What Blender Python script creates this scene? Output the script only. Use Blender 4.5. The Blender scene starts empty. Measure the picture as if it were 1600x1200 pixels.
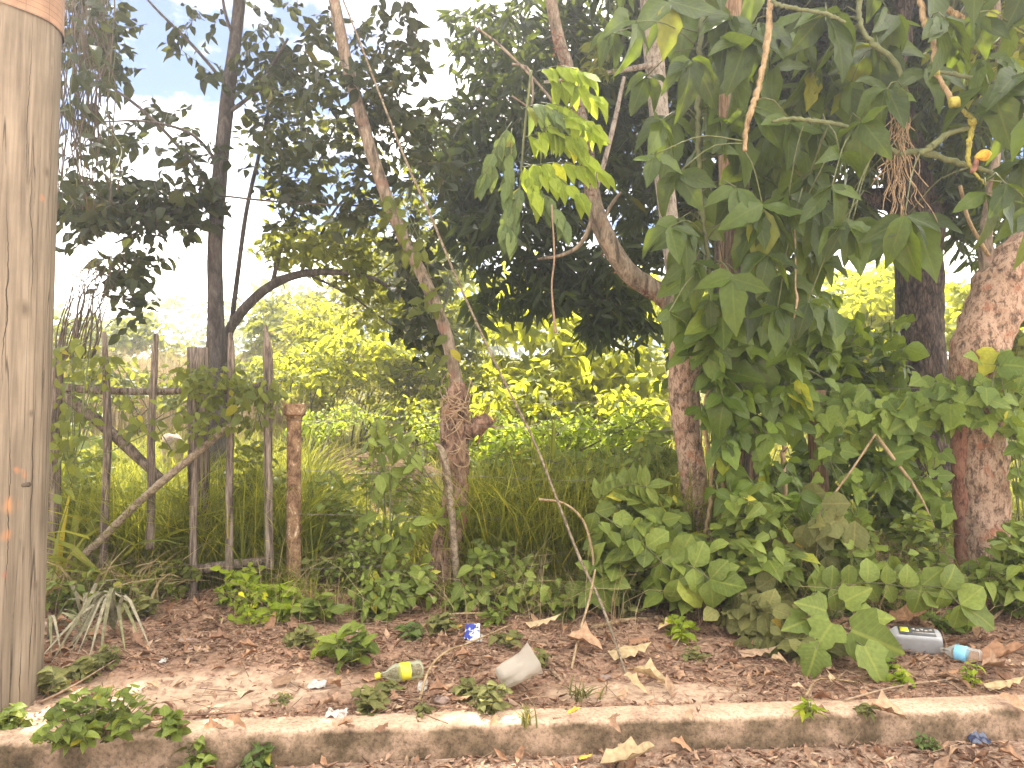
import bpy, math, random
import numpy as np
from mathutils import Matrix, Vector

random.seed(11)
rng = np.random.default_rng(11)
scene = bpy.context.scene
col = scene.collection
R = math.radians

# ------------------------------------------------------------------ camera, sky, sun, exposure
EYE = 1.5
PITCH = R(3.1)
F = 1150.0
cam_data = bpy.data.cameras.new('camera')
cam_data.sensor_width = 36.0
cam_data.lens = 36.0 * F / 1600.0
cam_data.clip_start = 0.05
cam_data.clip_end = 3000.0
cam = bpy.data.objects.new('camera', cam_data)
cam.location = (0, 0, EYE)
cam.rotation_euler = (math.pi / 2 + PITCH, 0, 0)
col.objects.link(cam)
scene.camera = cam

SUN_EL, SUN_AZ = R(62), R(-8)
world = bpy.data.worlds.new('World')
scene.world = world
world.use_nodes = True
wn, wl = world.node_tree.nodes, world.node_tree.links
wn.clear()
w_out = wn.new('ShaderNodeOutputWorld')
w_bg = wn.new('ShaderNodeBackground')
w_bg.inputs['Strength'].default_value = 0.05
w_sky = wn.new('ShaderNodeTexSky')
w_sky.sky_type = 'NISHITA'
w_sky.sun_disc = False
w_sky.sun_elevation = SUN_EL
w_sky.sun_rotation = SUN_AZ
w_sky.dust_density = 0.3
w_sky.air_density = 0.5
w_geo = wn.new('ShaderNodeTexCoord')
w_sep = wn.new('ShaderNodeSeparateXYZ')
wl.new(w_geo.outputs['Generated'], w_sep.inputs[0])
w_add = wn.new('ShaderNodeMath'); w_add.operation = 'ADD'; w_add.inputs[1].default_value = 0.35
w_max = wn.new('ShaderNodeMath'); w_max.operation = 'MAXIMUM'; w_max.inputs[1].default_value = 0.0
wl.new(w_sep.outputs['Z'], w_max.inputs[0]); wl.new(w_max.outputs[0], w_add.inputs[0])
w_dx = wn.new('ShaderNodeMath'); w_dx.operation = 'DIVIDE'
w_dy = wn.new('ShaderNodeMath'); w_dy.operation = 'DIVIDE'
wl.new(w_sep.outputs['X'], w_dx.inputs[0]); wl.new(w_add.outputs[0], w_dx.inputs[1])
wl.new(w_sep.outputs['Y'], w_dy.inputs[0]); wl.new(w_add.outputs[0], w_dy.inputs[1])
w_com = wn.new('ShaderNodeCombineXYZ')
wl.new(w_dx.outputs[0], w_com.inputs['X']); wl.new(w_dy.outputs[0], w_com.inputs['Y'])
w_noise = wn.new('ShaderNodeTexNoise')
w_noise.inputs['Scale'].default_value = 1.5
w_noise.inputs['Detail'].default_value = 7.0
w_noise.inputs['Roughness'].default_value = 0.55
w_map = wn.new('ShaderNodeMapping'); w_map.inputs['Location'].default_value = (0.0, 0.0, 0)
wl.new(w_com.outputs[0], w_map.inputs[0]); wl.new(w_map.outputs[0], w_noise.inputs['Vector'])
w_ramp = wn.new('ShaderNodeValToRGB')
w_ramp.color_ramp.elements[0].position = 0.44
w_ramp.color_ramp.elements[1].position = 0.56
wl.new(w_noise.outputs['Fac'], w_ramp.inputs[0])
w_mix = wn.new('ShaderNodeMixRGB')
w_mix.inputs['Color2'].default_value = (23, 21.6, 20, 1)
wl.new(w_ramp.outputs[0], w_mix.inputs['Fac'])
wl.new(w_sky.outputs[0], w_mix.inputs['Color1'])
wl.new(w_mix.outputs[0], w_bg.inputs['Color'])
wl.new(w_bg.outputs[0], w_out.inputs['Surface'])

sun_data = bpy.data.lights.new('sun', 'SUN')
sun_data.energy = 3.3
sun_data.angle = R(0.53)
sun_data.color = (1.0, 0.94, 0.84)
sun = bpy.data.objects.new('sun', sun_data)
sun_dir = Vector((math.sin(SUN_AZ) * math.cos(SUN_EL), math.cos(SUN_AZ) * math.cos(SUN_EL), math.sin(SUN_EL)))
sun.rotation_euler = sun_dir.to_track_quat('Z', 'Y').to_euler()
sun.location = (0, 0, 30)
col.objects.link(sun)

scene.view_settings.view_transform = 'Standard'
scene.view_settings.look = 'None'
scene.view_settings.gamma = 1.0
scene.view_settings.use_curve_mapping = False
scene.view_settings.exposure = 2.52
scene.render.film_transparent = False
cy = scene.cycles
cy.max_bounces = 7
cy.diffuse_bounces = 4
cy.glossy_bounces = 2
cy.transmission_bounces = 5
cy.transparent_max_bounces = 8
cy.sample_clamp_indirect = 8.0
cy.caustics_reflective = False
cy.caustics_refractive = False
cy.use_denoising = True

# ------------------------------------------------------------------ terrain and pixel helpers
KA = R(4.7)
KC, KS = math.cos(KA), math.sin(KA)
K0 = 3.38
FAR = dict()


def vnoise(x, y, seed=0):
    x = np.asarray(x, float); y = np.asarray(y, float)
    xi = np.floor(x).astype(np.int64); yi = np.floor(y).astype(np.int64)
    fx = x - xi; fy = y - yi
    fx = fx * fx * (3 - 2 * fx); fy = fy * fy * (3 - 2 * fy)

    def h(a, b):
        n = (a * 374761393 + b * 668265263 + seed * 974634777) & 0x7fffffff
        n = ((n ^ (n >> 13)) * 1274126177) & 0x7fffffff
        return ((n ^ (n >> 16)) & 0xffff) / 65535.0
    a = h(xi, yi); b = h(xi + 1, yi); c = h(xi, yi + 1); d = h(xi + 1, yi + 1)
    return (a * (1 - fx) + b * fx) * (1 - fy) + (c * (1 - fx) + d * fx) * fy - 0.5


def st(x, y):
    return np.asarray(x) * KC + (np.asarray(y) - K0) * KS, (np.asarray(y) - K0) * KC - np.asarray(x) * KS


def xy(s, t):
    return np.asarray(s) * KC - np.asarray(t) * KS, K0 + np.asarray(s) * KS + np.asarray(t) * KC


def gz(x, y):
    s, t = st(x, y)
    v = np.clip(t - 0.19, 0, 2.1)
    z = 0.125 + 0.095 * v
    far = np.clip(t - 2.3, 0, 46)
    z = z + 0.095 * far + 0.0006 * far ** 2
    z = z + np.clip(far / 3, 0, 1) * (0.25 * vnoise(s * 0.35, t * 0.35, 3) + 0.1 * vnoise(s, t, 4))
    near = np.clip((t - 0.19) / 0.3, 0, 1)
    z = z + near * (0.05 * vnoise(s * 2.2, t * 2.2, 1) + 0.03 * vnoise(s * 6, t * 6, 2))
    # bank of bare earth in the field
    q = np.exp(-(((np.asarray(x) + 1.75) / 1.0) ** 2 + ((np.asarray(y) - 9.3) / 0.75) ** 2) ** 2)
    z = z + 0.5 * q * (1 + 0.5 * vnoise(s * 3, t * 3, 5))
    return np.where(t < 0.08, -0.12, z)


def ray(px, py):
    a, b = (px - 800.0), (600.0 - py)
    return (a, F * math.cos(PITCH) - b * math.sin(PITCH), F * math.sin(PITCH) + b * math.cos(PITCH))


def W(px, py, Y):
    d = ray(px, py)
    k = Y / d[1]
    return np.array([d[0] * k, Y, EYE + d[2] * k])


def G(px, py, up=0.0):
    d = ray(px, py)
    lo, hi = 2.2, 60.0
    Y = lo
    while Y < hi:
        p = W(px, py, Y)
        h = float(gz(p[0], p[1]))
        if float(st(p[0], p[1])[1]) < 0.0:
            h = 0.0
        elif float(st(p[0], p[1])[1]) < 0.19:
            h = 0.15
        if p[2] <= h + up:
            break
        Y += 0.01
    p[2] = h
    return p


def px_m(px, Y):
    return px * Y / F


# ------------------------------------------------------------------ mesh helpers
class MB:
    def __init__(self):
        self.V, self.Q, self.T, self.UV = [], [], [], []
        self.n = 0

    def add(self, V, Q=None, T=None, UV=None):
        V = np.asarray(V, float).reshape(-1, 3)
        self.V.append(V)
        if Q is not None and len(Q):
            self.Q.append(np.asarray(Q, np.int64).reshape(-1, 4) + self.n)
        if T is not None and len(T):
            self.T.append(np.asarray(T, np.int64).reshape(-1, 3) + self.n)
        self.UV.append(np.zeros((len(V), 2)) if UV is None else np.asarray(UV, float).reshape(-1, 2))
        self.n += len(V)
        return self

    def mesh(self, name, mat, base=(0, 0, 0), smooth=True):
        V = np.concatenate(self.V) - np.asarray(base, float)
        Q = np.concatenate(self.Q) if self.Q else np.zeros((0, 4), np.int64)
        T = np.concatenate(self.T) if self.T else np.zeros((0, 3), np.int64)
        UV = np.concatenate(self.UV)
        me = bpy.data.meshes.new(name)
        me.vertices.add(len(V))
        me.vertices.foreach_set('co', V.astype(np.float32).ravel())
        loops = np.concatenate([Q.ravel(), T.ravel()]).astype(np.int32)
        me.loops.add(len(loops))
        me.loops.foreach_set('vertex_index', loops)
        npoly = len(Q) + len(T)
        me.polygons.add(npoly)
        tot = np.concatenate([np.full(len(Q), 4), np.full(len(T), 3)]).astype(np.int32)
        start = np.concatenate([[0], np.cumsum(tot)[:-1]]).astype(np.int32)
        me.polygons.foreach_set('loop_start', start)
        me.polygons.foreach_set('loop_total', tot)
        uvl = me.uv_layers.new(name='UVMap')
        uvl.data.foreach_set('uv', UV[loops].astype(np.float32).ravel())
        if smooth:
            me.polygons.foreach_set('use_smooth', np.ones(npoly, bool))
        me.materials.append(mat)
        me.update(calc_edges=True)
        return me

    def obj(self, name, mat, parent=None, smooth=True):
        base = root_loc(parent)
        o = bpy.data.objects.new(name, self.mesh(name, mat, base, smooth))
        col.objects.link(o)
        if parent is not None:
            o.parent = parent
        return o


ROOTS = {}


def root_loc(o):
    if o is None:
        return np.zeros(3)
    p = o
    while p.parent is not None:
        p = p.parent
    return np.array(p.location)


def thing(name, label, cat, base, group=None):
    o = bpy.data.objects.new(name, None)
    o.empty_display_size = 0.1
    o.location = tuple(float(v) for v in base)
    col.objects.link(o)
    o['label'] = label
    o['category'] = cat
    if group:
        o['group'] = group
    return o


def tag(o, label=None, cat=None, group=None, kind=None):
    if label: o['label'] = label
    if cat: o['category'] = cat
    if group: o['group'] = group
    if kind: o['kind'] = kind
    return o


def unit(v):
    v = np.asarray(v, float)
    return v / np.maximum(np.linalg.norm(v, axis=-1, keepdims=True), 1e-9)


def spline(P, n):
    P = np.asarray(P, float)
    if len(P) < 3:
        u = np.linspace(0, 1, n)[:, None]
        return P[0] * (1 - u) + P[-1] * u
    seg = np.linalg.norm(np.diff(P[:, :3], axis=0), axis=1)
    cum = np.concatenate([[0], np.cumsum(seg)])
    E = np.concatenate([[2 * P[0] - P[1]], P, [2 * P[-1] - P[-2]]])
    out = []
    for d in np.linspace(0, cum[-1], n):
        i = min(int(np.searchsorted(cum, d, side='right') - 1), len(P) - 2)
        t = (d - cum[i]) / max(seg[i], 1e-9)
        a, b, c, e = E[i], E[i + 1], E[i + 2], E[i + 3]
        out.append(0.5 * ((2 * b) + (-a + c) * t + (2 * a - 5 * b + 4 * c - e) * t * t + (-a + 3 * b - 3 * c + e) * t ** 3))
    return np.array(out)


def tube(mb, P, rad, sides=8, step=0.06, lump=0.0, seed=0, cap=True, nmin=3, lscale=4.0):
    """round limb along P with radii rad, lumps grown into it, closed at both ends"""
    P = np.asarray(P, float)
    rad = np.broadcast_to(np.asarray(rad, float), (len(P),))
    L = np.linalg.norm(np.diff(P, axis=0), axis=1).sum()
    n = max(nmin, int(L / step) + 1, len(P))
    X = spline(np.concatenate([P, rad[:, None]], axis=1), n)
    C, r = X[:, :3], np.maximum(X[:, 3], 0.0004)
    T = unit(np.gradient(C, axis=0))
    a = np.array([1.0, 0, 0]) if abs(T[0][0]) < 0.8 else np.array([0, 1.0, 0])
    N = [unit(a - T[0] * np.dot(a, T[0]))]
    for i in range(1, n):
        v = N[-1] - T[i] * np.dot(N[-1], T[i])
        N.append(unit(v))
    N = np.array(N)
    B = np.cross(T, N)
    th = np.linspace(0, 2 * math.pi, sides, endpoint=False)
    cs, sn = np.cos(th), np.sin(th)
    D = N[:, None, :] * cs[None, :, None] + B[:, None, :] * sn[None, :, None]
    rr = np.repeat(r[:, None], sides, axis=1)
    length = np.concatenate([[0], np.cumsum(np.linalg.norm(np.diff(C, axis=0), axis=1))])
    if lump:
        q = C[:, None, :] + D * r[:, None, None]
        nz = vnoise(q[..., 0] * lscale * 2 + q[..., 1] * lscale, q[..., 2] * lscale + seed * 7.3, seed)
        nz += 0.5 * vnoise(q[..., 0] * lscale * 5 + q[..., 1] * lscale * 3, q[..., 2] * lscale * 3.1 + 5, seed + 1)
        nz += 0.3 * vnoise(th[None, :] * 2.5 + length[:, None] * 2, length[:, None] * lscale * 5, seed + 2)
        rr = rr * (1 + lump * nz)
    V = (C[:, None, :] + D * rr[..., None]).reshape(-1, 3)
    i = np.arange(n - 1)[:, None] * sides
    j = np.arange(sides)[None, :]
    j2 = (j + 1) % sides
    Q = np.stack([i + j, i + j2, i + sides + j2, i + sides + j], axis=-1).reshape(-1, 4)
    UV = np.stack([np.repeat(np.abs(np.linspace(-1, 1, sides, endpoint=False))[None, :], n, 0), np.repeat(length[:, None], sides, 1)], -1).reshape(-1, 2)
    Tt = []
    if cap:
        V = np.concatenate([V, [C[0]], [C[-1]]])
        UV = np.concatenate([UV, [[0, 0]], [[0, length[-1]]]])
        k0, k1 = n * sides, n * sides + 1
        for q in range(sides):
            Tt.append((k0, (q + 1) % sides, q))
            Tt.append((k1, (n - 1) * sides + q, (n - 1) * sides + (q + 1) % sides))
    mb.add(V, Q, Tt, UV)
    return C, r


def box(mb, c, h, rot=None, jitter=0.0):
    s = np.array([[-1, -1, -1], [1, -1, -1], [1, 1, -1], [-1, 1, -1], [-1, -1, 1], [1, -1, 1], [1, 1, 1], [-1, 1, 1]], float)
    V = s * np.asarray(h)
    if jitter:
        V = V + rng.normal(0, jitter, V.shape)
    if rot is not None:
        V = V @ np.array(rot.to_matrix()).T
    mb.add(V + np.asarray(c), [(0, 3, 2, 1), (4, 5, 6, 7), (0, 1, 5, 4), (1, 2, 6, 5), (2, 3, 7, 6), (3, 0, 4, 7)])


def sticks(mb, A, B, r0, r1=None):
    """many thin three-sided twigs from A to B"""
    A = np.asarray(A, float).reshape(-1, 3); B = np.asarray(B, float).reshape(-1, 3)
    n = len(A)
    if n == 0:
        return
    r0 = np.broadcast_to(np.asarray(r0, float), (n,)); r1 = r0 * 0.6 if r1 is None else np.broadcast_to(np.asarray(r1, float), (n,))
    d = unit(B - A)
    a = np.where(np.abs(d[:, 2:3]) < 0.9, np.array([[0, 0, 1.0]]), np.array([[1.0, 0, 0]]))
    u = unit(np.cross(d, a)); v = np.cross(d, u)
    V = np.zeros((n, 6, 3))
    for k in range(3):
        c, s = math.cos(k * 2.094), math.sin(k * 2.094)
        V[:, k] = A + (u * c + v * s) * r0[:, None]
        V[:, 3 + k] = B + (u * c + v * s) * r1[:, None]
    o = (np.arange(n) * 6)[:, None, None]
    Q = np.array([[0, 1, 4, 3], [1, 2, 5, 4], [2, 0, 3, 5]])[None] + o
    UV = np.tile(np.array([[0, 0], [.5, 0], [1, 0], [0, 1], [.5, 1], [1, 1]]), (n, 1, 1))
    mb.add(V.reshape(-1, 3), Q.reshape(-1, 4), None, UV.reshape(-1, 2))


# ------------------------------------------------------------------ leaf shapes
def leaf_shape(kind, rows, curl=0.15, fold=0.25, wave=0.0, seed=0):
    prof = {
        'ovate': lambda v: 0.27 * np.sin(np.pi * v ** 0.80) ** 0.85 * (1 - 0.25 * v ** 3),
        'broad': lambda v: 0.36 * np.sin(np.pi * v ** 0.72) ** 0.8,
        'round': lambda v: 0.40 * np.sin(np.pi * v ** 0.9) ** 0.6,
        'lance': lambda v: 0.115 * np.sin(np.pi * v ** 0.85) ** 0.8,
        'leaflet': lambda v: 0.23 * np.sin(np.pi * v ** 0.78) ** 0.9 * (1 - 0.35 * v ** 4),
        'heart': lambda v: 0.44 * np.sin(np.pi * (0.10 + 0.90 * v) ** 0.66) ** 0.85,
        'strap': lambda v: 0.09 * (1 - v ** 3) * np.clip(v * 12 + 0.6, 0, 1),
        'withered': lambda v: 0.2 * np.sin(np.pi * v ** 0.8) ** 0.8 * (1 + 0.25 * np.sin(v * 17)),
    }[kind]
    r = random.Random(seed)
    v = np.linspace(0, 1, rows + 2)
    V, UV = [], []
    for i, t in enumerate(v):
        w = float(prof(np.array(min(max(t, 0.0), 1.0))))
        zc = -curl * t * t
        yc = t * (1 - 0.25 * abs(curl) * t)
        if i == 0 or i == rows + 1:
            V.append((0, yc, zc)); UV.append((0.5, t))
        else:
            w1 = w * (1 + wave * r.uniform(-1, 1)); w2 = w * (1 + wave * r.uniform(-1, 1))
            f1 = fold + wave * r.uniform(-.8, .8); f2 = fold + wave * r.uniform(-.8, .8)
            yb = -0.10 * math.sin(t * math.pi) if kind == 'heart' and i == 1 else 0
            V += [(-w1, yc + yb, zc + f1 * w1), (0, yc, zc), (w2, yc + yb, zc + f2 * w2)]
            UV += [(0.0, t), (0.5, t), (1.0, t)]
    Q, T = [], []
    T += [(0, 2, 1), (0, 3, 2)]
    for i in range(rows - 1):
        a = 1 + 3 * i; b = a + 3
        Q += [(a, a + 1, b + 1, b), (a + 1, a + 2, b + 2, b + 1)]
    a = 1 + 3 * (rows - 1); e = a + 3
    T += [(a, a + 1, e), (a + 1, a + 2, e)]
    return np.array(V), np.array(Q).reshape(-1, 4), np.array(T), np.array(UV)


def lobed_shape(seed=0, curl=0.12):
    r = random.Random(seed)
    pts = [(0, 0), (0.20, -0.10), (0.42, 0.02), (0.52, 0.28), (0.34, 0.40), (0.30, 0.55), (0.16, 0.78), (0, 1.0), (-0.16, 0.78), (-0.30, 0.55), (-0.34, 0.40), (-0.52, 0.28), (-0.42, 0.02), (-0.20, -0.10)]
    V = [(0, 0.34, 0.0)]; UV = [(0.5, 0.34)]
    for x, y in pts:
        x *= r.uniform(.92, 1.08)
        V.append((x, y, 0.16 * abs(x) - curl * y * y + r.uniform(-.03, .03))); UV.append((0.5 + x, y))
    n = len(pts)
    T = [(0, 1 + i, 1 + (i + 1) % n) for i in range(n)]
    return np.array(V), np.zeros((0, 4), int), np.array(T)[:, ::-1] if False else np.array(T), np.array(UV)


_shape = {}


def shape(kind, rows, var=0):
    k = (kind, rows, var)
    if k not in _shape:
        if kind == 'lobed':
            _shape[k] = lobed_shape(var, 0.06 + 0.10 * var)
        elif kind == 'drygrey' or kind == 'withered':
            _shape[k] = leaf_shape('withered', rows, curl=[-.35, .5, -.15, .25][var % 4], fold=[.9, .5, -.4, 1.2][var % 4], wave=.35, seed=var)
        else:
            _shape[k] = leaf_shape(kind, rows, curl=[.10, .28, .18, .42, .62, -.12, .5, .3][var % 8], fold=[.30, .18, .42, .25, .55, .12, .75, -.1][var % 8], wave=.17 if rows > 2 else 0.06, seed=var + 3)
    return _shape[k]


def frame(d, nrm):
    d = unit(d)
    n = np.asarray(nrm, float)
    n = unit(n - d * (n * d).sum(-1, keepdims=True))
    return d, n, np.cross(d, n)


def leaves_mb(mb, kind, rows, pos, d, nrm, size, var=None, wid=1.0):
    pos = np.asarray(pos, float).reshape(-1, 3)
    n = len(pos)
    if n == 0:
        return
    d, nn, side = frame(np.asarray(d).reshape(-1, 3), np.asarray(nrm).reshape(-1, 3))
    size = np.broadcast_to(np.asarray(size, float), (n,))
    nv = 4 if var is None else var
    which = rng.integers(0, nv, n)
    for k in range(nv):
        m = which == k
        if not m.any():
            continue
        V, Q, T, UV = shape(kind, rows, k)
        P = pos[m][:, None, :] + size[m][:, None, None] * (V[None, :, 0:1] * wid * side[m][:, None, :] + V[None, :, 1:2] * d[m][:, None, :] + V[None, :, 2:3] * nn[m][:, None, :])
        c = int(m.sum())
        off = (np.arange(c) * len(V))[:, None, None]
        mb.add(P.reshape(-1, 3), (Q[None] + off).reshape(-1, 4) if len(Q) else None, (T[None] + off).reshape(-1, 3), np.tile(UV, (c, 1)))


_leafmesh = {}


def leaf_data(kind, mat, var, rows=4):
    k = (kind, mat.name, var, rows)
    if k not in _leafmesh:
        V, Q, T, UV = shape(kind, rows, var)
        _leafmesh[k] = MB().add(V, Q, T, UV).mesh('leaf', mat)
    return _leafmesh[k]


N_OBJ = [0]


def put_leaves(root, kind, mat, pos, d, nrm, size, cap=150, min_px=10, name='leaf', rest='foliage', rows=4, rest_rows=2, parent=None, wid=1.0):
    """leaves that show large become objects of their own; the others stay real geometry in one part"""
    pos = np.asarray(pos, float).reshape(-1, 3)
    n = len(pos)
    if n == 0:
        return
    parent = parent or root
    base = root_loc(parent)
    d, nn, side = frame(np.broadcast_to(d, pos.shape), np.broadcast_to(nrm, pos.shape))
    size = np.broadcast_to(np.asarray(size, float), (n,)).copy()
    rel = pos - np.array([0, 0, EYE])
    depth = rel[:, 1] * math.cos(PITCH) + rel[:, 2] * math.sin(PITCH)
    upc = -rel[:, 1] * math.sin(PITCH) + rel[:, 2] * math.cos(PITCH)
    px = 800 + F * rel[:, 0] / np.maximum(depth, .1)
    py = 600 - F * upc / np.maximum(depth, .1)
    inside = (depth > .3) & (px > -30) & (px < 1630) & (py > -30) & (py < 1230)
    big = size * F / np.maximum(depth, .1)
    score = np.where(inside & (big >= min_px), big * np.exp(-0.35 * depth), -1)
    order = np.argsort(-score)
    pick = order[:cap]
    pick = pick[score[pick] > 0]
    mask = np.ones(n, bool)
    for i in pick:
        mask[i] = False
        o = bpy.data.objects.new(name, leaf_data(kind, mat, int(rng.integers(0, 3 if kind == 'lobed' else 8)), rows))
        s = size[i]
        M = Matrix(((side[i][0] * s * wid, d[i][0] * s, nn[i][0] * s, pos[i][0] - base[0]),
                    (side[i][1] * s * wid, d[i][1] * s, nn[i][1] * s, pos[i][1] - base[1]),
                    (side[i][2] * s * wid, d[i][2] * s, nn[i][2] * s, pos[i][2] - base[2]),
                    (0, 0, 0, 1)))
        o.matrix_basis = M
        o.parent = parent
        col.objects.link(o)
        N_OBJ[0] += 1
    if mask.any():
        mb = MB()
        leaves_mb(mb, kind, rest_rows, pos[mask], d[mask], nn[mask], size[mask], wid=wid)
        o = mb.obj(rest, mat, parent)
        o['kind'] = 'stuff'


# ------------------------------------------------------------------ materials
def new_mat(name):
    m = bpy.data.materials.new(name)
    m.use_nodes = True
    m.node_tree.nodes.clear()
    nd, lk = m.node_tree.nodes, m.node_tree.links
    out = nd.new('ShaderNodeOutputMaterial')

    def N(t, **kw):
        n = nd.new(t)
        for k, v in kw.items():
            if hasattr(n, k):
                setattr(n, k, v)
            else:
                n.inputs[k.replace('_', ' ')].default_value = v
        return n
    return m, N, lk.new, out


def ramp(N, stops):
    r = N('ShaderNodeValToRGB')
    e = r.color_ramp.elements
    while len(e) < len(stops):
        e.new(0.5)
    for i, (p, c) in enumerate(stops):
        e[i].position = p
        e[i].color = (*c, 1) if len(c) == 3 else c
    return r


def g3(v):
    return (v, v, v)


def leaf_mat(name, dark, light, trans, fac=0.45, rough=0.45, spec=0.35, yellow=0.03, vein=0.5):
    m, N, L, out = new_mat(name)
    info = N('ShaderNodeObjectInfo'); geo = N('ShaderNodeNewGeometry')
    a = N('ShaderNodeMath', operation='ADD'); L(info.outputs['Random'], a.inputs[0]); L(geo.outputs['Random Per Island'], a.inputs[1])
    fr = N('ShaderNodeMath', operation='FRACT'); L(a.outputs[0], fr.inputs[0])
    yel = (min(1, light[0] * 2.3 + .04), light[1] * 1.65 + .02, light[2] * .9)
    r = ramp(N, [(0.0, dark), (0.55, tuple((p + q) / 2 for p, q in zip(dark, light))), (1 - yellow - .02, light), (1 - yellow + .001 if yellow else 1.0, yel)])
    L(fr.outputs[0], r.inputs[0])
    tc = N('ShaderNodeTexCoord')
    nz = N('ShaderNodeTexNoise', Scale=9.0, Detail=3.0); L(tc.outputs['Object'], nz.inputs['Vector'])
    nm = N('ShaderNodeMapRange'); nm.inputs[1].default_value = .3; nm.inputs[2].default_value = .7; nm.inputs[3].default_value = .75; nm.inputs[4].default_value = 1.25
    L(nz.outputs['Fac'], nm.inputs[0])
    mul = N('ShaderNodeMixRGB', blend_type='MULTIPLY'); mul.inputs['Fac'].default_value = 1
    L(r.outputs[0], mul.inputs[1]); L(nm.outputs[0], mul.inputs[2])
    sep = N('ShaderNodeSeparateXYZ'); L(tc.outputs['UV'], sep.inputs[0])
    s1 = N('ShaderNodeMath', operation='SUBTRACT'); s1.inputs[1].default_value = .5; L(sep.outputs['X'], s1.inputs[0])
    ab = N('ShaderNodeMath', operation='ABSOLUTE'); L(s1.outputs[0], ab.inputs[0])
    mid = N('ShaderNodeMapRange'); mid.inputs[1].default_value = .015; mid.inputs[2].default_value = .05; mid.inputs[3].default_value = 1; mid.inputs[4].default_value = 0
    L(ab.outputs[0], mid.inputs[0])
    # side veins: v*k - |u|*c
    mv = N('ShaderNodeMath', operation='MULTIPLY'); mv.inputs[1].default_value = 8.5; L(sep.outputs['Y'], mv.inputs[0])
    mu = N('ShaderNodeMath', operation='MULTIPLY'); mu.inputs[1].default_value = 4.5; L(ab.outputs[0], mu.inputs[0])
    sb = N('ShaderNodeMath', operation='SUBTRACT'); L(mv.outputs[0], sb.inputs[0]); L(mu.outputs[0], sb.inputs[1])
    pp = N('ShaderNodeMath', operation='PINGPONG'); pp.inputs[1].default_value = .5; L(sb.outputs[0], pp.inputs[0])
    sv = N('ShaderNodeMapRange'); sv.inputs[1].default_value = .0; sv.inputs[2].default_value = .10; sv.inputs[3].default_value = .6; sv.inputs[4].default_value = 0
    L(pp.outputs[0], sv.inputs[0])
    mx = N('ShaderNodeMath', operation='MAXIMUM'); L(mid.outputs[0], mx.inputs[0]); L(sv.outputs[0], mx.inputs[1])
    vf = N('ShaderNodeMath', operation='MULTIPLY'); vf.inputs[1].default_value = vein; L(mx.outputs[0], vf.inputs[0])
    veinc = N('ShaderNodeMixRGB'); L(vf.outputs[0], veinc.inputs['Fac']); L(mul.outputs[0], veinc.inputs[1])
    veinc.inputs[2].default_value = (min(1, light[0] * 1.9 + .03), min(1, light[1] * 1.6 + .03), light[2] * 1.5 + .01, 1)
    bn = N('ShaderNodeTexNoise', Scale=5.0, Detail=6.0, Roughness=.7); bo = N('ShaderNodeVectorMath', operation='ADD'); L(tc.outputs['UV'], bo.inputs[0]); bsc = N('ShaderNodeVectorMath', operation='SCALE'); bsc.inputs[0].default_value = (37, 91, 53); L(fr.outputs[0], bsc.inputs['Scale']); L(bsc.outputs[0], bo.inputs[1]); L(bo.outputs[0], bn.inputs['Vector'])
    bm = N('ShaderNodeMapRange'); bm.inputs[1].default_value = .66; bm.inputs[2].default_value = .70; bm.inputs[4].default_value = .85; L(bn.outputs['Fac'], bm.inputs[0])
    bl = N('ShaderNodeMixRGB'); L(bm.outputs[0], bl.inputs['Fac']); L(veinc.outputs[0], bl.inputs[1]); bl.inputs[2].default_value = (.16, .11, .035, 1)
    bs = N('ShaderNodeBsdfPrincipled', Roughness=rough)
    bs.inputs['Specular IOR Level'].default_value = spec
    L(bl.outputs[0], bs.inputs['Base Color'])
    bp = N('ShaderNodeBump', Strength=.35, Distance=.004); bp.invert = True
    L(pp.outputs[0], bp.inputs['Height']); bp.invert = False
    L(bp.outputs[0], bs.inputs['Normal'])
    tr = N('ShaderNodeBsdfTranslucent')
    tm = N('ShaderNodeMixRGB', blend_type='MULTIPLY'); tm.inputs['Fac'].default_value = 1; tm.inputs[1].default_value = (*trans, 1)
    tv = N('ShaderNodeMapRange'); tv.inputs[3].default_value = .6; tv.inputs[4].default_value = 1.2; L(fr.outputs[0], tv.inputs[0])
    L(tv.outputs[0], tm.inputs[2]); L(tm.outputs[0], tr.inputs['Color'])
    mix = N('ShaderNodeMixShader'); mix.inputs[0].default_value = fac
    L(bs.outputs[0], mix.inputs[1]); L(tr.outputs[0], mix.inputs[2])
    L(mix.outputs[0], out.inputs['Surface'])
    return m


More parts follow.
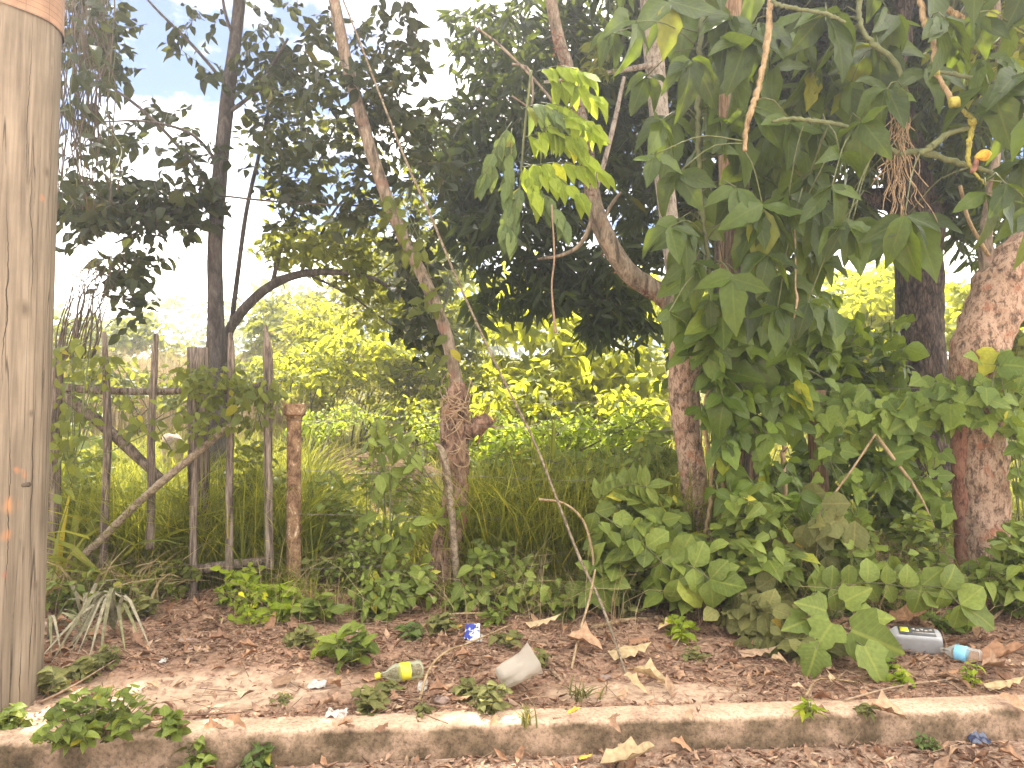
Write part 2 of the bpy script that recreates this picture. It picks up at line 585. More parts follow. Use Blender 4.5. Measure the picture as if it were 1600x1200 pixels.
def bark_mat(name, stops, scale=(9, 9, 3), bump=.6, dist=.02, extra=None, rough=.9, fiss=0.0):
    m, N, L, out = new_mat(name)
    tc = N('ShaderNodeTexCoord')
    mp = N('ShaderNodeMapping'); mp.inputs['Scale'].default_value = scale
    L(tc.outputs['Object'], mp.inputs[0])
    n1 = N('ShaderNodeTexNoise', Scale=1.0, Detail=8.0, Roughness=.65, Distortion=.6); L(mp.outputs[0], n1.inputs['Vector'])
    n2 = N('ShaderNodeTexNoise', Scale=5.0, Detail=6.0, Roughness=.7); L(mp.outputs[0], n2.inputs['Vector'])
    mxn = N('ShaderNodeMath', operation='MULTIPLY_ADD'); mxn.inputs[1].default_value = .35; L(n2.outputs['Fac'], mxn.inputs[0])
    sc = N('ShaderNodeMath', operation='MULTIPLY'); sc.inputs[1].default_value = .75; L(n1.outputs['Fac'], sc.inputs[0]); L(sc.outputs[0], mxn.inputs[2])
    ctr = N('ShaderNodeMapRange'); ctr.inputs[1].default_value = .40; ctr.inputs[2].default_value = .70; ctr.inputs[3].default_value = .18; ctr.inputs[4].default_value = .86; L(mxn.outputs[0], ctr.inputs[0])
    r = ramp(N, stops); L(ctr.outputs[0], r.inputs[0])
    colr = r.outputs[0]
    height = mxn.outputs[0]
    if fiss:
        vo = N('ShaderNodeTexVoronoi', feature='DISTANCE_TO_EDGE'); vo.inputs['Scale'].default_value = fiss
        vm = N('ShaderNodeMapping'); vm.inputs['Scale'].default_value = (1, 1, .22); L(tc.outputs['Object'], vm.inputs[0])
        nd2 = N('ShaderNodeMixRGB'); nd2.inputs['Fac'].default_value = .04; L(vm.outputs[0], nd2.inputs[1]); L(n1.outputs['Color'], nd2.inputs[2])
        L(nd2.outputs[0], vo.inputs['Vector'])
        vr = N('ShaderNodeMapRange'); vr.inputs[1].default_value = 0; vr.inputs[2].default_value = .12; vr.inputs[3].default_value = .3; vr.inputs[4].default_value = 1.0
        L(vo.outputs['Distance'], vr.inputs[0])
        mu = N('ShaderNodeMixRGB', blend_type='MULTIPLY'); mu.inputs['Fac'].default_value = 1; L(colr, mu.inputs[1]); L(vr.outputs[0], mu.inputs[2])
        colr = mu.outputs[0]
        ad = N('ShaderNodeMath', operation='ADD'); L(vr.outputs[0], ad.inputs[0]); L(height, ad.inputs[1]); height = ad.outputs[0]
    if extra:
        c, sc2, lo, hi = extra
        n3 = N('ShaderNodeTexNoise', Scale=sc2, Detail=5.0); L(tc.outputs['Object'], n3.inputs['Vector'])
        er = N('ShaderNodeMapRange'); er.inputs[1].default_value = lo; er.inputs[2].default_value = hi; L(n3.outputs['Fac'], er.inputs[0])
        em = N('ShaderNodeMixRGB'); em.inputs[2].default_value = (*c, 1); L(er.outputs[0], em.inputs['Fac']); L(colr, em.inputs[1])
        colr = em.outputs[0]
    bs = N('ShaderNodeBsdfPrincipled', Roughness=rough); bs.inputs['Specular IOR Level'].default_value = .2
    L(colr, bs.inputs['Base Color'])
    bp = N('ShaderNodeBump', Strength=bump, Distance=dist); L(height, bp.inputs['Height']); L(bp.outputs[0], bs.inputs['Normal'])
    L(bs.outputs[0], out.inputs['Surface'])
    return m


def plain_mat(name, c, rough=.6, spec=.3, noise=.25, scale=30, var=0.0):
    m, N, L, out = new_mat(name)
    tc = N('ShaderNodeTexCoord')
    nz = N('ShaderNodeTexNoise', Scale=scale, Detail=5.0); L(tc.outputs['Object'], nz.inputs['Vector'])
    r = ramp(N, [(.3, tuple(v * (1 - noise) for v in c)), (.7, tuple(min(1, v * (1 + noise)) for v in c))])
    L(nz.outputs['Fac'], r.inputs[0])
    bs = N('ShaderNodeBsdfPrincipled', Roughness=rough); bs.inputs['Specular IOR Level'].default_value = spec
    L(r.outputs[0], bs.inputs['Base Color'])
    bp = N('ShaderNodeBump', Strength=.3, Distance=.003); L(nz.outputs['Fac'], bp.inputs['Height']); L(bp.outputs[0], bs.inputs['Normal'])
    L(bs.outputs[0], out.inputs['Surface'])
    return m


def random_mat(name, cols, rough=.85, trans=0.15):
    """each island its own colour from a list (dead leaves, straw)"""
    m, N, L, out = new_mat(name)
    info = N('ShaderNodeObjectInfo'); geo = N('ShaderNodeNewGeometry')
    a = N('ShaderNodeMath', operation='ADD'); L(info.outputs['Random'], a.inputs[0]); L(geo.outputs['Random Per Island'], a.inputs[1])
    fr = N('ShaderNodeMath', operation='FRACT'); L(a.outputs[0], fr.inputs[0])
    r = ramp(N, [(i / len(cols), c) for i, c in enumerate(cols)]); r.color_ramp.interpolation = 'LINEAR'
    L(fr.outputs[0], r.inputs[0])
    tc = N('ShaderNodeTexCoord')
    nz = N('ShaderNodeTexNoise', Scale=40.0, Detail=4.0); L(tc.outputs['Object'], nz.inputs['Vector'])
    nm = N('ShaderNodeMapRange'); nm.inputs[1].default_value = .3; nm.inputs[2].default_value = .7; nm.inputs[3].default_value = .65; nm.inputs[4].default_value = 1.2
    L(nz.outputs['Fac'], nm.inputs[0])
    mul = N('ShaderNodeMixRGB', blend_type='MULTIPLY'); mul.inputs['Fac'].default_value = 1; L(r.outputs[0], mul.inputs[1]); L(nm.outputs[0], mul.inputs[2])
    bs = N('ShaderNodeBsdfPrincipled', Roughness=rough); bs.inputs['Specular IOR Level'].default_value = .25
    L(mul.outputs[0], bs.inputs['Base Color'])
    tr = N('ShaderNodeBsdfTranslucent'); L(mul.outputs[0], tr.inputs['Color'])
    mix = N('ShaderNodeMixShader'); mix.inputs[0].default_value = trans; L(bs.outputs[0], mix.inputs[1]); L(tr.outputs[0], mix.inputs[2])
    L(mix.outputs[0], out.inputs['Surface'])
    return m


def film_mat(name, tint, clear=.7, body=(.6, .6, .6), rough=.15, trans=.5):
    """thin translucent plastic"""
    m, N, L, out = new_mat(name)
    tp = N('ShaderNodeBsdfTransparent'); tp.inputs['Color'].default_value = (*tint, 1)
    bs = N('ShaderNodeBsdfPrincipled', Roughness=rough); bs.inputs['Base Color'].default_value = (*body, 1); bs.inputs['Specular IOR Level'].default_value = .6
    tl = N('ShaderNodeBsdfTranslucent'); tl.inputs['Color'].default_value = (*body, 1)
    m1 = N('ShaderNodeMixShader'); m1.inputs[0].default_value = trans; L(bs.outputs[0], m1.inputs[1]); L(tl.outputs[0], m1.inputs[2])
    fz = N('ShaderNodeFresnel', IOR=1.4)
    mr = N('ShaderNodeMapRange'); mr.inputs[1].default_value = 0; mr.inputs[2].default_value = .6; mr.inputs[3].default_value = clear; mr.inputs[4].default_value = .1
    L(fz.outputs[0], mr.inputs[0])
    m2 = N('ShaderNodeMixShader'); L(mr.outputs[0], m2.inputs[0]); L(m1.outputs[0], m2.inputs[1]); L(tp.outputs[0], m2.inputs[2])
    L(m2.outputs[0], out.inputs['Surface'])
    return m


MAT = {}
MAT['mango'] = leaf_mat('mango_leaf', (0.022, 0.038, 0.008), (0.045, 0.068, 0.012), (0.155, 0.192, 0.015), fac=.38, rough=.4, spec=.3, yellow=.004, vein=.35)
MAT['slim'] = leaf_mat('slim_tree_leaf', (0.022, 0.031, 0.010), (0.042, 0.054, 0.015), (0.100, 0.109, 0.023), fac=.35, yellow=.004, vein=.3)
MAT['vine'] = leaf_mat('big_vine_leaf', (0.033, 0.055, 0.008), (0.094, 0.142, 0.019), (0.169, 0.222, 0.014), fac=.36, rough=.33, spec=.3, yellow=.005, vein=.3)
MAT['climb'] = leaf_mat('climber_leaf', (0.065, 0.108, 0.014), (0.158, 0.233, 0.029), (0.258, 0.332, 0.018), fac=.40, rough=.38, spec=.36, yellow=.004, vein=.35)
MAT['ivy'] = leaf_mat('lobed_creeper_leaf', (0.101, 0.162, 0.026), (0.238, 0.319, 0.052), (0.313, 0.367, 0.040), fac=.40, spec=.25, yellow=.004, vein=.3)
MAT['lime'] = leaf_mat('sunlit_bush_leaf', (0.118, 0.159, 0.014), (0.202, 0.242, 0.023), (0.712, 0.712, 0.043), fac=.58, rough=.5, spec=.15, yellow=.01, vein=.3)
MAT['sprig'] = leaf_mat('sunlit_tone_sprig_leaf', (0.206, 0.288, 0.026), (0.328, 0.413, 0.037), (0.492, 0.594, 0.047), fac=.5, rough=.5, spec=.2, yellow=.01, vein=.35)  # the sprig's sunlight is put into this colour; bright weeds share it
MAT['sprig_dull'] = leaf_mat('shade_tone_sprig_leaf', (0.085, 0.135, 0.035), (0.153, 0.210, 0.053), (0.203, 0.250, 0.043), fac=.4, rough=.45, yellow=.008, vein=.35)  # the sprig's shade is put into this colour; dull weeds share it
MAT['olive'] = leaf_mat('olive_leaf', (0.080, 0.105, 0.018), (0.152, 0.181, 0.030), (0.340, 0.350, 0.041), fac=.45, spec=.25, yellow=.03, vein=.25)
MAT['weed'] = leaf_mat('weed_leaf', (0.098, 0.139, 0.024), (0.237, 0.300, 0.056), (0.292, 0.326, 0.045), fac=.38, spec=.25, yellow=.004, vein=.35)
MAT['dusty'] = leaf_mat('dusty_weed_leaf', (0.124, 0.132, 0.045), (0.224, 0.220, 0.073), (0.249, 0.240, 0.060), fac=.3, rough=.7, spec=.15, yellow=.008, vein=.3)
MAT['grass'] = leaf_mat('grass_blade', (0.102, 0.138, 0.020), (0.217, 0.240, 0.036), (0.480, 0.475, 0.054), fac=.45, spec=.2, yellow=.05, vein=.2)
MAT['field'] = leaf_mat('field_grass_blade', (0.124, 0.150, 0.021), (0.226, 0.230, 0.038), (0.452, 0.420, 0.060), fac=.45, spec=.15, yellow=.08, vein=.0)
MAT['straw'] = random_mat('dry_straw', [(.34, .24, .11), (.42, .32, .17), (.25, .17, .08), (.5, .4, .22)], trans=.3)
MAT['dead'] = random_mat('dead_leaf', [(.36, .20, .115), (.50, .32, .19), (.24, .13, .08), (.56, .39, .24), (.17, .09, .055), (.44, .245, .135)], trans=.12)
MAT['pale_dead'] = random_mat('pale_dead_leaf', [(.52, .39, .21), (.58, .44, .25), (.46, .32, .18)], trans=.2)
MAT['grey_dead'] = random_mat('withered_strap', [(.30, .28, .18), (.40, .36, .25), (.22, .20, .12), (.30, .30, .15)], trans=.2)
MAT['crumbs'] = random_mat('leaf_crumbs', [(.36, .21, .135), (.48, .31, .20), (.22, .125, .08), (.56, .39, .26), (.12, .068, .045), (.42, .25, .16), (.29, .17, .11)], trans=.05)
MAT['stem'] = plain_mat('green_stem', (.12, .13, .05), noise=.3)
MAT['yellow_stem'] = bark_mat('yellow_green_stem', [(.25, (.16, .14, .03)), (.5, (.36, .32, .06)), (.8, (.50, .42, .09))], scale=(30, 30, 14), bump=.4, dist=.005, rough=.7)
MAT['tan_stem'] = bark_mat('tan_woody_stem', [(.25, (.16, .10, .05)), (.5, (.31, .22, .115)), (.75, (.42, .31, .18))], scale=(30, 30, 12), bump=.5, dist=.006)
MAT['root'] = bark_mat('aerial_root', [(.3, (.20, .13, .07)), (.6, (.40, .29, .17))], scale=(40, 40, 20), dist=.003)
MAT['twig'] = plain_mat('twig', (.10, .075, .05), noise=.4)
MAT['dry_twig'] = random_mat('dry_twig', [(.34, .23, .14), (.25, .16, .10), (.45, .33, .21), (.17, .10, .07)], trans=0)
MAT['gumbo'] = bark_mat('peeling_pink_bark', [(.24, (.08, .058, .042)), (.40, (.20, .13, .088)), (.54, (.38, .25, .17)), (.68, (.52, .37, .265)), (.8, (.36, .24, .165))], scale=(27, 27, 13), bump=.9, dist=.02, extra=((.36, .14, .075), 7.0, .58, .72))
MAT['stump'] = bark_mat('rugged_brown_stump_bark', [(.24, (.05, .034, .024)), (.42, (.15, .09, .06)), (.58, (.29, .18, .12)), (.75, (.40, .27, .19))], scale=(22, 22, 9), bump=1.0, dist=.03, extra=((.34, .15, .09), 6.0, .56, .72))
MAT['red_bark'] = bark_mat('red_peeling_bark', [(.25, (.07, .04, .03)), (.45, (.22, .10, .065)), (.65, (.34, .18, .12)), (.85, (.17, .12, .09))], scale=(22, 22, 9), bump=.7, dist=.015)
MAT['smooth_bark'] = bark_mat('grey_brown_smooth_bark', [(.25, (.07, .055, .04)), (.5, (.20, .155, .11)), (.75, (.34, .27, .20))], scale=(20, 20, 5), bump=.4, dist=.01, extra=((.22, .12, .085), 6.0, .58, .72))
MAT['pale_bark'] = bark_mat('pale_speckled_bark', [(.3, (.16, .13, .10)), (.5, (.36, .30, .24)), (.7, (.5, .43, .36))], scale=(25, 25, 12), bump=.4, dist=.01)
MAT['dark_bark'] = bark_mat('dark_furrowed_bark', [(.3, (.03, .022, .017)), (.5, (.07, .05, .036)), (.7, (.13, .095, .07))], scale=(16, 16, 5), bump=.8, dist=.03, fiss=26.0)
MAT['slim_bark'] = bark_mat('dark_slim_bark', [(.3, (.05, .042, .038)), (.6, (.10, .085, .075)), (.8, (.15, .13, .11))], scale=(20, 20, 6), bump=.4, dist=.01)
MAT['gate_wood'] = bark_mat('weathered_gate_wood', [(.28, (.045, .035, .027)), (.48, (.125, .095, .072)), (.66, (.22, .175, .135)), (.8, (.31, .255, .20))], scale=(45, 45, 3.5), bump=.7, dist=.008)
MAT['rod_wood'] = bark_mat('peeled_pole_wood', [(.3, (.09, .065, .042)), (.5, (.20, .155, .105)), (.7, (.31, .25, .175))], scale=(30, 30, 30), bump=.5, dist=.008)
MAT['post_wood'] = bark_mat('brown_post_wood', [(.3, (.13, .075, .04)), (.55, (.26, .165, .095)), (.8, (.36, .25, .16))], scale=(40, 40, 4), bump=.5, dist=.006)
MAT['rust'] = bark_mat('rusty_iron', [(.28, (.09, .05, .03)), (.45, (.19, .11, .06)), (.62, (.29, .18, .10)), (.74, (.38, .27, .17)), (.80, (.60, .52, .40))], scale=(16, 16, 12), bump=.5, dist=.006, rough=.8)
MAT['wire'] = plain_mat('galvanised_wire', (.19, .17, .135), rough=.5, spec=.5)
MAT['stone'] = bark_mat('pale_stone', [(.3, (.22, .16, .13)), (.6, (.38, .28, .225)), (.8, (.48, .38, .31))], scale=(20, 20, 20), bump=.4, dist=.006)
MAT['white_scrap'] = bark_mat('dirty_white_scrap', [(.25, (.20, .15, .11)), (.42, (.40, .36, .31)), (.7, (.50, .48, .43))], scale=(30, 30, 30), bump=.3, dist=.004)
MAT['yellow_plastic'] = plain_mat('yellow_plastic', (.72, .66, .05), rough=.4, spec=.5, noise=.12)
MAT['blue_plastic'] = bark_mat('blue_and_white_wrapper_film', [(.40, (.04, .05, .24)), (.55, (.05, .07, .30)), (.58, (.62, .64, .70)), (.8, (.7, .7, .72))], scale=(5, 5, 5), bump=.3, dist=.004, rough=.45)
MAT['light_blue'] = plain_mat('light_blue_label', (.25, .58, .78), rough=.4, noise=.08)
MAT['grey_plastic'] = plain_mat('grey_oil_bottle_plastic', (.34, .34, .34), rough=.3, spec=.5, noise=.08)
MAT['label_dark'] = plain_mat('dark_label_print', (.09, .09, .09), rough=.4, noise=.1)
MAT['orange'] = bark_mat('yellow_orange_fruit', [(.25, (.38, .20, .03)), (.5, (.62, .38, .05)), (.8, (.72, .50, .10))], scale=(30, 30, 30), bump=.3, dist=.004, rough=.6)
MAT['red_scrap'] = plain_mat('red_scrap', (.55, .10, .07), rough=.5)
MAT['navy'] = plain_mat('navy_plastic', (.035, .05, .10), rough=.25, spec=.6)
MAT['clear_green'] = film_mat('clear_greenish_bottle', (.92, .95, .84), clear=.78, body=(.6, .62, .46))
MAT['clear'] = film_mat('clear_bottle', (.95, .95, .93), clear=.76, body=(.62, .60, .55))
MAT['milky'] = film_mat('milky_crumpled_plastic', (.9, .88, .82), clear=.14, body=(.60, .54, .45), rough=.35)


def pole_material():
    m, N, L, out = new_mat('bare_utility_pole_wood')
    tc = N('ShaderNodeTexCoord')
    mp = N('ShaderNodeMapping'); mp.inputs['Scale'].default_value = (34, 34, 1.6); L(tc.outputs['Object'], mp.inputs[0])
    n1 = N('ShaderNodeTexNoise', Scale=1.0, Detail=8.0, Roughness=.6, Distortion=.3); L(mp.outputs[0], n1.inputs['Vector'])
    r = ramp(N, [(.32, (.16, .125, .088)), (.5, (.26, .205, .145)), (.68, (.34, .272, .195))]); L(n1.outputs['Fac'], r.inputs[0])
    # broad grey weathering blotches
    n2 = N('ShaderNodeTexNoise', Scale=1.7, Detail=5.0, Roughness=.6); L(tc.outputs['Object'], n2.inputs['Vector'])
    r2 = ramp(N, [(.35, g3(.72)), (.65, g3(1.08))]); L(n2.outputs['Fac'], r2.inputs[0])
    mu = N('ShaderNodeMixRGB', blend_type='MULTIPLY'); mu.inputs['Fac'].default_value = 1; L(r.outputs[0], mu.inputs[1]); L(r2.outputs[0], mu.inputs[2])
    # long drying cracks
    mc = N('ShaderNodeMapping'); mc.inputs['Scale'].default_value = (17, 17, .45); L(tc.outputs['Object'], mc.inputs[0])
    n3 = N('ShaderNodeTexNoise', Scale=1.0, Detail=3.0, Roughness=.4); L(mc.outputs[0], n3.inputs['Vector'])
    s = N('ShaderNodeMath', operation='SUBTRACT'); s.inputs[1].default_value = .5; L(n3.outputs['Fac'], s.inputs[0])
    ab = N('ShaderNodeMath', operation='ABSOLUTE'); L(s.outputs[0], ab.inputs[0])
    cr = N('ShaderNodeMapRange'); cr.inputs[1].default_value = .0015; cr.inputs[2].default_value = .016; cr.inputs[3].default_value = .30; cr.inputs[4].default_value = 1.0; L(ab.outputs[0], cr.inputs[0])
    mk = N('ShaderNodeMapRange'); mk.inputs[1].default_value = .46; mk.inputs[2].default_value = .54; L(n2.outputs['Fac'], mk.inputs[0])
    cmx = N('ShaderNodeMixRGB'); cmx.inputs[1].default_value = (1, 1, 1, 1); L(mk.outputs[0], cmx.inputs['Fac']); L(cr.outputs[0], cmx.inputs[2])
    mu2 = N('ShaderNodeMixRGB', blend_type='MULTIPLY'); mu2.inputs['Fac'].default_value = 1; L(mu.outputs[0], mu2.inputs[1]); L(cmx.outputs[0], mu2.inputs[2])
    # faded red and orange paint dabs
    n4 = N('ShaderNodeTexNoise', Scale=5.0, Detail=3.0); L(tc.outputs['Object'], n4.inputs['Vector'])
    pr = N('ShaderNodeMapRange'); pr.inputs[1].default_value = .70; pr.inputs[2].default_value = .76; pr.inputs[4].default_value = .7; L(n4.outputs['Fac'], pr.inputs[0])
    pm = N('ShaderNodeMixRGB'); pm.inputs[2].default_value = (.55, .22, .10, 1); L(pr.outputs[0], pm.inputs['Fac']); L(mu2.outputs[0], pm.inputs[1])
    sx = N('ShaderNodeSeparateXYZ'); L(tc.outputs['Object'], sx.inputs[0])
    ng = N('ShaderNodeMath', operation='MULTIPLY'); ng.inputs[1].default_value = -1; L(sx.outputs['Y'], ng.inputs[0])
    an = N('ShaderNodeMath', operation='ARCTAN2'); L(sx.outputs['X'], an.inputs[0]); L(ng.outputs[0], an.inputs[1])
    mw = N('ShaderNodeMapping'); mw.inputs['Scale'].default_value = (1, 1, 3.5); L(tc.outputs['Object'], mw.inputs[0])
    nw = N('ShaderNodeTexNoise', Scale=1.0, Detail=5.0); L(mw.outputs[0], nw.inputs['Vector'])
    wob = N('ShaderNodeMath', operation='MULTIPLY_ADD'); wob.inputs[1].default_value = .30; wob.inputs[2].default_value = -.15; L(nw.outputs['Fac'], wob.inputs[0])
    aw = N('ShaderNodeMath', operation='ADD'); L(an.outputs[0], aw.inputs[0]); L(wob.outputs[0], aw.inputs[1])
    colr = pm.outputs[0]
    for (a0, z0, z1, wd) in ((1.37, .75, 1.75, .014), (.95, .6, 1.5, .011), (1.45, .2, .7, .012), (1.18, 1.9, 2.9, .010), (1.62, 2.2, 3.4, .010), (.75, 1.6, 2.6, .012), (1.8, .9, 2.0, .012), (1.05, 2.6, 3.5, .008), (1.25, .1, .5, .012), (1.55, 1.3, 2.1, .007)):
        d1 = N('ShaderNodeMath', operation='SUBTRACT'); d1.inputs[1].default_value = a0; L(aw.outputs[0], d1.inputs[0])
        d2 = N('ShaderNodeMath', operation='ABSOLUTE'); L(d1.outputs[0], d2.inputs[0])
        zc = N('ShaderNodeMath', operation='SUBTRACT'); zc.inputs[1].default_value = (z0 + z1) / 2 - .12; L(sx.outputs['Z'], zc.inputs[0])
        za = N('ShaderNodeMath', operation='ABSOLUTE'); L(zc.outputs[0], za.inputs[0])
        zm = N('ShaderNodeMapRange'); zm.inputs[1].default_value = 0; zm.inputs[2].default_value = (z1 - z0) / 2; zm.inputs[3].default_value = wd; zm.inputs[4].default_value = 0; L(za.outputs[0], zm.inputs[0])
        sm = N('ShaderNodeMath', operation='LESS_THAN'); L(d2.outputs[0], sm.inputs[0]); L(zm.outputs[0], sm.inputs[1])
        mm = N('ShaderNodeMixRGB'); mm.inputs[2].default_value = (.055, .04, .028, 1); L(sm.outputs[0], mm.inputs['Fac']); L(colr, mm.inputs[1]); colr = mm.outputs[0]
    for (a0, z0, r0, c0) in ((1.02, 2.05, .055, (.13, .095, .065)), (1.5, 2.75, .035, (.14, .10, .07)), (.98, 1.12, .05, (.55, .25, .10)), (.93, .98, .035, (.5, .22, .09)), (.98, .80, .028, (.42, .10, .07)), (1.55, .72, .03, (.15, .11, .075)), (1.3, 1.55, .025, (.13, .095, .065))):
        q1 = N('ShaderNodeMath', operation='SUBTRACT'); q1.inputs[1].default_value = a0; L(aw.outputs[0], q1.inputs[0])
        q2 = N('ShaderNodeMath', operation='MULTIPLY'); q2.inputs[1].default_value = .25; L(q1.outputs[0], q2.inputs[0])
        q3 = N('ShaderNodeMath', operation='SUBTRACT'); q3.inputs[1].default_value = z0 - .12; L(sx.outputs['Z'], q3.inputs[0])
        cb = N('ShaderNodeCombineXYZ'); L(q2.outputs[0], cb.inputs['X']); L(q3.outputs[0], cb.inputs['Y'])
        ln = N('ShaderNodeVectorMath', operation='LENGTH'); L(cb.outputs[0], ln.inputs[0])
        ms = N('ShaderNodeMapRange'); ms.inputs[1].default_value = r0 * .25; ms.inputs[2].default_value = r0; ms.inputs[3].default_value = .85; ms.inputs[4].default_value = 0; L(ln.outputs['Value'], ms.inputs[0])
        mn = N('ShaderNodeMath', operation='MULTIPLY'); L(ms.outputs[0], mn.inputs[0]); mnr = N('ShaderNodeMapRange'); mnr.inputs[1].default_value = .4; mnr.inputs[2].default_value = .6; L(n1.outputs['Fac'], mnr.inputs[0]); L(mnr.outputs[0], mn.inputs[1])
        mm = N('ShaderNodeMixRGB'); mm.inputs[2].default_value = (*c0, 1); L(mn.outputs[0], mm.inputs['Fac']); L(colr, mm.inputs[1]); colr = mm.outputs[0]
    bs = N('ShaderNodeBsdfPrincipled', Roughness=.85); bs.inputs['Specular IOR Level'].default_value = .2
    L(colr, bs.inputs['Base Color'])
    ad = N('ShaderNodeMath', operation='ADD'); L(n1.outputs['Fac'], ad.inputs[0]); L(cmx.outputs[0], ad.inputs[1])
    bp = N('ShaderNodeBump', Strength=.45, Distance=.006); L(ad.outputs[0], bp.inputs['Height']); L(bp.outputs[0], bs.inputs['Normal'])
    L(bs.outputs[0], out.inputs['Surface'])
    return m


MAT['pole'] = pole_material()


def notice_material():
    m, N, L, out = new_mat('brown_printed_grid_notice')
    tc = N('ShaderNodeTexCoord')
    br = N('ShaderNodeTexBrick'); br.offset = 0.0
    br.inputs['Scale'].default_value = 1.0
    br.inputs['Color1'].default_value = (.36, .21, .125, 1); br.inputs['Color2'].default_value = (.33, .195, .115, 1); br.inputs['Mortar'].default_value = (.16, .10, .07, 1)
    br.inputs['Brick Width'].default_value = .115; br.inputs['Row Height'].default_value = .03; br.inputs['Mortar Size'].default_value = .0012
    L(tc.outputs['UV'], br.inputs['Vector'])
    nz = N('ShaderNodeTexNoise', Scale=14.0, Detail=6.0); L(tc.outputs['Object'], nz.inputs['Vector'])
    r = ramp(N, [(.3, g3(.75)), (.7, g3(1.15))]); L(nz.outputs['Fac'], r.inputs[0])
    mu = N('ShaderNodeMixRGB', blend_type='MULTIPLY'); mu.inputs['Fac'].default_value = 1; L(br.outputs[0], mu.inputs[1]); L(r.outputs[0], mu.inputs[2])
    bs = N('ShaderNodeBsdfPrincipled', Roughness=.8); L(mu.outputs[0], bs.inputs['Base Color']); L(bs.outputs[0], out.inputs['Surface'])
    return m


MAT['notice'] = notice_material()


def soil_material():
    m, N, L, out = new_mat('verge_soil')
    geo = N('ShaderNodeNewGeometry')
    n1 = N('ShaderNodeTexNoise', Scale=1.6, Detail=8.0, Roughness=.6); L(geo.outputs['Position'], n1.inputs['Vector'])
    n2 = N('ShaderNodeTexNoise', Scale=38.0, Detail=8.0, Roughness=.75); L(geo.outputs['Position'], n2.inputs['Vector'])
    r2 = ramp(N, [(.34, (.13, .075, .048)), (.46, (.28, .17, .11)), (.56, (.40, .255, .17)), (.68, (.50, .34, .235))]); L(n2.outputs['Fac'], r2.inputs[0])
    # trodden pale earth: two bare patches where feet leave the kerb
    fac = None
    for (cx, cy_, rx, ry) in BARE:
        s = N('ShaderNodeVectorMath', operation='SUBTRACT'); s.inputs[1].default_value = (cx, cy_, 0); L(geo.outputs['Position'], s.inputs[0])
        q = N('ShaderNodeVectorMath', operation='MULTIPLY'); q.inputs[1].default_value = (1 / rx, 1 / ry, 0); L(s.outputs[0], q.inputs[0])
        ln = N('ShaderNodeVectorMath', operation='LENGTH'); L(q.outputs[0], ln.inputs[0])
        ad = N('ShaderNodeMath', operation='ADD'); L(ln.outputs['Value'], ad.inputs[0])
        nn = N('ShaderNodeMath', operation='MULTIPLY_ADD'); nn.inputs[1].default_value = 1.6; nn.inputs[2].default_value = -.8; L(n1.outputs['Fac'], nn.inputs[0]); L(nn.outputs[0], ad.inputs[1])
        mr = N('ShaderNodeMapRange'); mr.inputs[1].default_value = .75; mr.inputs[2].default_value = 1.15; mr.inputs[3].default_value = 1; mr.inputs[4].default_value = 0; L(ad.outputs[0], mr.inputs[0])
        if fac is None:
            fac = mr.outputs[0]
        else:
            mx = N('ShaderNodeMath', operation='MAXIMUM'); L(fac, mx.inputs[0]); L(mr.outputs[0], mx.inputs[1]); fac = mx.outputs[0]
    n3 = N('ShaderNodeTexNoise', Scale=22.0, Detail=6.0, Roughness=.65); L(geo.outputs['Position'], n3.inputs['Vector'])
    rp = ramp(N, [(.36, (.30, .19, .13)), (.5, (.50, .355, .245)), (.7, (.60, .445, .315))]); L(n3.outputs['Fac'], rp.inputs[0])
    mx2 = N('ShaderNodeMixRGB'); L(fac, mx2.inputs['Fac']); L(r2.outputs[0], mx2.inputs[1]); L(rp.outputs[0], mx2.inputs[2])
    # mossy field soil further back
    sp = N('ShaderNodeSeparateXYZ'); L(geo.outputs['Position'], sp.inputs[0])
    fy = N('ShaderNodeMapRange'); fy.inputs[1].default_value = 5.6; fy.inputs[2].default_value = 7.5; L(sp.outputs['Y'], fy.inputs[0])
    rf = ramp(N, [(.35, (.07, .07, .025)), (.6, (.13, .13, .04)), (.75, (.18, .15, .07))]); L(n2.outputs['Fac'], rf.inputs[0])
    mx3 = N('ShaderNodeMixRGB'); L(fy.outputs[0], mx3.inputs['Fac']); L(mx2.outputs[0], mx3.inputs[1]); L(rf.outputs[0], mx3.inputs[2])
    bk = N('ShaderNodeVectorMath', operation='SUBTRACT'); bk.inputs[1].default_value = (-1.75, 8.95, 0); L(geo.outputs['Position'], bk.inputs[0])
    bq = N('ShaderNodeVectorMath', operation='MULTIPLY'); bq.inputs[1].default_value = (.95, 1.0, 0); L(bk.outputs[0], bq.inputs[0])
    bl = N('ShaderNodeVectorMath', operation='LENGTH'); L(bq.outputs[0], bl.inputs[0])
    bm = N('ShaderNodeMapRange'); bm.inputs[1].default_value = .8; bm.inputs[2].default_value = 1.15; bm.inputs[3].default_value = 1; bm.inputs[4].default_value = 0; L(bl.outputs['Value'], bm.inputs[0])
    rbk = ramp(N, [(.35, (.07, .042, .028)), (.55, (.17, .11, .07)), (.7, (.27, .18, .115))]); L(n2.outputs['Fac'], rbk.inputs[0])
    mx4 = N('ShaderNodeMixRGB'); L(bm.outputs[0], mx4.inputs['Fac']); L(mx3.outputs[0], mx4.inputs[1]); L(rbk.outputs[0], mx4.inputs[2])
    bs = N('ShaderNodeBsdfPrincipled', Roughness=.95); bs.inputs['Specular IOR Level'].default_value = .1
    L(mx4.outputs[0], bs.inputs['Base Color'])
    bp = N('ShaderNodeBump', Strength=.7, Distance=.015); L(n2.outputs['Fac'], bp.inputs['Height']); L(bp.outputs[0], bs.inputs['Normal'])
    L(bs.outputs[0], out.inputs['Surface'])
    return m


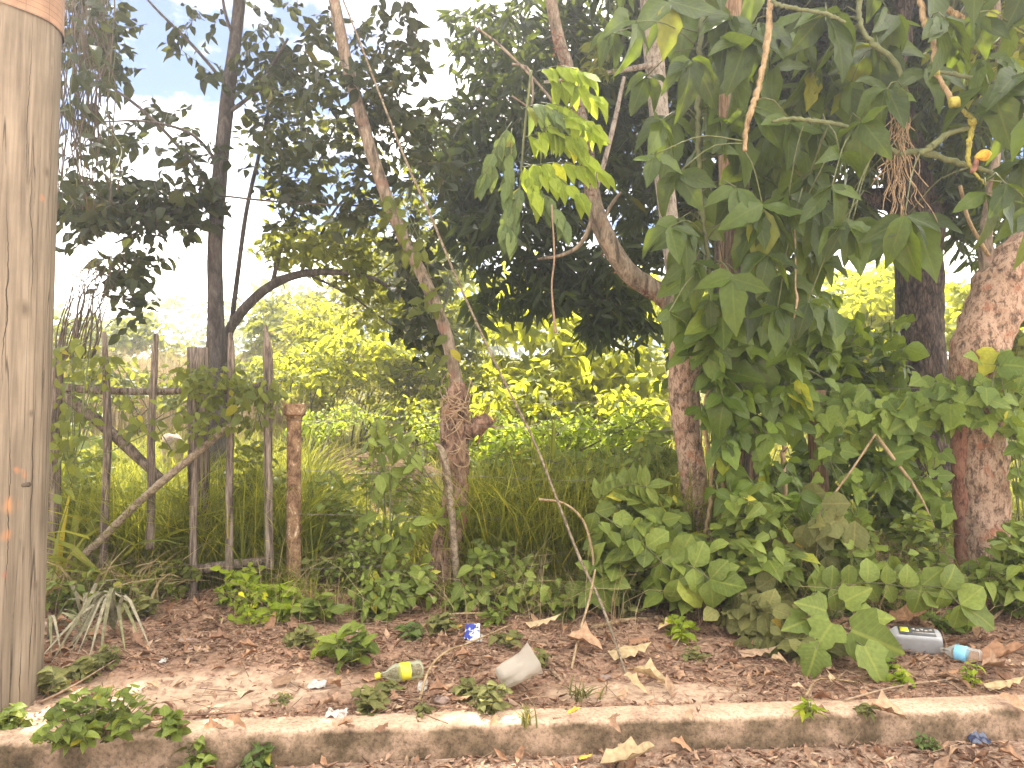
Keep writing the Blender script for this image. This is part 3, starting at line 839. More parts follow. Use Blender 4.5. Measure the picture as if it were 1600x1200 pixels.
_a, _b, _c = G(330, 1085), G(1000, 1085), G(60, 1118)
BARE = [(_a[0], _a[1], .85, .24), (_b[0], _b[1], .55, .13), (_c[0], _c[1], .45, .10)]
MAT['soil'] = soil_material()


def road_material():
    m, N, L, out = new_mat('gutter_and_bounce_road')
    geo = N('ShaderNodeNewGeometry')
    n2 = N('ShaderNodeTexNoise', Scale=38.0, Detail=8.0, Roughness=.75); L(geo.outputs['Position'], n2.inputs['Vector'])
    ra = ramp(N, [(.34, (.16, .10, .07)), (.5, (.34, .23, .16)), (.66, (.52, .38, .27))]); L(n2.outputs['Fac'], ra.inputs[0])
    n1 = N('ShaderNodeTexNoise', Scale=2.5, Detail=7.0, Roughness=.6); L(geo.outputs['Position'], n1.inputs['Vector'])
    rb = ramp(N, [(.35, (.42, .36, .29)), (.65, (.54, .47, .38))]); L(n1.outputs['Fac'], rb.inputs[0])  # pale part out of view, added to bounce sunlight onto the verge
    sp = N('ShaderNodeSeparateXYZ'); L(geo.outputs['Position'], sp.inputs[0])
    ad = N('ShaderNodeMath', operation='MULTIPLY_ADD'); ad.inputs[1].default_value = .5; L(n1.outputs['Fac'], ad.inputs[0]); L(sp.outputs['Y'], ad.inputs[2])
    mr = N('ShaderNodeMapRange'); mr.inputs[1].default_value = 2.4; mr.inputs[2].default_value = 2.8; L(ad.outputs[0], mr.inputs[0])
    mx = N('ShaderNodeMixRGB'); L(mr.outputs[0], mx.inputs['Fac']); L(rb.outputs[0], mx.inputs[1]); L(ra.outputs[0], mx.inputs[2])
    bs = N('ShaderNodeBsdfPrincipled', Roughness=.9); bs.inputs['Specular IOR Level'].default_value = .15
    L(mx.outputs[0], bs.inputs['Base Color'])
    bp = N('ShaderNodeBump', Strength=.6, Distance=.012); L(n2.outputs['Fac'], bp.inputs['Height']); L(bp.outputs[0], bs.inputs['Normal'])
    L(bs.outputs[0], out.inputs['Surface'])
    return m


MAT['road'] = road_material()


def kerb_material():
    m, N, L, out = new_mat('weathered_kerb_concrete')
    geo = N('ShaderNodeNewGeometry')
    n1 = N('ShaderNodeTexNoise', Scale=5.0, Detail=8.0, Roughness=.65); L(geo.outputs['Position'], n1.inputs['Vector'])
    n2 = N('ShaderNodeTexNoise', Scale=60.0, Detail=6.0, Roughness=.7); L(geo.outputs['Position'], n2.inputs['Vector'])
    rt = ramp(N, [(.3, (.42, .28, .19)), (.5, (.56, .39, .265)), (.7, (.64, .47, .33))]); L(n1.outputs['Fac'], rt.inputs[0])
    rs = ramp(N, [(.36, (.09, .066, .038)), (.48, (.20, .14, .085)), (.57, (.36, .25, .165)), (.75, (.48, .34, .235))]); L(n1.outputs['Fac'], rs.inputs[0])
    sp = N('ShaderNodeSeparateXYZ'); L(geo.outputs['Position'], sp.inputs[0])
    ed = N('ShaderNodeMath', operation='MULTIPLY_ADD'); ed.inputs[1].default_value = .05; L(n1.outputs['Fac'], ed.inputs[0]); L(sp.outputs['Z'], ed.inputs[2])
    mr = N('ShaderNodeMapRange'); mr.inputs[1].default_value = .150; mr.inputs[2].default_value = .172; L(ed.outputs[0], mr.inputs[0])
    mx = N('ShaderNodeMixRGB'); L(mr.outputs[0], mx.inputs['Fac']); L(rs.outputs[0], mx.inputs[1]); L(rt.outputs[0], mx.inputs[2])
    r2 = ramp(N, [(.34, g3(.52)), (.5, g3(.98)), (.68, g3(1.18))]); L(n2.outputs['Fac'], r2.inputs[0])
    mu = N('ShaderNodeMixRGB', blend_type='MULTIPLY'); mu.inputs['Fac'].default_value = 1; L(mx.outputs[0], mu.inputs[1]); L(r2.outputs[0], mu.inputs[2])
    bs = N('ShaderNodeBsdfPrincipled', Roughness=.92); bs.inputs['Specular IOR Level'].default_value = .15
    L(mu.outputs[0], bs.inputs['Base Color'])
    ad = N('ShaderNodeMath', operation='ADD'); L(n1.outputs['Fac'], ad.inputs[0]); L(n2.outputs['Fac'], ad.inputs[1])
    bp = N('ShaderNodeBump', Strength=.6, Distance=.008); L(ad.outputs[0], bp.inputs['Height']); L(bp.outputs[0], bs.inputs['Normal'])
    L(bs.outputs[0], out.inputs['Surface'])
    return m


MAT['kerb'] = kerb_material()

# ------------------------------------------------------------------ the setting
def axis(parts):
    return np.unique(np.round(np.concatenate([np.arange(a, b, d) for a, b, d in parts]), 4))


def sheet(S, T, zf):
    Sg, Tg = np.meshgrid(S, T, indexing='ij')
    x, y = xy(Sg, Tg)
    V = np.stack([x, y, zf(x, y, Sg, Tg)], -1).reshape(-1, 3)
    a, b = len(S), len(T)
    i = np.arange(a - 1)[:, None] * b + np.arange(b - 1)[None, :]
    Q = np.stack([i, i + b, i + b + 1, i + 1], -1).reshape(-1, 4)
    return MB().add(V, Q, None, np.stack([x, y], -1).reshape(-1, 2))


S_ax = axis([(-500, -60, 40), (-60, -8, 1.5), (-8, -4, .15), (-4, 5.2, .04), (5.2, 9, .15), (9, 60, 1.5), (60, 501, 40)])
T_ax = axis([(-500, -40, 60), (-40, -.5, 6), (-.5, -.01, .16), (.02, .03, .04), (.06, .2, .04), (.2, 2.6, .04), (2.6, 9, .15), (9, 30, .6), (30, 60, 3), (60, 701, 40)])
g = sheet(S_ax, T_ax, lambda x, y, s, t: gz(x, y)).obj('ground', MAT['soil'])
tag(g, 'leaf strewn earth verge rising into the grassy field', kind='structure')


def road_z(x, y, s, t):
    return -0.03 + 0.035 * np.exp(np.minimum(t, 0) * 3.0) + 0.012 * vnoise(s * 5, t * 5, 8) + 0.008 * vnoise(s * 14, t * 14, 9)


Tr = axis([(-8, -1.2, .4), (-1.2, .14, .04)])
Sr = axis([(-60, -5, 1.5), (-5, 5.5, .05), (5.5, 60, 1.5)])
rd = sheet(Sr, Tr, road_z).obj('road', MAT['road'])
tag(rd, 'roadside gutter covered in dead leaves below the kerb', kind='structure')

# kerb: rounded profile swept along the road, worn and uneven
prof = np.array([(0, -.15), (0, .02), (.002, .08), (.006, .125), (.018, .144), (.04, .15), (.09, .151), (.15, .15), (.178, .144), (.19, .125), (.192, -.14)])
Sk = axis([(-60, -4, 1.0), (-4, 5.2, .03), (5.2, 60, 1.0)])
V = []
for i, (t, z) in enumerate(prof):
    n = .012 * vnoise(Sk * 3, Sk * 0 + i * .7, 21) + .010 * vnoise(Sk * 14, Sk * 0 + i * 2.1, 22) + .006 * vnoise(Sk * 40, Sk * 0 + i * 3.1, 25)
    w = .03 * vnoise(Sk * .8, Sk * 0 + 5, 23)
    x, y = xy(Sk, t + (n if i < 6 else -n) + w)
    V.append(np.stack([x, y, z + n * (.6 if z > .1 else 0) + .012 * vnoise(Sk * .9, Sk * 0, 24)], -1))
V = np.array(V)
a, b = V.shape[:2]
i = np.arange(a - 1)[:, None] * b + np.arange(b - 1)[None, :]
Q = np.stack([i, i + 1, i + b + 1, i + b], -1).reshape(-1, 4)
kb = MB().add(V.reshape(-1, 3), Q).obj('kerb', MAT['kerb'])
tag(kb, 'worn tan concrete kerb with a mossy stained face', kind='structure')

# ------------------------------------------------------------------ utility pole
pole_base = W(-30, 1090, 3.62)
t_pole = thing('utility_pole', 'thick round bare wooden utility pole at the kerb', 'utility pole', (pole_base[0], pole_base[1], .12))
mb = MB()
pr = px_m(79, 3.6)
tube(mb, [(pole_base[0], pole_base[1], z) for z in (-.2, .2, 1.5, 3.0, 5.0, 8.5)], [pr * 1.03, pr * 1.02, pr * 1.0, pr * .98, pr * .94, pr * .84], sides=56, step=.05, lump=.018, seed=4, lscale=1.5)
mb.obj('shaft', MAT['pole'], t_pole)
zb = W(15, 42, 3.62)[2]
ns, nr = 56, 14
th = np.linspace(0, 2 * math.pi, ns + 1)
V, UV = [], []
for k in range(nr + 1):
    z = zb + k * .06
    for q in th:
        r_ = pr * .985 + .006 + .002 * math.sin(q * 7 + k)
        V.append((pole_base[0] + math.sin(q) * r_, pole_base[1] - math.cos(q) * r_, z + .004 * math.sin(q * 5))); UV.append((q * r_, z))
Q = [(k * (ns + 1) + j, k * (ns + 1) + j + 1, (k + 1) * (ns + 1) + j + 1, (k + 1) * (ns + 1) + j) for k in range(nr) for j in range(ns)]
tag(MB().add(V, Q, None, UV).obj('notice_band', MAT['notice'], t_pole), 'brown band with a printed grid wrapped round the pole')
mb = MB()
kn = W(38, 758, 3.62 - pr * .9); tube(mb, [kn + [0, .03, 0], kn + [0, -.008, 0]], [.012, .010], sides=10, step=.02)
mb.obj('nail_hole_plug', MAT['twig'], t_pole)

# ------------------------------------------------------------------ generic growers
def limb(mb, pts, Y, rad_px, **kw):
    """pts in photo pixels laid out at real depth(s) Y"""
    Ys = np.broadcast_to(np.asarray(Y, float), (len(pts),))
    P = [W(p[0], p[1], y) for p, y in zip(pts, Ys)]
    rr = np.broadcast_to(np.asarray(rad_px, float), (len(pts),)) * Ys / F
    return tube(mb, P, rr, **kw)


def clusters(blobs):
    out = []
    for (px, py, rx, ry, Y, dY, n) in blobs:
        k = int(n)
        u = unit(rng.normal(size=(k, 3))) * rng.random((k, 1)) ** .40
        a = px + rx * u[:, 0]; b = py + ry * u[:, 1]; c = Y + dY * u[:, 2]
        out += [W(a[i], b[i], c[i]) for i in range(k)]
    return np.array(out)


def sprays(C, per, twig, leaf, droop=.3, spread=.9, up=.7, rand=.6, hang=None, face=0.0):
    """leafy twigs: alternating leaves down each twig; returns leaves and the twig ends"""
    n = len(C)
    d = rng.normal(size=(n, 3)); d[:, 2] = d[:, 2] * .5 - droop * .8
    if hang is not None:
        d = d * (1 - hang) + np.array([0, 0, -1.0]) * hang * 1.5
    d = unit(d)
    L = twig * rng.uniform(.7, 1.3, n)
    A = C - d * L[:, None] * .5; B = C + d * L[:, None] * .5
    t = (np.arange(per) + .5) / per
    pos = A[:, None, :] + (B - A)[:, None, :] * t[None, :, None] + rng.normal(0, leaf * .08, (n, per, 3))
    u = unit(np.cross(d, np.array([0, 0, 1.0])) + rng.normal(0, .15, (n, 3)))
    sg = np.where(np.arange(per) % 2 == 0, 1.0, -1.0)
    ld = d[:, None, :] * .6 + u[:, None, :] * sg[None, :, None] * spread + rng.normal(0, .35, (n, per, 3))
    ld[..., 2] -= droop
    ld = unit(ld)
    nr = rng.normal(0, rand, (n, per, 3)); nr[..., 2] += up; nr[..., 1] -= face
    sz = leaf * np.exp(rng.normal(0, .22, (n, per)))
    return pos.reshape(-1, 3), ld.reshape(-1, 3), nr.reshape(-1, 3), sz.ravel(), A, B


def foliage(root, blobs, kind, mat, leaf, per=10, twig=.3, cap=120, min_px=10, droop=.3, up=.7, rand=.6, rest_rows=2, hang=None, twig_r=.003, twigs=True, rows=4, spread=.9, name='leaf', parent=None, twig_mat=None, face=0.0):
    C = clusters(blobs)
    pos, ld, nr, sz, A, B = sprays(C, per, twig, leaf, droop, spread, up, rand, hang, face)
    g_ = gz(pos[:, 0], pos[:, 1])
    ok = pos[:, 2] > g_ + .01
    put_leaves(root, kind, mat, pos[ok], ld[ok], nr[ok], sz[ok], cap=cap, min_px=min_px, rest_rows=rest_rows, rows=rows, name=name, parent=parent)
    if twigs:
        m = MB(); sticks(m, A, B, twig_r)
        o = m.obj('twigs', twig_mat or MAT['twig'], parent or root); o['kind'] = 'stuff'
    return C


def bush(name, label, cat, base, blobs, kind, mat, leaf, group=None, stems=5, stem_r=.012, stem_mat=None, **kw):
    if base is None:
        b0 = blobs[0]; p = W(b0[0], b0[1], b0[4]); base = (p[0], p[1], float(gz(p[0], p[1])))
    t = thing(name, label, cat, base, group)
    C = foliage(t, blobs, kind, mat, leaf, **kw)
    if stems:
        m = MB()
        for i in range(stems):
            e = C[int(rng.integers(0, len(C)))]
            b = np.array(base) + np.array([rng.normal(0, .08), rng.normal(0, .08), -.03])
            mid = (b + e) / 2 + rng.normal(0, .06, 3)
            tube(m, [b, mid, e], [stem_r, stem_r * .7, stem_r * .3], sides=6, step=.15)
        m.obj('stem', stem_mat or MAT['twig'], t)
    return t
def FY(px):
    return 5.42 / (1 - .0000722 * (px - 800))


def foot(px, py):
    p = G(px, py)
    return (p[0], p[1], p[2])


def down(P, depth=.25):
    """carry a trunk on into the ground"""
    return P


# ------------------------------------------------------------------ trees on the fence line
# live stake with the leaning shoot
ya = FY(712)
t_a = thing('live_fence_post', 'gnarled stump of a live fence post sprouting one long leaning shoot', 'tree', foot(695, 935))
mb = MB()
limb(mb, [(690, 985), (692, 930), (694, 880), (703, 835), (711, 770), (708, 700), (712, 650), (714, 615), (717, 596)], ya, [27, 25, 24, 22, 21, 20, 22, 18, 11.5], sides=26, step=.025, lump=.45, seed=31, lscale=7)
limb(mb, [(722, 672), (742, 668), (764, 655)], [ya, ya, ya - .05], [15, 13, 9], sides=16, step=.02, lump=.6, seed=35, lscale=11)
mb.obj('trunk', MAT['stump'], t_a)
mb = MB()
limb(mb, [(716, 610), (703, 545), (686, 490), (660, 430), (630, 370), (604, 308), (575, 220), (545, 110), (522, 0), (500, -120), (470, -320)], [ya, ya, ya, ya + .05, ya + .1, ya + .1, ya + .1, ya + .1, ya, ya, ya], [10, 10, 10, 9.5, 10, 10, 10, 9.5, 9, 8, 5], sides=14, step=.05, lump=.10, seed=33, lscale=5)
tag(mb.obj('branch', MAT['smooth_bark'], t_a), 'long leaning grey shoot')
mb = MB()   # thin creeper stems knotted round the stump head
for k in range(15):
    a0 = rng.uniform(0, 6.28); zz = rng.uniform(600, 720)
    pts = []
    for q in range(6):
        pts.append(W(712 + 24 * math.cos(a0 + q * .8) + rng.normal(0, 3), zz + q * rng.uniform(4, 16) * (1 if k % 3 else -1), ya - .12 * abs(math.sin(a0 + q * .8)) - .02))
    tube(mb, pts, .0038, sides=5, step=.04)
mb.obj('creeper_stems', MAT['root'], t_a)['kind'] = 'stuff'
mb = MB()
for k in range(40):
    e = W(762 + rng.normal(0, 10), 655 + rng.normal(0, 10), ya - .04)
    tube(mb, [W(742 + rng.normal(0, 8), 668 + rng.normal(0, 8), ya), e], [.006, .002], sides=4, step=.05)
mb.obj('torn_wood', MAT['red_bark'], t_a)['kind'] = 'stuff'
foliage(t_a, [(480, 150, 80, 150, 5.9, .7, 46), (600, 110, 75, 110, 5.8, .7, 44), (640, 230, 75, 110, 6.0, .7, 36), (545, 290, 70, 60, 5.8, .5, 20), (640, 420, 40, 70, 5.7, .3, 18), (660, 510, 40, 40, 5.6, .25, 12), (540, -330, 260, 240, 6, 1.3, 320)], 'ovate', MAT['slim'], .105, per=10, twig=.34, cap=260, droop=.35)

# slim dark tree behind the gate
yf = 6.45
t_f = thing('slim_tree', 'tall slim dark tree standing straight behind the stick gate', 'tree', tuple(np.append(W(338, 900, yf)[:2], float(gz(W(338, 900, yf)[0], yf)))))
mb = MB()
limb(mb, [(338, 940), (337, 760), (337, 590), (337, 480), (336, 390), (343, 280), (356, 150), (369, 50), (380, -60), (395, -260)], yf, [16, 15, 15, 12.5, 11.5, 11.5, 10.5, 9.5, 9, 6], sides=18, step=.06, lump=.08, seed=41, lscale=4)
mb.obj('trunk', MAT['slim_bark'], t_f)
for k, (pts, r_) in enumerate([([(350, 128), (300, 70), (240, 10), (190, -50)], [3, 2.5, 2, 1.5]), ([(336, 300), (280, 230), (220, 170), (150, 120)], [4, 3, 2.5, 1.5]), ([(345, 260), (300, 210), (230, 190), (160, 190)], [3, 2.5, 2, 1]), ([(366, 60), (352, 20), (340, -60)], [3, 2.5, 2]), ([(340, 320), (290, 320), (240, 350), (180, 380)], [4, 3, 2.5, 1.5]), ([(352, 180), (400, 140), (450, 60)], [3.5, 3, 2])]):
    mb = MB(); limb(mb, pts, [yf, yf - .1, yf - .2, yf - .3][:len(pts)], r_, sides=7, step=.08, lump=.06, seed=50 + k)
    mb.obj('branch', MAT['slim_bark'], t_f)
foliage(t_f, [(220, 320, 120, 45, 6.2, .5, 62), (130, 325, 50, 50, 6.2, .5, 26), (215, 420, 45, 50, 6.2, .35, 17), (300, 300, 50, 50, 6.3, .3, 14), (200, 485, 30, 30, 6.2, .2, 4), (250, 210, 100, 60, 6.3, .6, 14), (420, 110, 70, 120, 6.7, .7, 40), (450, 300, 70, 70, 6.9, .7, 26), (310, 60, 40, 70, 6.4, .5, 7), (150, 60, 60, 90, 6.4, .5, 34), (280, -330, 520, 240, 6.8, 1.6, 520), (500, -190, 330, 110, 8.6, .9, 330)], 'ovate', MAT['slim'], .115, per=10, twig=.40, cap=280, droop=.4)  # final blob, out of view, is added to block sun from the verge

# arched young tree beside it
t_g = thing('arched_tree', 'young tree with a stem arched over to the right beyond the gate', 'tree', tuple(np.append(W(352, 900, 6.9)[:2], float(gz(W(352, 900, 6.9)[0], 6.9)))))
mb = MB()
limb(mb, [(350, 930), (350, 700), (352, 545), (372, 495), (415, 452), (462, 430), (520, 425), (580, 434), (640, 470)], 6.9, [8, 8, 8, 8, 7.5, 6.5, 5, 3.5, 2], sides=12, step=.06, lump=.10, seed=61)
mb.obj('trunk', MAT['slim_bark'], t_g)
for k, (pts, r_) in enumerate([([(355, 560), (370, 440), (385, 330), (405, 240), (430, 120)], [4.5, 4, 3.5, 3, 2]), ([(425, 447), (438, 390), (455, 340), (500, 250), (530, 180)], [4, 3.5, 3, 2, 1.5]), ([(468, 430), (500, 370), (530, 320), (600, 250)], [3, 2.5, 2, 1]), ([(480, 428), (545, 460), (600, 500), (690, 560)], [2.5, 2, 1.6, 1]), ([(545, 458), (580, 435), (620, 405)], [1.6, 1.3, .9])]):
    mb = MB(); limb(mb, pts, 6.9 + .1 * k, r_, sides=6, step=.08, lump=.06, seed=70 + k)
    mb.obj('branch', MAT['slim_bark'], t_g)
foliage(t_g, [(480, 380, 80, 45, 7.1, .7, 60), (560, 390, 70, 60, 7.2, .7, 60), (590, 470, 60, 50, 7.3, .7, 34), (430, 200, 60, 120, 7.2, .6, 20), (540, 230, 70, 70, 7.2, .6, 22), (620, 330, 60, 60, 7.2, .6, 34)], 'ovate', MAT['olive'], .10, per=9, twig=.34, cap=200, droop=.3)

# peeling pink-barked tree with the curved limb
yb = FY(1080)
t_b = thing('peeling_bark_tree', 'vine-clad tree with pinkish peeling bark and a limb curving up to the left', 'tree', foot(1090, 915))
mb = MB()
limb(mb, [(1096, 970), (1094, 890), (1088, 820), (1084, 760), (1074, 680), (1068, 610), (1068, 550), (1062, 500), (1050, 474)], yb, [26, 24, 21, 21, 19, 23, 24, 21, 17], sides=28, step=.03, lump=.20, seed=81, lscale=6)
mb.obj('trunk', MAT['gumbo'], t_b)
mb = MB()
limb(mb, [(1062, 495), (1040, 465), (1012, 447), (985, 428), (958, 392), (936, 345), (925, 295), (915, 220), (896, 140), (882, 90), (868, 40), (850, -60), (820, -200)], [yb, yb, yb, yb - .03, yb - .05, yb - .05, yb, yb + .05, yb + .1, yb + .1, yb + .1, yb, yb], [18, 17, 16, 15, 14.5, 14, 12, 11, 10, 10, 9.5, 9, 6], sides=20, step=.03, lump=.12, seed=83, lscale=7)
br_b = mb.obj('branch', MAT['smooth_bark'], t_b); br_b['label'] = 'curved limb with red peeling underside'
mb = MB()   # curling red bark flakes along the underside
A, r_ = limb(MB(), [(1040, 465), (1012, 447), (985, 428), (958, 392), (936, 345), (925, 295), (915, 220), (896, 140), (882, 90), (868, 40)], yb - .02, 14, sides=4, step=.015)
fp, fd, fn = [], [], []
for p, r0 in zip(A, r_):
    for q in range(5):
        a_ = rng.uniform(2.4, 4.4)
        off = np.array([math.sin(a_), -abs(rng.normal(.5, .4)), math.cos(a_) - .2]); off = off / np.linalg.norm(off)
        fp.append(p + off * r0 * 1.0); fd.append(rng.normal(0, 1, 3) + off * .6); fn.append(off)
mb = MB(); leaves_mb(mb, 'withered', 2, np.array(fp), np.array(fd), np.array(fn), rng.uniform(.012, .045, len(fp)))
o = mb.obj('bark_flakes', MAT['red_bark'], br_b); o['kind'] = 'stuff'
for k, (pts, r_) in enumerate([([(924, 300), (925, 340), (908, 380), (880, 398), (840, 405)], [4, 4, 3.5, 3, 2]), ([(938, 352), (955, 320), (970, 300)], [3.5, 3, 2]), ([(915, 220), (880, 180), (840, 130), (780, 70), (740, 40)], [3, 2.5, 2, 2, 1.5]), ([(800, 100), (828, 110), (830, 165), (800, 150)], [2, 2, 1.8, 1.3])]):
    mb = MB(); limb(mb, pts, yb - .05, r_, sides=7, step=.05, lump=.1, seed=90 + k); mb.obj('branch', MAT['smooth_bark'], t_b)
foliage(t_b, [(1000, -430, 480, 120, 5.7, 1.1, 330), (1350, -430, 300, 120, 5.9, 1.0, 150)], 'ovate', MAT['olive'], .13, per=10, twig=.42, cap=0, droop=.35)  # unseen crown overhead, added to shade the verge
# its low compound-leaved sprig; sunlit and shaded leaflets painted in two leaf colours
ysp = 4.75
spines = [((838, 112), (912, 112), 7, .9), ((845, 160), (925, 195), 7, .9), ((818, 215), (895, 215), 7, .9), ((850, 130), (930, 150), 6, .8), ((820, 240), (880, 185), 3, .8), ((845, 200), (915, 240), 6, .9), ((812, 262), (935, 265), 7, .9), ((815, 258), (835, 300), 4, .8), ((818, 255), (900, 300), 6, .9), ((800, 190), (760, 270), 6, .0), ((815, 170), (868, 175), 5, .0), ((800, 200), (790, 350), 7, .0), ((830, 290), (875, 340), 5, .0), ((815, 280), (800, 360), 5, .0)]
mb = MB()
limb(mb, [(830, 110), (826, 150), (820, 200), (815, 258), (812, 300)], ysp, [2.5, 2.3, 2, 1.8, 1.3], sides=6, step=.04)
PP = {True: [[], [], [], []], False: [[], [], [], []]}
for (p0, p1, n_, br) in spines:
    a_ = W(*p0, ysp); b_ = W(*p1, ysp - .12)
    mid = (a_ + b_) / 2 + np.array([0, 0, .04])
    cur = spline([a_, mid, b_], n_ + 1)
    tube(mb, cur, .0025, sides=4, step=.05)
    ax = unit(b_ - a_)
    for i in range(1, n_ + 1):
        for sgn in (-1, 1):
            q = PP[br > .5]
            side = np.array([0, sgn * 1.0, .15])
            dd = ax * .55 + side * .35 + np.array([0, 0, -.85]) + rng.normal(0, .12, 3)
            q[0].append(cur[i] + rng.normal(0, .004, 3)); q[1].append(dd); q[2].append(np.array([0, -.7, .5]) + rng.normal(0, .25, 3)); q[3].append(rng.uniform(.15, .20))
    q = PP[br > .5]; q[0].append(cur[-1]); q[1].append(ax * .8 + np.array([0, 0, -.6])); q[2].append(np.array([0, -.5, .8])); q[3].append(.2)
spr = mb.obj('sprig', MAT['stem'], t_b)
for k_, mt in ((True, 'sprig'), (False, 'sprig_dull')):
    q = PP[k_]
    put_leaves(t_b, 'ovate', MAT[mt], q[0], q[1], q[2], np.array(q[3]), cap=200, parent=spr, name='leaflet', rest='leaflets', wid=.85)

# second, darker trunk roped with vines just right of it
yb2 = FY(1150) + .45
t_b2 = thing('vine_roped_tree', 'dark straight trunk roped with hanging vine stems beside the peeling tree', 'tree', tuple(np.append(W(1155, 900, yb2)[:2], float(gz(W(1155, 900, yb2)[0], yb2)))))
mb = MB()
limb(mb, [(1160, 960), (1158, 860), (1152, 700), (1150, 560), (1148, 420), (1146, 250), (1142, 80), (1138, -120), (1130, -400)], yb2, [34, 31, 28, 26, 24, 22, 20, 18, 12], sides=24, step=.05, lump=.12, seed=101, lscale=5)
mb.obj('trunk', MAT['post_wood'], t_b2)
mb = MB()
for k in range(34):
    x0 = 1150 + rng.normal(0, 24); pts = []
    for q in range(7):
        pts.append(W(x0 + rng.normal(0, 4), 300 + q * 92 + rng.normal(0, 10), yb2 - .14 + rng.normal(0, .015)))
    tube(mb, pts, rng.uniform(.003, .008), sides=5, step=.09)
mb.obj('vine_stems', MAT['twig'], t_b2)['kind'] = 'stuff'

# pale straight trunk high in the canopy
t_e = thing('pale_trunk_tree', 'pale straight speckled trunk rising through the canopy above the curved limb', 'tree', tuple(np.append(W(1094, 900, 7.2)[:2], float(gz(W(1094, 900, 7.2)[0], 7.2)))))
mb = MB()
limb(mb, [(1094, 900), (1078, 640), (1058, 460), (1040, 300), (1024, 110), (1017, 20), (1012, -100), (1005, -350)], 7.2, [15, 14, 14, 15, 16, 16, 15, 11], sides=18, step=.07, lump=.08, seed=111)
mb.obj('trunk', MAT['pale_bark'], t_e)
mb = MB(); limb(mb, [(1028, 100), (960, 112), (900, 122), (850, 128)], 7.1, [5, 4, 3, 2], sides=7, step=.08); mb.obj('branch', MAT['pale_bark'], t_e)
mb = MB(); limb(mb, [(930, 300), (945, 250), (960, 190), (975, 120)], 7.1, [4, 4, 4, 3], sides=7, step=.08); mb.obj('branch', MAT['pale_bark'], t_e)
foliage(t_e, [(1000, -260, 260, 140, 7.2, 1.2, 130), (940, 90, 40, 30, 6.9, .3, 8)], 'ovate', MAT['olive'], .11, per=9, twig=.36, cap=40, droop=.3)

# big pink-barked tree on the right
yc = FY(1540) - .15
t_c = thing('leaning_pink_tree', 'stout pink-barked tree leaning out over the fence at the right', 'tree', foot(1536, 875))
mb = MB()
limb(mb, [(1545, 960), (1541, 880), (1539, 800), (1537, 720), (1533, 650), (1528, 590), (1536, 530), (1558, 470), (1586, 425), (1640, 360), (1720, 280), (1800, 150), (1850, -60)], yc, [39, 36, 33, 33, 34, 38, 42, 42, 42, 40, 34, 30, 22], sides=34, step=.03, lump=.26, seed=121, lscale=6)
mb.obj('trunk', MAT['gumbo'], t_c)
mb = MB()
limb(mb, [(1512, 940), (1508, 840), (1503, 760), (1503, 690), (1512, 630), (1520, 590)], yc + .02, [16, 15, 14, 14, 15, 14], sides=18, step=.03, lump=.25, seed=125, lscale=7)
tag(mb.obj('side_stem', MAT['red_bark'], t_c), 'thin reddish second stem')
mb = MB()
limb(mb, [(1555, 470), (1545, 420), (1540, 370), (1548, 300), (1560, 200), (1560, 60), (1555, -80)], yc, [20, 13, 10, 7, 6, 5, 4], sides=12, step=.05, lump=.15, seed=127)
mb.obj('branch', MAT['smooth_bark'], t_c)
foliage(t_c, [(1560, 60, 90, 90, 5.6, .5, 24), (1650, -60, 200, 160, 5.8, .8, 80)], 'ovate', MAT['olive'], .13, per=8, twig=.36, cap=40, droop=.4)

# dark broad-crowned tree further back
ym = 9.0
t_m = thing('dark_crowned_tree', 'old furrowed dark trunk under a dense crown of long narrow leaves', 'tree', tuple(np.append(W(1445, 760, ym)[:2], float(gz(W(1445, 760, ym)[0], ym)))))
mb = MB()
limb(mb, [(1450, 830), (1446, 700), (1442, 600), (1438, 540), (1436, 470), (1436, 400), (1428, 330), (1400, 200), (1360, 40), (1320, -160)], ym, [46, 40, 37, 36, 34, 35, 38, 30, 24, 16], sides=30, step=.06, lump=.12, seed=131, lscale=3)
mb.obj('trunk', MAT['dark_bark'], t_m)
for k, (pts, r_, y2) in enumerate([([(1430, 330), (1380, 310), (1300, 320), (1200, 300), (1050, 240), (900, 200)], [22, 18, 15, 12, 9, 6], 9.2), ([(1436, 360), (1490, 270), (1560, 180), (1650, 60)], [22, 16, 13, 8], 9.2), ([(1400, 200), (1300, 120), (1180, 60), (1000, -60)], [16, 13, 11, 7], 9.6), ([(1400, 60), (1420, 10), (1435, -60)], [8, 7, 6], 7.5), ([(1405, 0), (1418, 60), (1400, 120)], [8, 8, 6], 7.5)]):
    mb = MB(); limb(mb, pts, y2, r_, sides=12, step=.12, lump=.1, seed=140 + k); mb.obj('branch', MAT['dark_bark'], t_m)
foliage(t_m, [(800, 350, 110, 90, 8.6, .9, 95), (900, 440, 110, 60, 8.6, .7, 84), (960, 490, 70, 40, 8.5, .5, 50), (780, 470, 60, 30, 8.5, .4, 14), (720, 240, 80, 100, 8.9, 1.0, 80), (740, 330, 60, 60, 8.8, .8, 60), (850, 150, 150, 160, 9.0, 1.2, 170), (1000, 300, 130, 130, 9.0, 1.0, 165), (1080, 100, 200, 150, 9.2, 1.3, 240), (1250, 250, 180, 150, 9.3, 1.2, 330), (1300, 60, 200, 130, 9.3, 1.3, 300), (1500, 150, 160, 180, 9.4, 1.3, 300), (1540, 330, 80, 80, 9.0, .8, 70), (1180, 400, 110, 60, 9.2, .8, 70), (1330, 350, 60, 30, 9.6, .5, 24), (740, 60, 50, 80, 9, .8, 20)],
        'lance', MAT['mango'], .23, per=12, twig=.36, cap=300, droop=.55, rand=.8, rest_rows=2, twig_r=.004)
mb = MB()
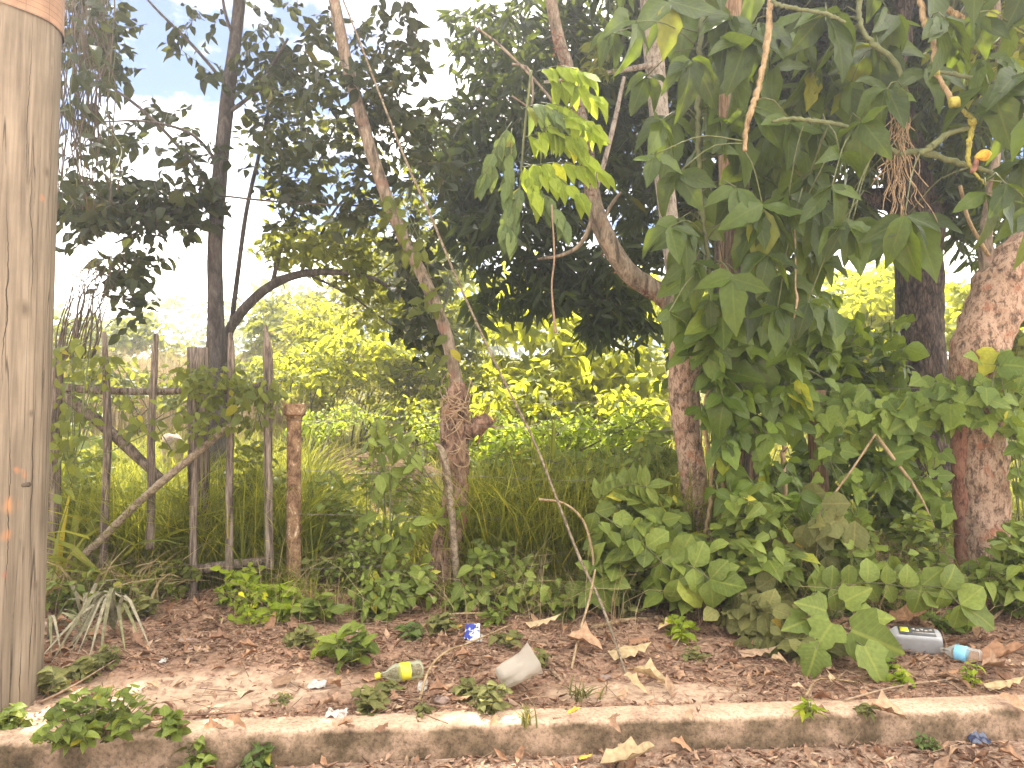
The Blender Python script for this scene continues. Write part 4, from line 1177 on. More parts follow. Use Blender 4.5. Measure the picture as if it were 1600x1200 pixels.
C = clusters([(1120, -200, 480, 190, 8.4, 2.0, 1300), (1500, -160, 300, 180, 8.8, 1.8, 600), (1300, 60, 400, 160, 10.4, .9, 800), (900, 120, 180, 200, 10.2, .7, 240)])
C = C[C[:, 2] < 8.9]
pos, ld, nr, sz, A, B = sprays(C, 12, .42, .27, .5, .9, .7, .8)
leaves_mb(mb, 'lance', 1, pos, ld, nr, sz, wid=1.25)
mb.obj('upper_foliage', MAT['mango'], t_m)['kind'] = 'stuff'

# ------------------------------------------------------------------ hanging big-leaved vines
def palm_vine(name, label, stems, atts, Yr, leafmat, group, k_leaf=(3, 5), cap=300, stem_mat='tan_stem', kind='ovate', wid=.82, base=None, droop=1.0):
    s0 = stems[0][0][0]
    base = base or tuple(W(s0[0], s0[1], stems[0][1]))
    t = thing(name, label, 'vine', base, group)
    SP = []
    for pts, y_, r_, mt in stems:
        fine = spline(np.concatenate([np.array(pts, float), np.asarray(r_, float)[:, None]], 1), 60)
        ph = np.arange(60) * .9 + rng.uniform(0, 6); fine[:, 2] *= 1 + .42 * np.clip(np.cos(ph), .55, 1) - .23; fine[:, :2] += rng.normal(0, .9, (60, 2))
        m = MB(); c_, _ = limb(m, [tuple(q) for q in fine[:, :2]], y_, fine[:, 2], sides=9, step=.012, lump=.25, seed=int(rng.integers(1, 900)), lscale=9)
        m.obj('stem', MAT[mt], t); SP.append(c_)
    SP = np.concatenate(SP)
    pos, d, nr, sz = [], [], [], []
    pet = MB()
    for (px, py, L) in atts:
        y = rng.uniform(*Yr); a = W(px, py, y)
        near = SP[np.argsort(np.linalg.norm(SP - a, axis=1) + rng.random(len(SP)) * .3)[0]]
        v = near - a
        if np.linalg.norm(v) > .75:
            near = a + v / np.linalg.norm(v) * .75
        tube(pet, [near, (near + a) / 2 + np.array([0, 0, .07]), a], [.005, .004, .004], sides=5, step=.08)
        n = int(rng.integers(k_leaf[0], k_leaf[1] + 1)); az = rng.normal(0, .55)
        lat = np.array([math.cos(az), math.sin(az), 0]); fro = np.array([math.sin(az), -math.cos(az), 0])
        for i in range(n):
            th = (i / (n - 1) - .5) * 2.3 + rng.normal(0, .16) if n > 1 else 0
            dd = np.array([0, 0, -1.0]) * math.cos(th) * droop + lat * math.sin(th) + fro * rng.uniform(-.05, .45)
            d.append(dd); pos.append(a + rng.normal(0, .008, 3)); nr.append(fro * .85 + np.array([0, 0, .5]) + rng.normal(0, .28, 3) + lat * math.sin(th) * .35)
            sz.append(px_m(L, y) * rng.uniform(.82, 1.18) * (1 - .26 * abs(th)))
    pet.obj('leaf_stalks', MAT['stem'], t)['kind'] = 'stuff'
    put_leaves(t, kind, leafmat, pos, d, nr, np.array(sz), cap=cap, rows=6, rest_rows=3, wid=wid)
    return t


gv = 'large-leaved vines hanging from the canopy'
va = [(1075, 8, 140), (1045, 2, 125), (985, 33, 100), (955, 52, 70), (1125, 70, 120), (1142, 25, 125), (1050, 180, 120), (1032, 188, 85), (1080, 95, 105), (1026, 240, 65), (1090, 150, 85), (1142, 118, 100), (1172, 58, 105), (1205, 108, 88), (1190, 36, 95), (1100, 228, 95), (1062, 268, 100), (1150, 208, 100), (1180, 165, 95), (1122, 300, 95), (1060, 345, 88), (1045, 355, 80), (1080, 350, 105), (1192, 322, 110), (1178, 332, 92), (1150, 292, 85), (1215, 252, 100), (1235, 188, 85), (1145, 432, 105), (1163, 440, 95), (1045, 488, 62), (1108, 470, 52), (1110, -60, 120), (1180, -50, 120), (1000, -60, 100), (1010, 120, 70), (1205, 210, 90), (1120, 180, 95), (1165, 260, 100), (1225, 350, 85), (1085, 410, 80), (1200, 400, 90)]
palm_vine('climbing_vine', 'large-leaved vine hanging in front of the vine-roped trunk with a knobbly tan stem', [([(1206, -60), (1202, 20), (1200, 60), (1187, 130), (1175, 170), (1166, 200), (1164, 236)], 4.45, [4.8, 4.6, 5.2, 4.2, 4.6, 4.2, 3.6], 'tan_stem'), ([(1100, -80), (1095, 60), (1090, 200), (1098, 330), (1110, 440)], 4.8, [4, 4, 4, 3.5, 3], 'stem')], va, (4.3, 5.1), MAT['vine'], gv)
vb = [(1290, 22, 118), (1303, 32, 105), (1265, 108, 98), (1258, 132, 85), (1330, 128, 95), (1366, 68, 130), (1345, 188, 92), (1282, 198, 95), (1312, 238, 88), (1270, 268, 80), (1232, 308, 92), (1242, 368, 85), (1283, 328, 85), (1332, 345, 90), (1322, 352, 75), (1222, 430, 85), (1272, 400, 85), (1250, 62, 90), (1392, 26, 95), (1384, 142, 85), (1320, -60, 110), (1380, -60, 110), (1300, 290, 85), (1255, 210, 90), (1215, 480, 75), (1262, 470, 70), (1240, 160, 90), (1300, 100, 90), (1250, 20, 100)]
t_vb = palm_vine('climbing_vine', 'middle large-leaved vine with a beard of tan aerial roots', [([(1350, -80), (1345, 40), (1400, 100), (1415, 160), (1408, 200), (1402, 240)], 4.5, [4, 4, 4, 5, 5.5, 5], 'stem'), ([(1402, 240), (1370, 220), (1310, 195), (1240, 186), (1205, 190)], 4.45, [4.5, 4, 3.5, 3, 2.5], 'stem'), ([(1406, 240), (1440, 238), (1490, 252), (1550, 270)], 4.45, [4.5, 5, 4, 3.5], 'stem'), ([(1205, 0), (1225, 10), (1290, 22), (1320, 35)], 4.4, [3, 3, 3, 2.5], 'stem')], vb, (4.2, 5.0), MAT['vine'], gv)
mb = MB()
for k in range(46):
    x0, y0 = (1405, 160) if k < 22 else (1400, 238)
    x0 += rng.normal(0, 6); y0 += rng.normal(0, 5)
    L = rng.uniform(50, 125); pts = [W(x0, y0, 4.47)]
    x1 = rng.normal(0, 22)
    for q in range(1, 7):
        pts.append(W(x0 + x1 * q / 6 + rng.normal(0, 4), y0 + L * q / 6, 4.45 + rng.normal(0, .012)))
    tube(mb, pts, rng.uniform(.0018, .0034), sides=5, step=.03)
mb.obj('aerial_roots', MAT['root'], t_vb)['kind'] = 'stuff'
vc = [(1465, 42, 100), (1476, 28, 95), (1500, 78, 88), (1540, 92, 66), (1545, 132, 138), (1570, 148, 125), (1592, 118, 115), (1420, 334, 120), (1413, 340, 95), (1540, 298, 90), (1572, 288, 85), (1522, 28, 85), (1582, 38, 85), (1600, 248, 95), (1442, 108, 95), (1520, -60, 110), (1610, -30, 110), (1455, -40, 110), (1640, 180, 110), (1570, 90, 80), (1620, 330, 90)]
t_vc = palm_vine('climbing_vine', 'right-hand large-leaved vine with yellow swollen joints on a bent tan stem', [([(1430, -60), (1437, 0), (1447, 38), (1457, 60), (1462, 110), (1472, 130), (1484, 152)], 4.35, [4.2, 4.2, 5, 4, 3.4, 4, 4], 'tan_stem'), ([(1493, 162), (1508, 176), (1520, 190), (1516, 215), (1512, 245), (1522, 268), (1540, 288)], 4.35, [3.4, 3.4, 4.5, 4, 3.2, 2, 1.6], 'yellow_stem'), ([(1512, 200), (1480, 210), (1450, 232), (1436, 240)], 4.35, [4, 4.5, 5, 4], 'stem'), ([(1465, 112), (1500, 118), (1550, 128), (1600, 150)], 4.35, [3, 3, 3, 3], 'stem'), ([(1470, 8), (1490, 20), (1504, 28)], 4.4, [5, 4.5, 4], 'tan_stem')], vc, (4.1, 4.8), MAT['vine'], gv)
mb = MB()
for (x0, y0, r_, L) in ((1491, 160, 10, 14), (1452, 36, 7, 8), (1463, 113, 6, 7), (1519, 190, 7, 9)):
    p = W(x0, y0, 4.33); tube(mb, [p + [-px_m(L, 4.3) * .7, 0, px_m(L, 4.3) * .5], p, p + [px_m(L, 4.3) * .7, 0, -px_m(L, 4.3) * .5]], [.006, px_m(r_, 4.3), .006], sides=12, step=.01)
mb.obj('stem_joints', MAT['yellow_stem'], t_vc)
mb = MB(); p = W(1537, 243, 4.3); tube(mb, [p + [-.05, 0, -.012], p + [-.02, 0, 0], p + [.012, 0, .008], p + [.045, 0, .012]], [.010, .026, .032, .009], sides=16, step=.006, lump=.35, lscale=14); mb.obj('fruit', MAT['orange'], t_vc)
mb = MB(); p = W(1523, 262, 4.31); tube(mb, [p + [.012, 0, .05], p, p + [-.02, 0, -.03]], [.014, .018, .010], sides=10, step=.01); mb.obj('fruit_stalk', MAT['red_bark'], t_vc)

# brown hanging vine cord on the far right trunk
mb = MB(); limb(mb, [(1500, 290), (1512, 340), (1530, 375), (1545, 400)], 5.0, [3, 3, 3, 3], sides=7, step=.04)
tag(mb.obj('hanging_liana', MAT['tan_stem']), 'thin tan vine cord against the leaning pink trunk fork', 'vine')
# hanging dead bird-nest fibre strand
for (pts, lab) in (([(1240, 330), (1243, 400), (1243, 450), (1246, 465), (1241, 497)], 'single dangling pale tendril in front of the big vine leaves'), ([(862, 320), (866, 400), (862, 450), (868, 520)], 'grey straggly dead strand hanging under the compound sprig')):
    mb = MB(); limb(mb, pts, 4.6, [1.6, 1.6, 1.5, 2.2, 1][:len(pts)], sides=5, step=.03, lump=.3)
    tag(mb.obj('hanging_tendril', MAT['dry_twig']), lab, 'vine')

# lower climbers with heart leaves, on the trunks
def climb_atts(regs):
    out = []
    for (cx, cy_, rx, ry, n, L) in regs:
        for k in range(n):
            a_ = rng.uniform(0, 6.28); q = math.sqrt(rng.random())
            out.append((cx + rx * q * math.cos(a_), cy_ + ry * q * math.sin(a_), L * rng.uniform(.75, 1.2)))
    return out


palm_vine('leafy_climber', 'heart-leaved climber wrapped round the middle of the peeling tree', [([(1150, 900), (1130, 780), (1150, 650), (1120, 540), (1160, 440)], 5.25, [4, 4, 3.5, 3, 2.5], 'tan_stem'), ([(1090, 900), (1112, 760), (1100, 640), (1140, 560)], 5.2, [3, 3, 3, 2], 'tan_stem')],
          climb_atts([(1130, 460, 70, 50, 10, 85), (1140, 540, 70, 45, 14, 78), (1130, 620, 55, 40, 10, 60), (1175, 690, 55, 50, 14, 52), (1165, 630, 50, 40, 10, 58), (1160, 770, 50, 50, 10, 46)]), (4.95, 5.3), MAT['climb'], 'leafy climbers on the fence', (2, 4), kind='broad', wid=.8)
palm_vine('leafy_climber', 'dense leafy climber hanging right of the vine-roped trunk', [([(1230, 850), (1225, 700), (1240, 560), (1220, 440)], 5.3, [4, 3.5, 3, 2.5], 'tan_stem')],
          climb_atts([(1215, 470, 55, 50, 12, 75), (1225, 550, 55, 60, 15, 66), (1230, 640, 50, 60, 15, 55), (1215, 740, 50, 50, 12, 48), (1265, 570, 40, 60, 10, 50), (1270, 480, 40, 50, 8, 60)]), (5.0, 5.5), MAT['climb'], 'leafy climbers on the fence', (2, 4), kind='broad', wid=.78)
# ------------------------------------------------------------------ stick gate
yg = FY(250) - .02
t_gate = thing('stick_gate', 'rough gate of upright sticks with crossed diagonal poles', 'gate', foot(250, 915))
zg = [0]


def stick_part(name, pts, r_px, mat='gate_wood', dy=0.0, tip=False, label=None, parent=None, seed=0, sides=12, lump=.14):
    m = MB()
    rr = list(np.broadcast_to(np.asarray(r_px, float), (len(pts),)))
    limb(m, pts, yg + dy, rr, sides=sides, step=.03, lump=lump, seed=seed, lscale=8)
    o = m.obj(name, MAT[mat], parent or t_gate)
    if label: o['label'] = label
    return o


stick_part('post', [(80, 975), (82, 900), (84, 760), (86, 640), (92, 545)], [11, 11, 10, 10, 8], dy=.05, seed=1)
stick_part('post', [(66, 975), (68, 800), (72, 650), (70, 560)], [9, 9, 8, 7], dy=.12, seed=2)
stick_part('picket', [(160, 905), (164, 800), (168, 680), (166, 600), (163, 518)], [6, 6, 6, 5.5, 3], seed=3)
stick_part('picket', [(234, 858), (237, 760), (236, 680), (240, 600), (244, 522)], [6, 6, 5.5, 5.5, 4], seed=4)
stick_part('picket', [(301, 940), (302, 820), (305, 700), (303, 620)], [6.5, 6, 5.5, 5], seed=5)
stick_part('picket', [(359, 925), (358, 800), (360, 690), (361, 560), (360, 520)], [6, 6, 5.5, 5.5, 3], seed=6)
stick_part('picket', [(421, 890), (420, 800), (419, 700), (420, 610), (418, 548), (415, 508)], [7, 6.5, 6.5, 7.5, 7, 2], seed=7)
stick_part('rail', [(88, 604), (160, 610), (240, 612), (330, 610), (415, 616)], [7, 6, 5.5, 6, 5.5], dy=.06, seed=8)
stick_part('brace', [(102, 618), (150, 655), (200, 700), (255, 752)], [9, 9, 8, 7], dy=.07, seed=9)
stick_part('brace', [(96, 898), (150, 850), (220, 782), (290, 722), (372, 655)], [6, 6, 6, 6, 5], mat='rod_wood', dy=-.06, seed=10, label='pale peeled diagonal pole')
stick_part('bottom_rail', [(300, 892), (350, 884), (425, 876)], [8, 8, 7], dy=.08, seed=11)
stick_part('picket', [(378, 610), (425, 595)], [5, 4], dy=.03, seed=12)

gp = thing('gate_post', 'flat-topped dark plank post where the stick gate closes', 'post', tuple(np.append(W(310, 920, yg + .35)[:2], float(gz(W(310, 920, yg + .35)[0], yg + .35)))))
mb = MB()
pb, pt = W(312, 940, yg + .35), W(310, 543, yg + .35)
V = []
for k, u in enumerate(np.linspace(0, 1, 14)):
    c = pb + (pt - pb) * u; w = px_m(16, yg) * (1 + .03 * math.sin(k * 2.1)); d = .03
    V += [c + [-w, -d, 0], c + [w, -d, 0], c + [w * .97, d, 0], c + [-w * .97, d, 0]]
Q = [(4 * k + j, 4 * k + (j + 1) % 4, 4 * k + 4 + (j + 1) % 4, 4 * k + 4 + j) for k in range(13) for j in range(4)] + [(52, 53, 54, 55)]
mb.add(V, Q); mb.obj('plank', MAT['gate_wood'], gp, smooth=False)

# rusty pipe post with its collar
yp = FY(460)
pf = foot(460, 922)
t_pipe = thing('iron_pipe_post', 'rusty flaking iron pipe post with a collared top', 'post', pf)
mb = MB()
limb(mb, [(459, 975), (459, 900), (459, 780), (460, 655)], yp, 11, sides=24, step=.03, lump=.03, seed=14, lscale=9)
mb.obj('pipe', MAT['rust'], t_pipe)
mb = MB()
tp = W(460, 655, yp); u = px_m(1, yp)
tube(mb, [tp + [0, 0, -.01], tp + [0, 0, .018], tp + [0, 0, .03], tp + [0, 0, .034], tp + [0, 0, u * 22], tp + [0, 0, u * 24]], [u * 11.6, u * 12.5, u * 16, u * 17, u * 17, u * 15.5], sides=28, step=.006)
mb.obj('collar', MAT['rust'], t_pipe)

# brown post half buried in creeper
ypost = FY(1280) + .1
t_post = thing('fence_post', 'square brown wooden fence post half hidden in creeper', 'post', tuple(np.append(W(1280, 880, ypost)[:2], float(gz(W(1280, 880, ypost)[0], ypost)))))
mb = MB()
a_, b_ = W(1284, 900, ypost), W(1276, 610, ypost)
V = []
for k, q in enumerate(np.linspace(0, 1, 12)):
    c = a_ + (b_ - a_) * q; w = px_m(11, ypost) * (1 + .04 * math.sin(k * 1.7)); V += [c + [-w, -w, 0], c + [w, -w * .9, 0], c + [w, w, 0], c + [-w, w, 0]]
mb.add(V, [(4 * k + j, 4 * k + (j + 1) % 4, 4 * k + 4 + (j + 1) % 4, 4 * k + 4 + j) for k in range(11) for j in range(4)] + [(44, 45, 46, 47)])
mb.obj('shaft', MAT['post_wood'], t_post, smooth=False)

# barbed wire strands
wires = [('topmost barbed wire strand, starting at the gnarled stump', [(715, 640), (780, 627), (900, 629), (1066, 622), (1280, 612), (1535, 603), (1720, 596)]),
         ('second barbed wire strand from the top, crossing the grassy field view', [(460, 656), (600, 659), (712, 664), (860, 668), (1075, 673), (1280, 673), (1535, 668), (1720, 664)]),
         ('middle barbed wire strand, passing below the torn stub', [(460, 734), (712, 743), (900, 751), (1080, 752), (1280, 755), (1540, 747), (1720, 742)]),
         ('fourth barbed wire strand, through the thicket leaves', [(460, 803), (700, 808), (900, 812), (1085, 811), (1280, 809), (1540, 806), (1720, 804)]),
         ('lowest barbed wire strand, near the pipe post foot', [(460, 890), (692, 880), (800, 876), (1090, 876), (1280, 876), (1540, 872), (1720, 870)])]
for lab, pts in wires:
    t = thing('barbed_wire', lab, 'barbed wire', tuple(W(*pts[0], FY(pts[0][0]) - .12)), 'barbed wire strands along the fence')
    m = MB()
    P = [W(p[0], p[1], FY(p[0]) - .125) for p in pts]
    c_, _ = tube(m, P, .0013, sides=5, step=.05)
    P2 = c_ + np.stack([np.sin(np.arange(len(c_)) * 1.6), np.cos(np.arange(len(c_)) * 1.6), np.sin(np.arange(len(c_)) * 1.6)], -1) * .0017
    tube(m, P2, .0010, sides=4, step=.05)
    m.obj('strand', MAT['wire'], t)
    m = MB()
    for k in range(2, len(c_) - 1, 3):
        for q in range(2):
            e = unit(rng.normal(size=3)) * .018; tube(m, [c_[k] - e, c_[k] + e], .0011, sides=4, step=.05, nmin=2)
    m.obj('barbs', MAT['wire'], t)['kind'] = 'stuff'

# overhead lines in the left trees
for lab, pts, y_, r_ in (('dark taut wire between the slim tree and the leaning shoot', [(348, 306), (420, 314), (500, 319), (608, 323)], 6.2, 1.6),):
    mb = MB(); limb(mb, pts, y_, r_, sides=6, step=.1); tag(mb.obj('overhead_wire', MAT['twig']), lab, 'wire')

# long pale liana slung diagonally across the view
mb = MB()
limb(mb, [(532, -10), (560, 60), (600, 165), (640, 265), (672, 335), (705, 415), (745, 505), (790, 600), (835, 690), (870, 780), (905, 870), (940, 945), (978, 1052)], [5.2, 5.1, 5.1, 5.0, 5.0, 5.0, 4.95, 4.9, 4.85, 4.8, 4.75, 4.6, 4.02], [1.5, 1.5, 1.7, 1.9, 2.0, 1.9, 1.8, 1.9, 2.0, 2.1, 2.2, 2.5, 1.8], sides=7, step=.04, lump=.18, seed=151, lscale=10)
t_li = tag(mb.obj('liana', MAT['rod_wood']), 'long pale liana slung diagonally from the treetops to the verge', 'vine')
for lab, pts, y_, r_ in (('dry cane looping over beside the foot of the long liana', [(842, 780), (880, 786), (910, 812), (925, 860), (928, 905)], 4.9, [2, 2, 2.2, 2.3, 2.3]), ('thin straight dry cane crossing the foot of the long liana', [(930, 890), (920, 940), (905, 990), (893, 1045)], [4.75, 4.6, 4.4, 4.02], 1.8), ('reddish dead stick hooked on the wire by the square post', [(1363, 672), (1395, 715), (1425, 755), (1445, 790), (1462, 830)], 5.35, [2.8, 2.8, 2.5, 2.2, 1.5]), ('pale bent cane leaning across the square post', [(1368, 678), (1330, 735), (1290, 790), (1258, 840)], 5.3, 1.8)):
    mb = MB(); limb(mb, pts, y_, r_, sides=6, step=.04, lump=.15, seed=3); tag(mb.obj('dry_cane', MAT['root']), lab, 'stick', 'dry canes in the fence')
# broken stick propped against the stump
mb = MB()
limb(mb, [(718, 955), (712, 880), (706, 800), (700, 745), (692, 705), (678, 692)], 5.12, [6, 5.5, 5, 5, 4.5, 2], sides=12, step=.03, lump=.1, seed=161)
limb(mb, [(702, 742), (692, 715), (684, 698)], 5.1, [3.5, 3, 1], sides=8, step=.03, lump=.1)
tag(mb.obj('broken_stick', MAT['rod_wood']), 'pale split stick propped against the gnarled stump', 'stick')

# ------------------------------------------------------------------ creepers over the right of the fence
def creeper(label, regs, kind, mat, leaf_px, Y, n_stems=3, name='creeper', cap=200, group='creepers draped over the fence', dY=.18, up=.35, rows=4, wid=1.0):
    pos, d, nr, sz = [], [], [], []
    for (cx, cy_, rx, ry, n) in regs:
        u_ = rng.normal(size=(n, 2)); u_ /= np.linalg.norm(u_, axis=1, keepdims=True); u_ *= np.sqrt(rng.random((n, 1)))
        for i in range(n):
            y = Y + rng.uniform(-dY, dY)
            pos.append(W(cx + rx * u_[i, 0], cy_ + ry * u_[i, 1], y)); a_ = rng.normal(0, .9)
            d.append(np.array([math.sin(a_), -.25 + rng.normal(0, .3), -math.cos(a_) * .8]))
            nr.append(np.array([rng.normal(0, .45), -.75, up]) + rng.normal(0, .3, 3)); sz.append(px_m(leaf_px, Y) * np.exp(rng.normal(0, .25)))
    pos = np.array(pos)
    ok = pos[:, 2] > gz(pos[:, 0], pos[:, 1]) + .02
    c0 = pos[ok].mean(0)
    t = thing(name, label, 'creeper', (c0[0], c0[1], float(gz(c0[0], c0[1]))), group)
    put_leaves(t, kind, mat, pos[ok], np.array(d)[ok], np.array(nr)[ok], np.array(sz)[ok], cap=cap, rows=rows, rest_rows=3, wid=wid)
    m = MB()
    srt = pos[ok][np.argsort(pos[ok][:, 0])]
    for k in range(n_stems):
        idx = np.sort(rng.choice(len(srt), min(7, len(srt)), replace=False))
        tube(m, srt[idx] + [0, .02, 0], .004, sides=5, step=.06)
    A = pos[ok] + rng.normal(0, .03, pos[ok].shape) + [0, .05, .03]
    sticks(m, A, pos[ok], .0018)
    m.obj('stems', MAT['stem'], t)['kind'] = 'stuff'
    return t


creeper('pale star-lobed creeper matted over the top wire left of the leaning pink tree', [(1420, 645, 70, 38, 60), (1340, 640, 60, 40, 45), (1460, 618, 45, 30, 34), (1400, 690, 60, 25, 22)], 'lobed', MAT['ivy'], 27, FY(1400) - .15, cap=160)
creeper('lobed creeper climbing across the leaning pink trunk', [(1530, 625, 55, 30, 34), (1590, 650, 30, 60, 28), (1560, 580, 45, 30, 16), (1490, 630, 24, 24, 16), (1600, 730, 20, 40, 12)], 'lobed', MAT['ivy'], 27, FY(1540) - .42, cap=110, dY=.10)
creeper('small lobed creeper strung along the middle wire by the square post', [(1340, 748, 70, 14, 18), (1400, 745, 50, 12, 8), (1290, 690, 35, 50, 18), (1320, 790, 50, 30, 14), (1460, 760, 30, 60, 14)], 'lobed', MAT['ivy'], 24, FY(1330) - .2, cap=80, dY=.1)
creeper('mottled round-leaved creeper drooping in front of the square post', [(1310, 790, 30, 50, 9), (1265, 870, 40, 60, 16), (1250, 920, 50, 40, 14), (1290, 840, 30, 40, 8)], 'round', MAT['dusty'], 42, 4.95, cap=60, dY=.12)
creeper('olive creeper draped on the gate rail and pickets', [(340, 600, 55, 30, 150), (395, 640, 30, 40, 70), (300, 590, 30, 25, 44), (420, 620, 20, 30, 30), (330, 660, 40, 30, 40)], 'ovate', MAT['olive'], 14, yg - .08, cap=150, dY=.14)
creeper('straggly creeper on the stick gate beside the utility pole', [(130, 570, 55, 40, 50), (110, 650, 40, 40, 30), (100, 720, 30, 60, 20), (215, 650, 35, 35, 20), (280, 680, 30, 40, 20)], 'ovate', MAT['olive'], 19, yg - .1, cap=80, dY=.15)
creeper('thin twiggy creeper on the wires between the pipe post and the stump', [(600, 700, 30, 50, 22), (640, 690, 30, 40, 14), (610, 800, 35, 60, 22), (640, 840, 40, 40, 22), (600, 880, 30, 40, 14), (690, 800, 30, 20, 9)], 'ovate', MAT['weed'], 26, FY(610) - .1, cap=110, dY=.12)
creeper('leafy runner on the upper part of the leaning shoot', [(640, 390, 24, 50, 20), (610, 330, 24, 30, 14), (670, 470, 24, 40, 14), (690, 540, 20, 30, 8)], 'ovate', MAT['olive'], 24, FY(640) + .05, cap=60, dY=.15)
creeper('curtain of small-leaved vines hanging beside the top of the utility pole', [(140, 60, 40, 80, 60), (120, 180, 30, 90, 46), (160, 230, 26, 70, 30), (110, 290, 25, 50, 22)], 'ovate', MAT['slim'], 22, 5.2, n_stems=3, cap=150, dY=.35, name='hanging_vine', group='hanging vines')
mb = MB()
for k in range(46):
    x0 = rng.uniform(92, 178); y1 = rng.uniform(150, 330); pts = []
    for q in range(7):
        pts.append(W(x0 + rng.normal(0, 5) + q * rng.normal(0, 1.5), -60 + (y1 + 60) * q / 6, 5.2 + rng.normal(0, .05)))
    tube(mb, pts, rng.uniform(.002, .0055), sides=5, step=.08)
tag(mb.obj('hanging_vine_stems', MAT['twig']), 'tangle of dark bare vine strings hanging beside the utility pole top', 'vine', kind='stuff')
mb = MB()
for k in range(26):
    x0 = rng.uniform(84, 150); pts = [W(x0, 560, 5.9)]
    for q in range(1, 5):
        pts.append(W(x0 + q * rng.uniform(2, 16), 560 - q * rng.uniform(30, 55), 5.9 + rng.normal(0, .05)))
    tube(mb, pts, [.008, .006, .005, .003, .002], sides=5, step=.08)
tag(mb.obj('bare_sapling', MAT['twig']), 'bare twiggy sapling behind the gate post by the utility pole', 'sapling')

# thickets along the foot of the fence
def thicket(label, blobs, kind, mat, leaf, cap=110, group='weed thickets along the fence foot', per=7, twig=.22, up=.8, rand=.55, droop=.2, stems=6, name='weed_thicket', cat='shrub', **kw):
    return bush(name, label, cat, None, blobs, kind, MAT[mat], leaf, group=group, cap=cap, per=per, twig=twig, up=up, rand=rand, droop=droop, stems=stems, stem_r=.006, stem_mat=MAT['stem'], face=.75, **kw)


thicket('round-leaved thicket spilling forward left of the peeling tree', [(1000, 850, 70, 45, 5.0, .2, 34), (950, 900, 50, 40, 4.95, .15, 18), (1060, 890, 50, 50, 4.9, .15, 20), (1010, 790, 60, 30, 5.2, .15, 14)], 'heart', 'weed', .17, wid=.8) if False else thicket('round-leaved thicket spilling forward left of the peeling tree', [(1000, 850, 70, 45, 5.0, .2, 34), (950, 900, 50, 40, 4.95, .15, 18), (1060, 890, 50, 50, 4.9, .15, 20), (1010, 790, 60, 30, 5.2, .15, 14)], 'broad', 'weed', .13)
thicket('bright pointed-leaved thicket right of the peeling tree', [(1180, 800, 60, 50, 4.95, .2, 26), (1150, 880, 60, 50, 4.85, .2, 28), (1210, 880, 40, 40, 4.85, .15, 16)], 'ovate', 'weed', .13)
thicket('dull green thicket below the square post', [(1330, 860, 60, 50, 5.1, .2, 30), (1380, 910, 60, 40, 4.95, .2, 26), (1300, 920, 50, 30, 4.9, .15, 26)], 'broad', 'weed', .085)
thicket('shaded thicket at the foot of the thin reddish stem', [(1440, 850, 40, 50, 5.3, .2, 34), (1470, 910, 60, 26, 5.1, .2, 34)], 'ovate', 'weed', .08)
thicket('broad glossy thicket in front of the leaning pink tree foot', [(1590, 850, 34, 40, 4.95, .2, 24), (1590, 900, 40, 40, 4.9, .2, 24), (1545, 905, 40, 26, 4.95, .15, 20)], 'ovate', 'weed', .11)
thicket('low thicket between the split stick and the liana foot', [(780, 890, 60, 40, 5.1, .2, 34), (830, 930, 50, 25, 4.9, .15, 24), (750, 930, 40, 20, 4.9, .12, 14)], 'ovate', 'weed', .085)
thicket('low creeping thicket at the foot of the gnarled stump', [(630, 910, 36, 26, 5.0, .12, 22), (590, 930, 40, 18, 4.9, .12, 18)], 'ovate', 'weed', .09)
thicket('bright small-leaved thicket at the foot of the gate', [(390, 930, 35, 25, 4.9, .15, 30), (400, 965, 40, 18, 4.75, .12, 26), (370, 900, 20, 15, 5.0, .1, 10)], 'ovate', 'sprig', .055, per=9)
thicket('low dusty weeds trailing in front of the thickets at centre right', [(1180, 950, 50, 30, 4.6, .15, 16), (1230, 985, 50, 25, 4.4, .12, 14), (1260, 1010, 30, 15, 4.25, .1, 8)], 'round', 'dusty', .10)
thicket('shaded undergrowth right behind the wires beside the square post', [(1330, 720, 110, 70, 6.4, .5, 110), (1430, 790, 70, 50, 6.2, .4, 50), (1220, 760, 60, 60, 6.3, .4, 40)], 'ovate', 'climb', .13, cap=90, group='undergrowth behind the wires')
thicket('shaded undergrowth behind the wires left of the peeling tree', [(930, 735, 110, 36, 7.0, .5, 70), (880, 790, 100, 50, 6.3, .5, 80), (1010, 725, 60, 45, 6.6, .5, 40), (780, 770, 50, 50, 6.4, .4, 36)], 'ovate', 'weed', .12, cap=110, group='undergrowth behind the wires')
thicket('undergrowth at the far right behind the leaning pink tree', [(1590, 640, 50, 80, 6.6, .4, 50), (1600, 540, 40, 50, 6.8, .4, 24)], 'ovate', 'olive', .13, cap=50, group='undergrowth behind the wires')
thicket('low sunlit undergrowth behind the pipe post', [(540, 850, 70, 50, 6.2, .5, 60), (500, 780, 60, 40, 6.8, .5, 40), (640, 780, 50, 30, 6.6, .4, 26)], 'ovate', 'olive', .075, cap=90, group='undergrowth behind the wires')
thicket('low undergrowth behind the stick gate', [(200, 830, 110, 50, 6.2, .4, 60), (330, 860, 60, 40, 6.0, .3, 30), (150, 740, 60, 60, 6.4, .4, 30)], 'ovate', 'olive', .085, cap=80, group='undergrowth behind the wires')

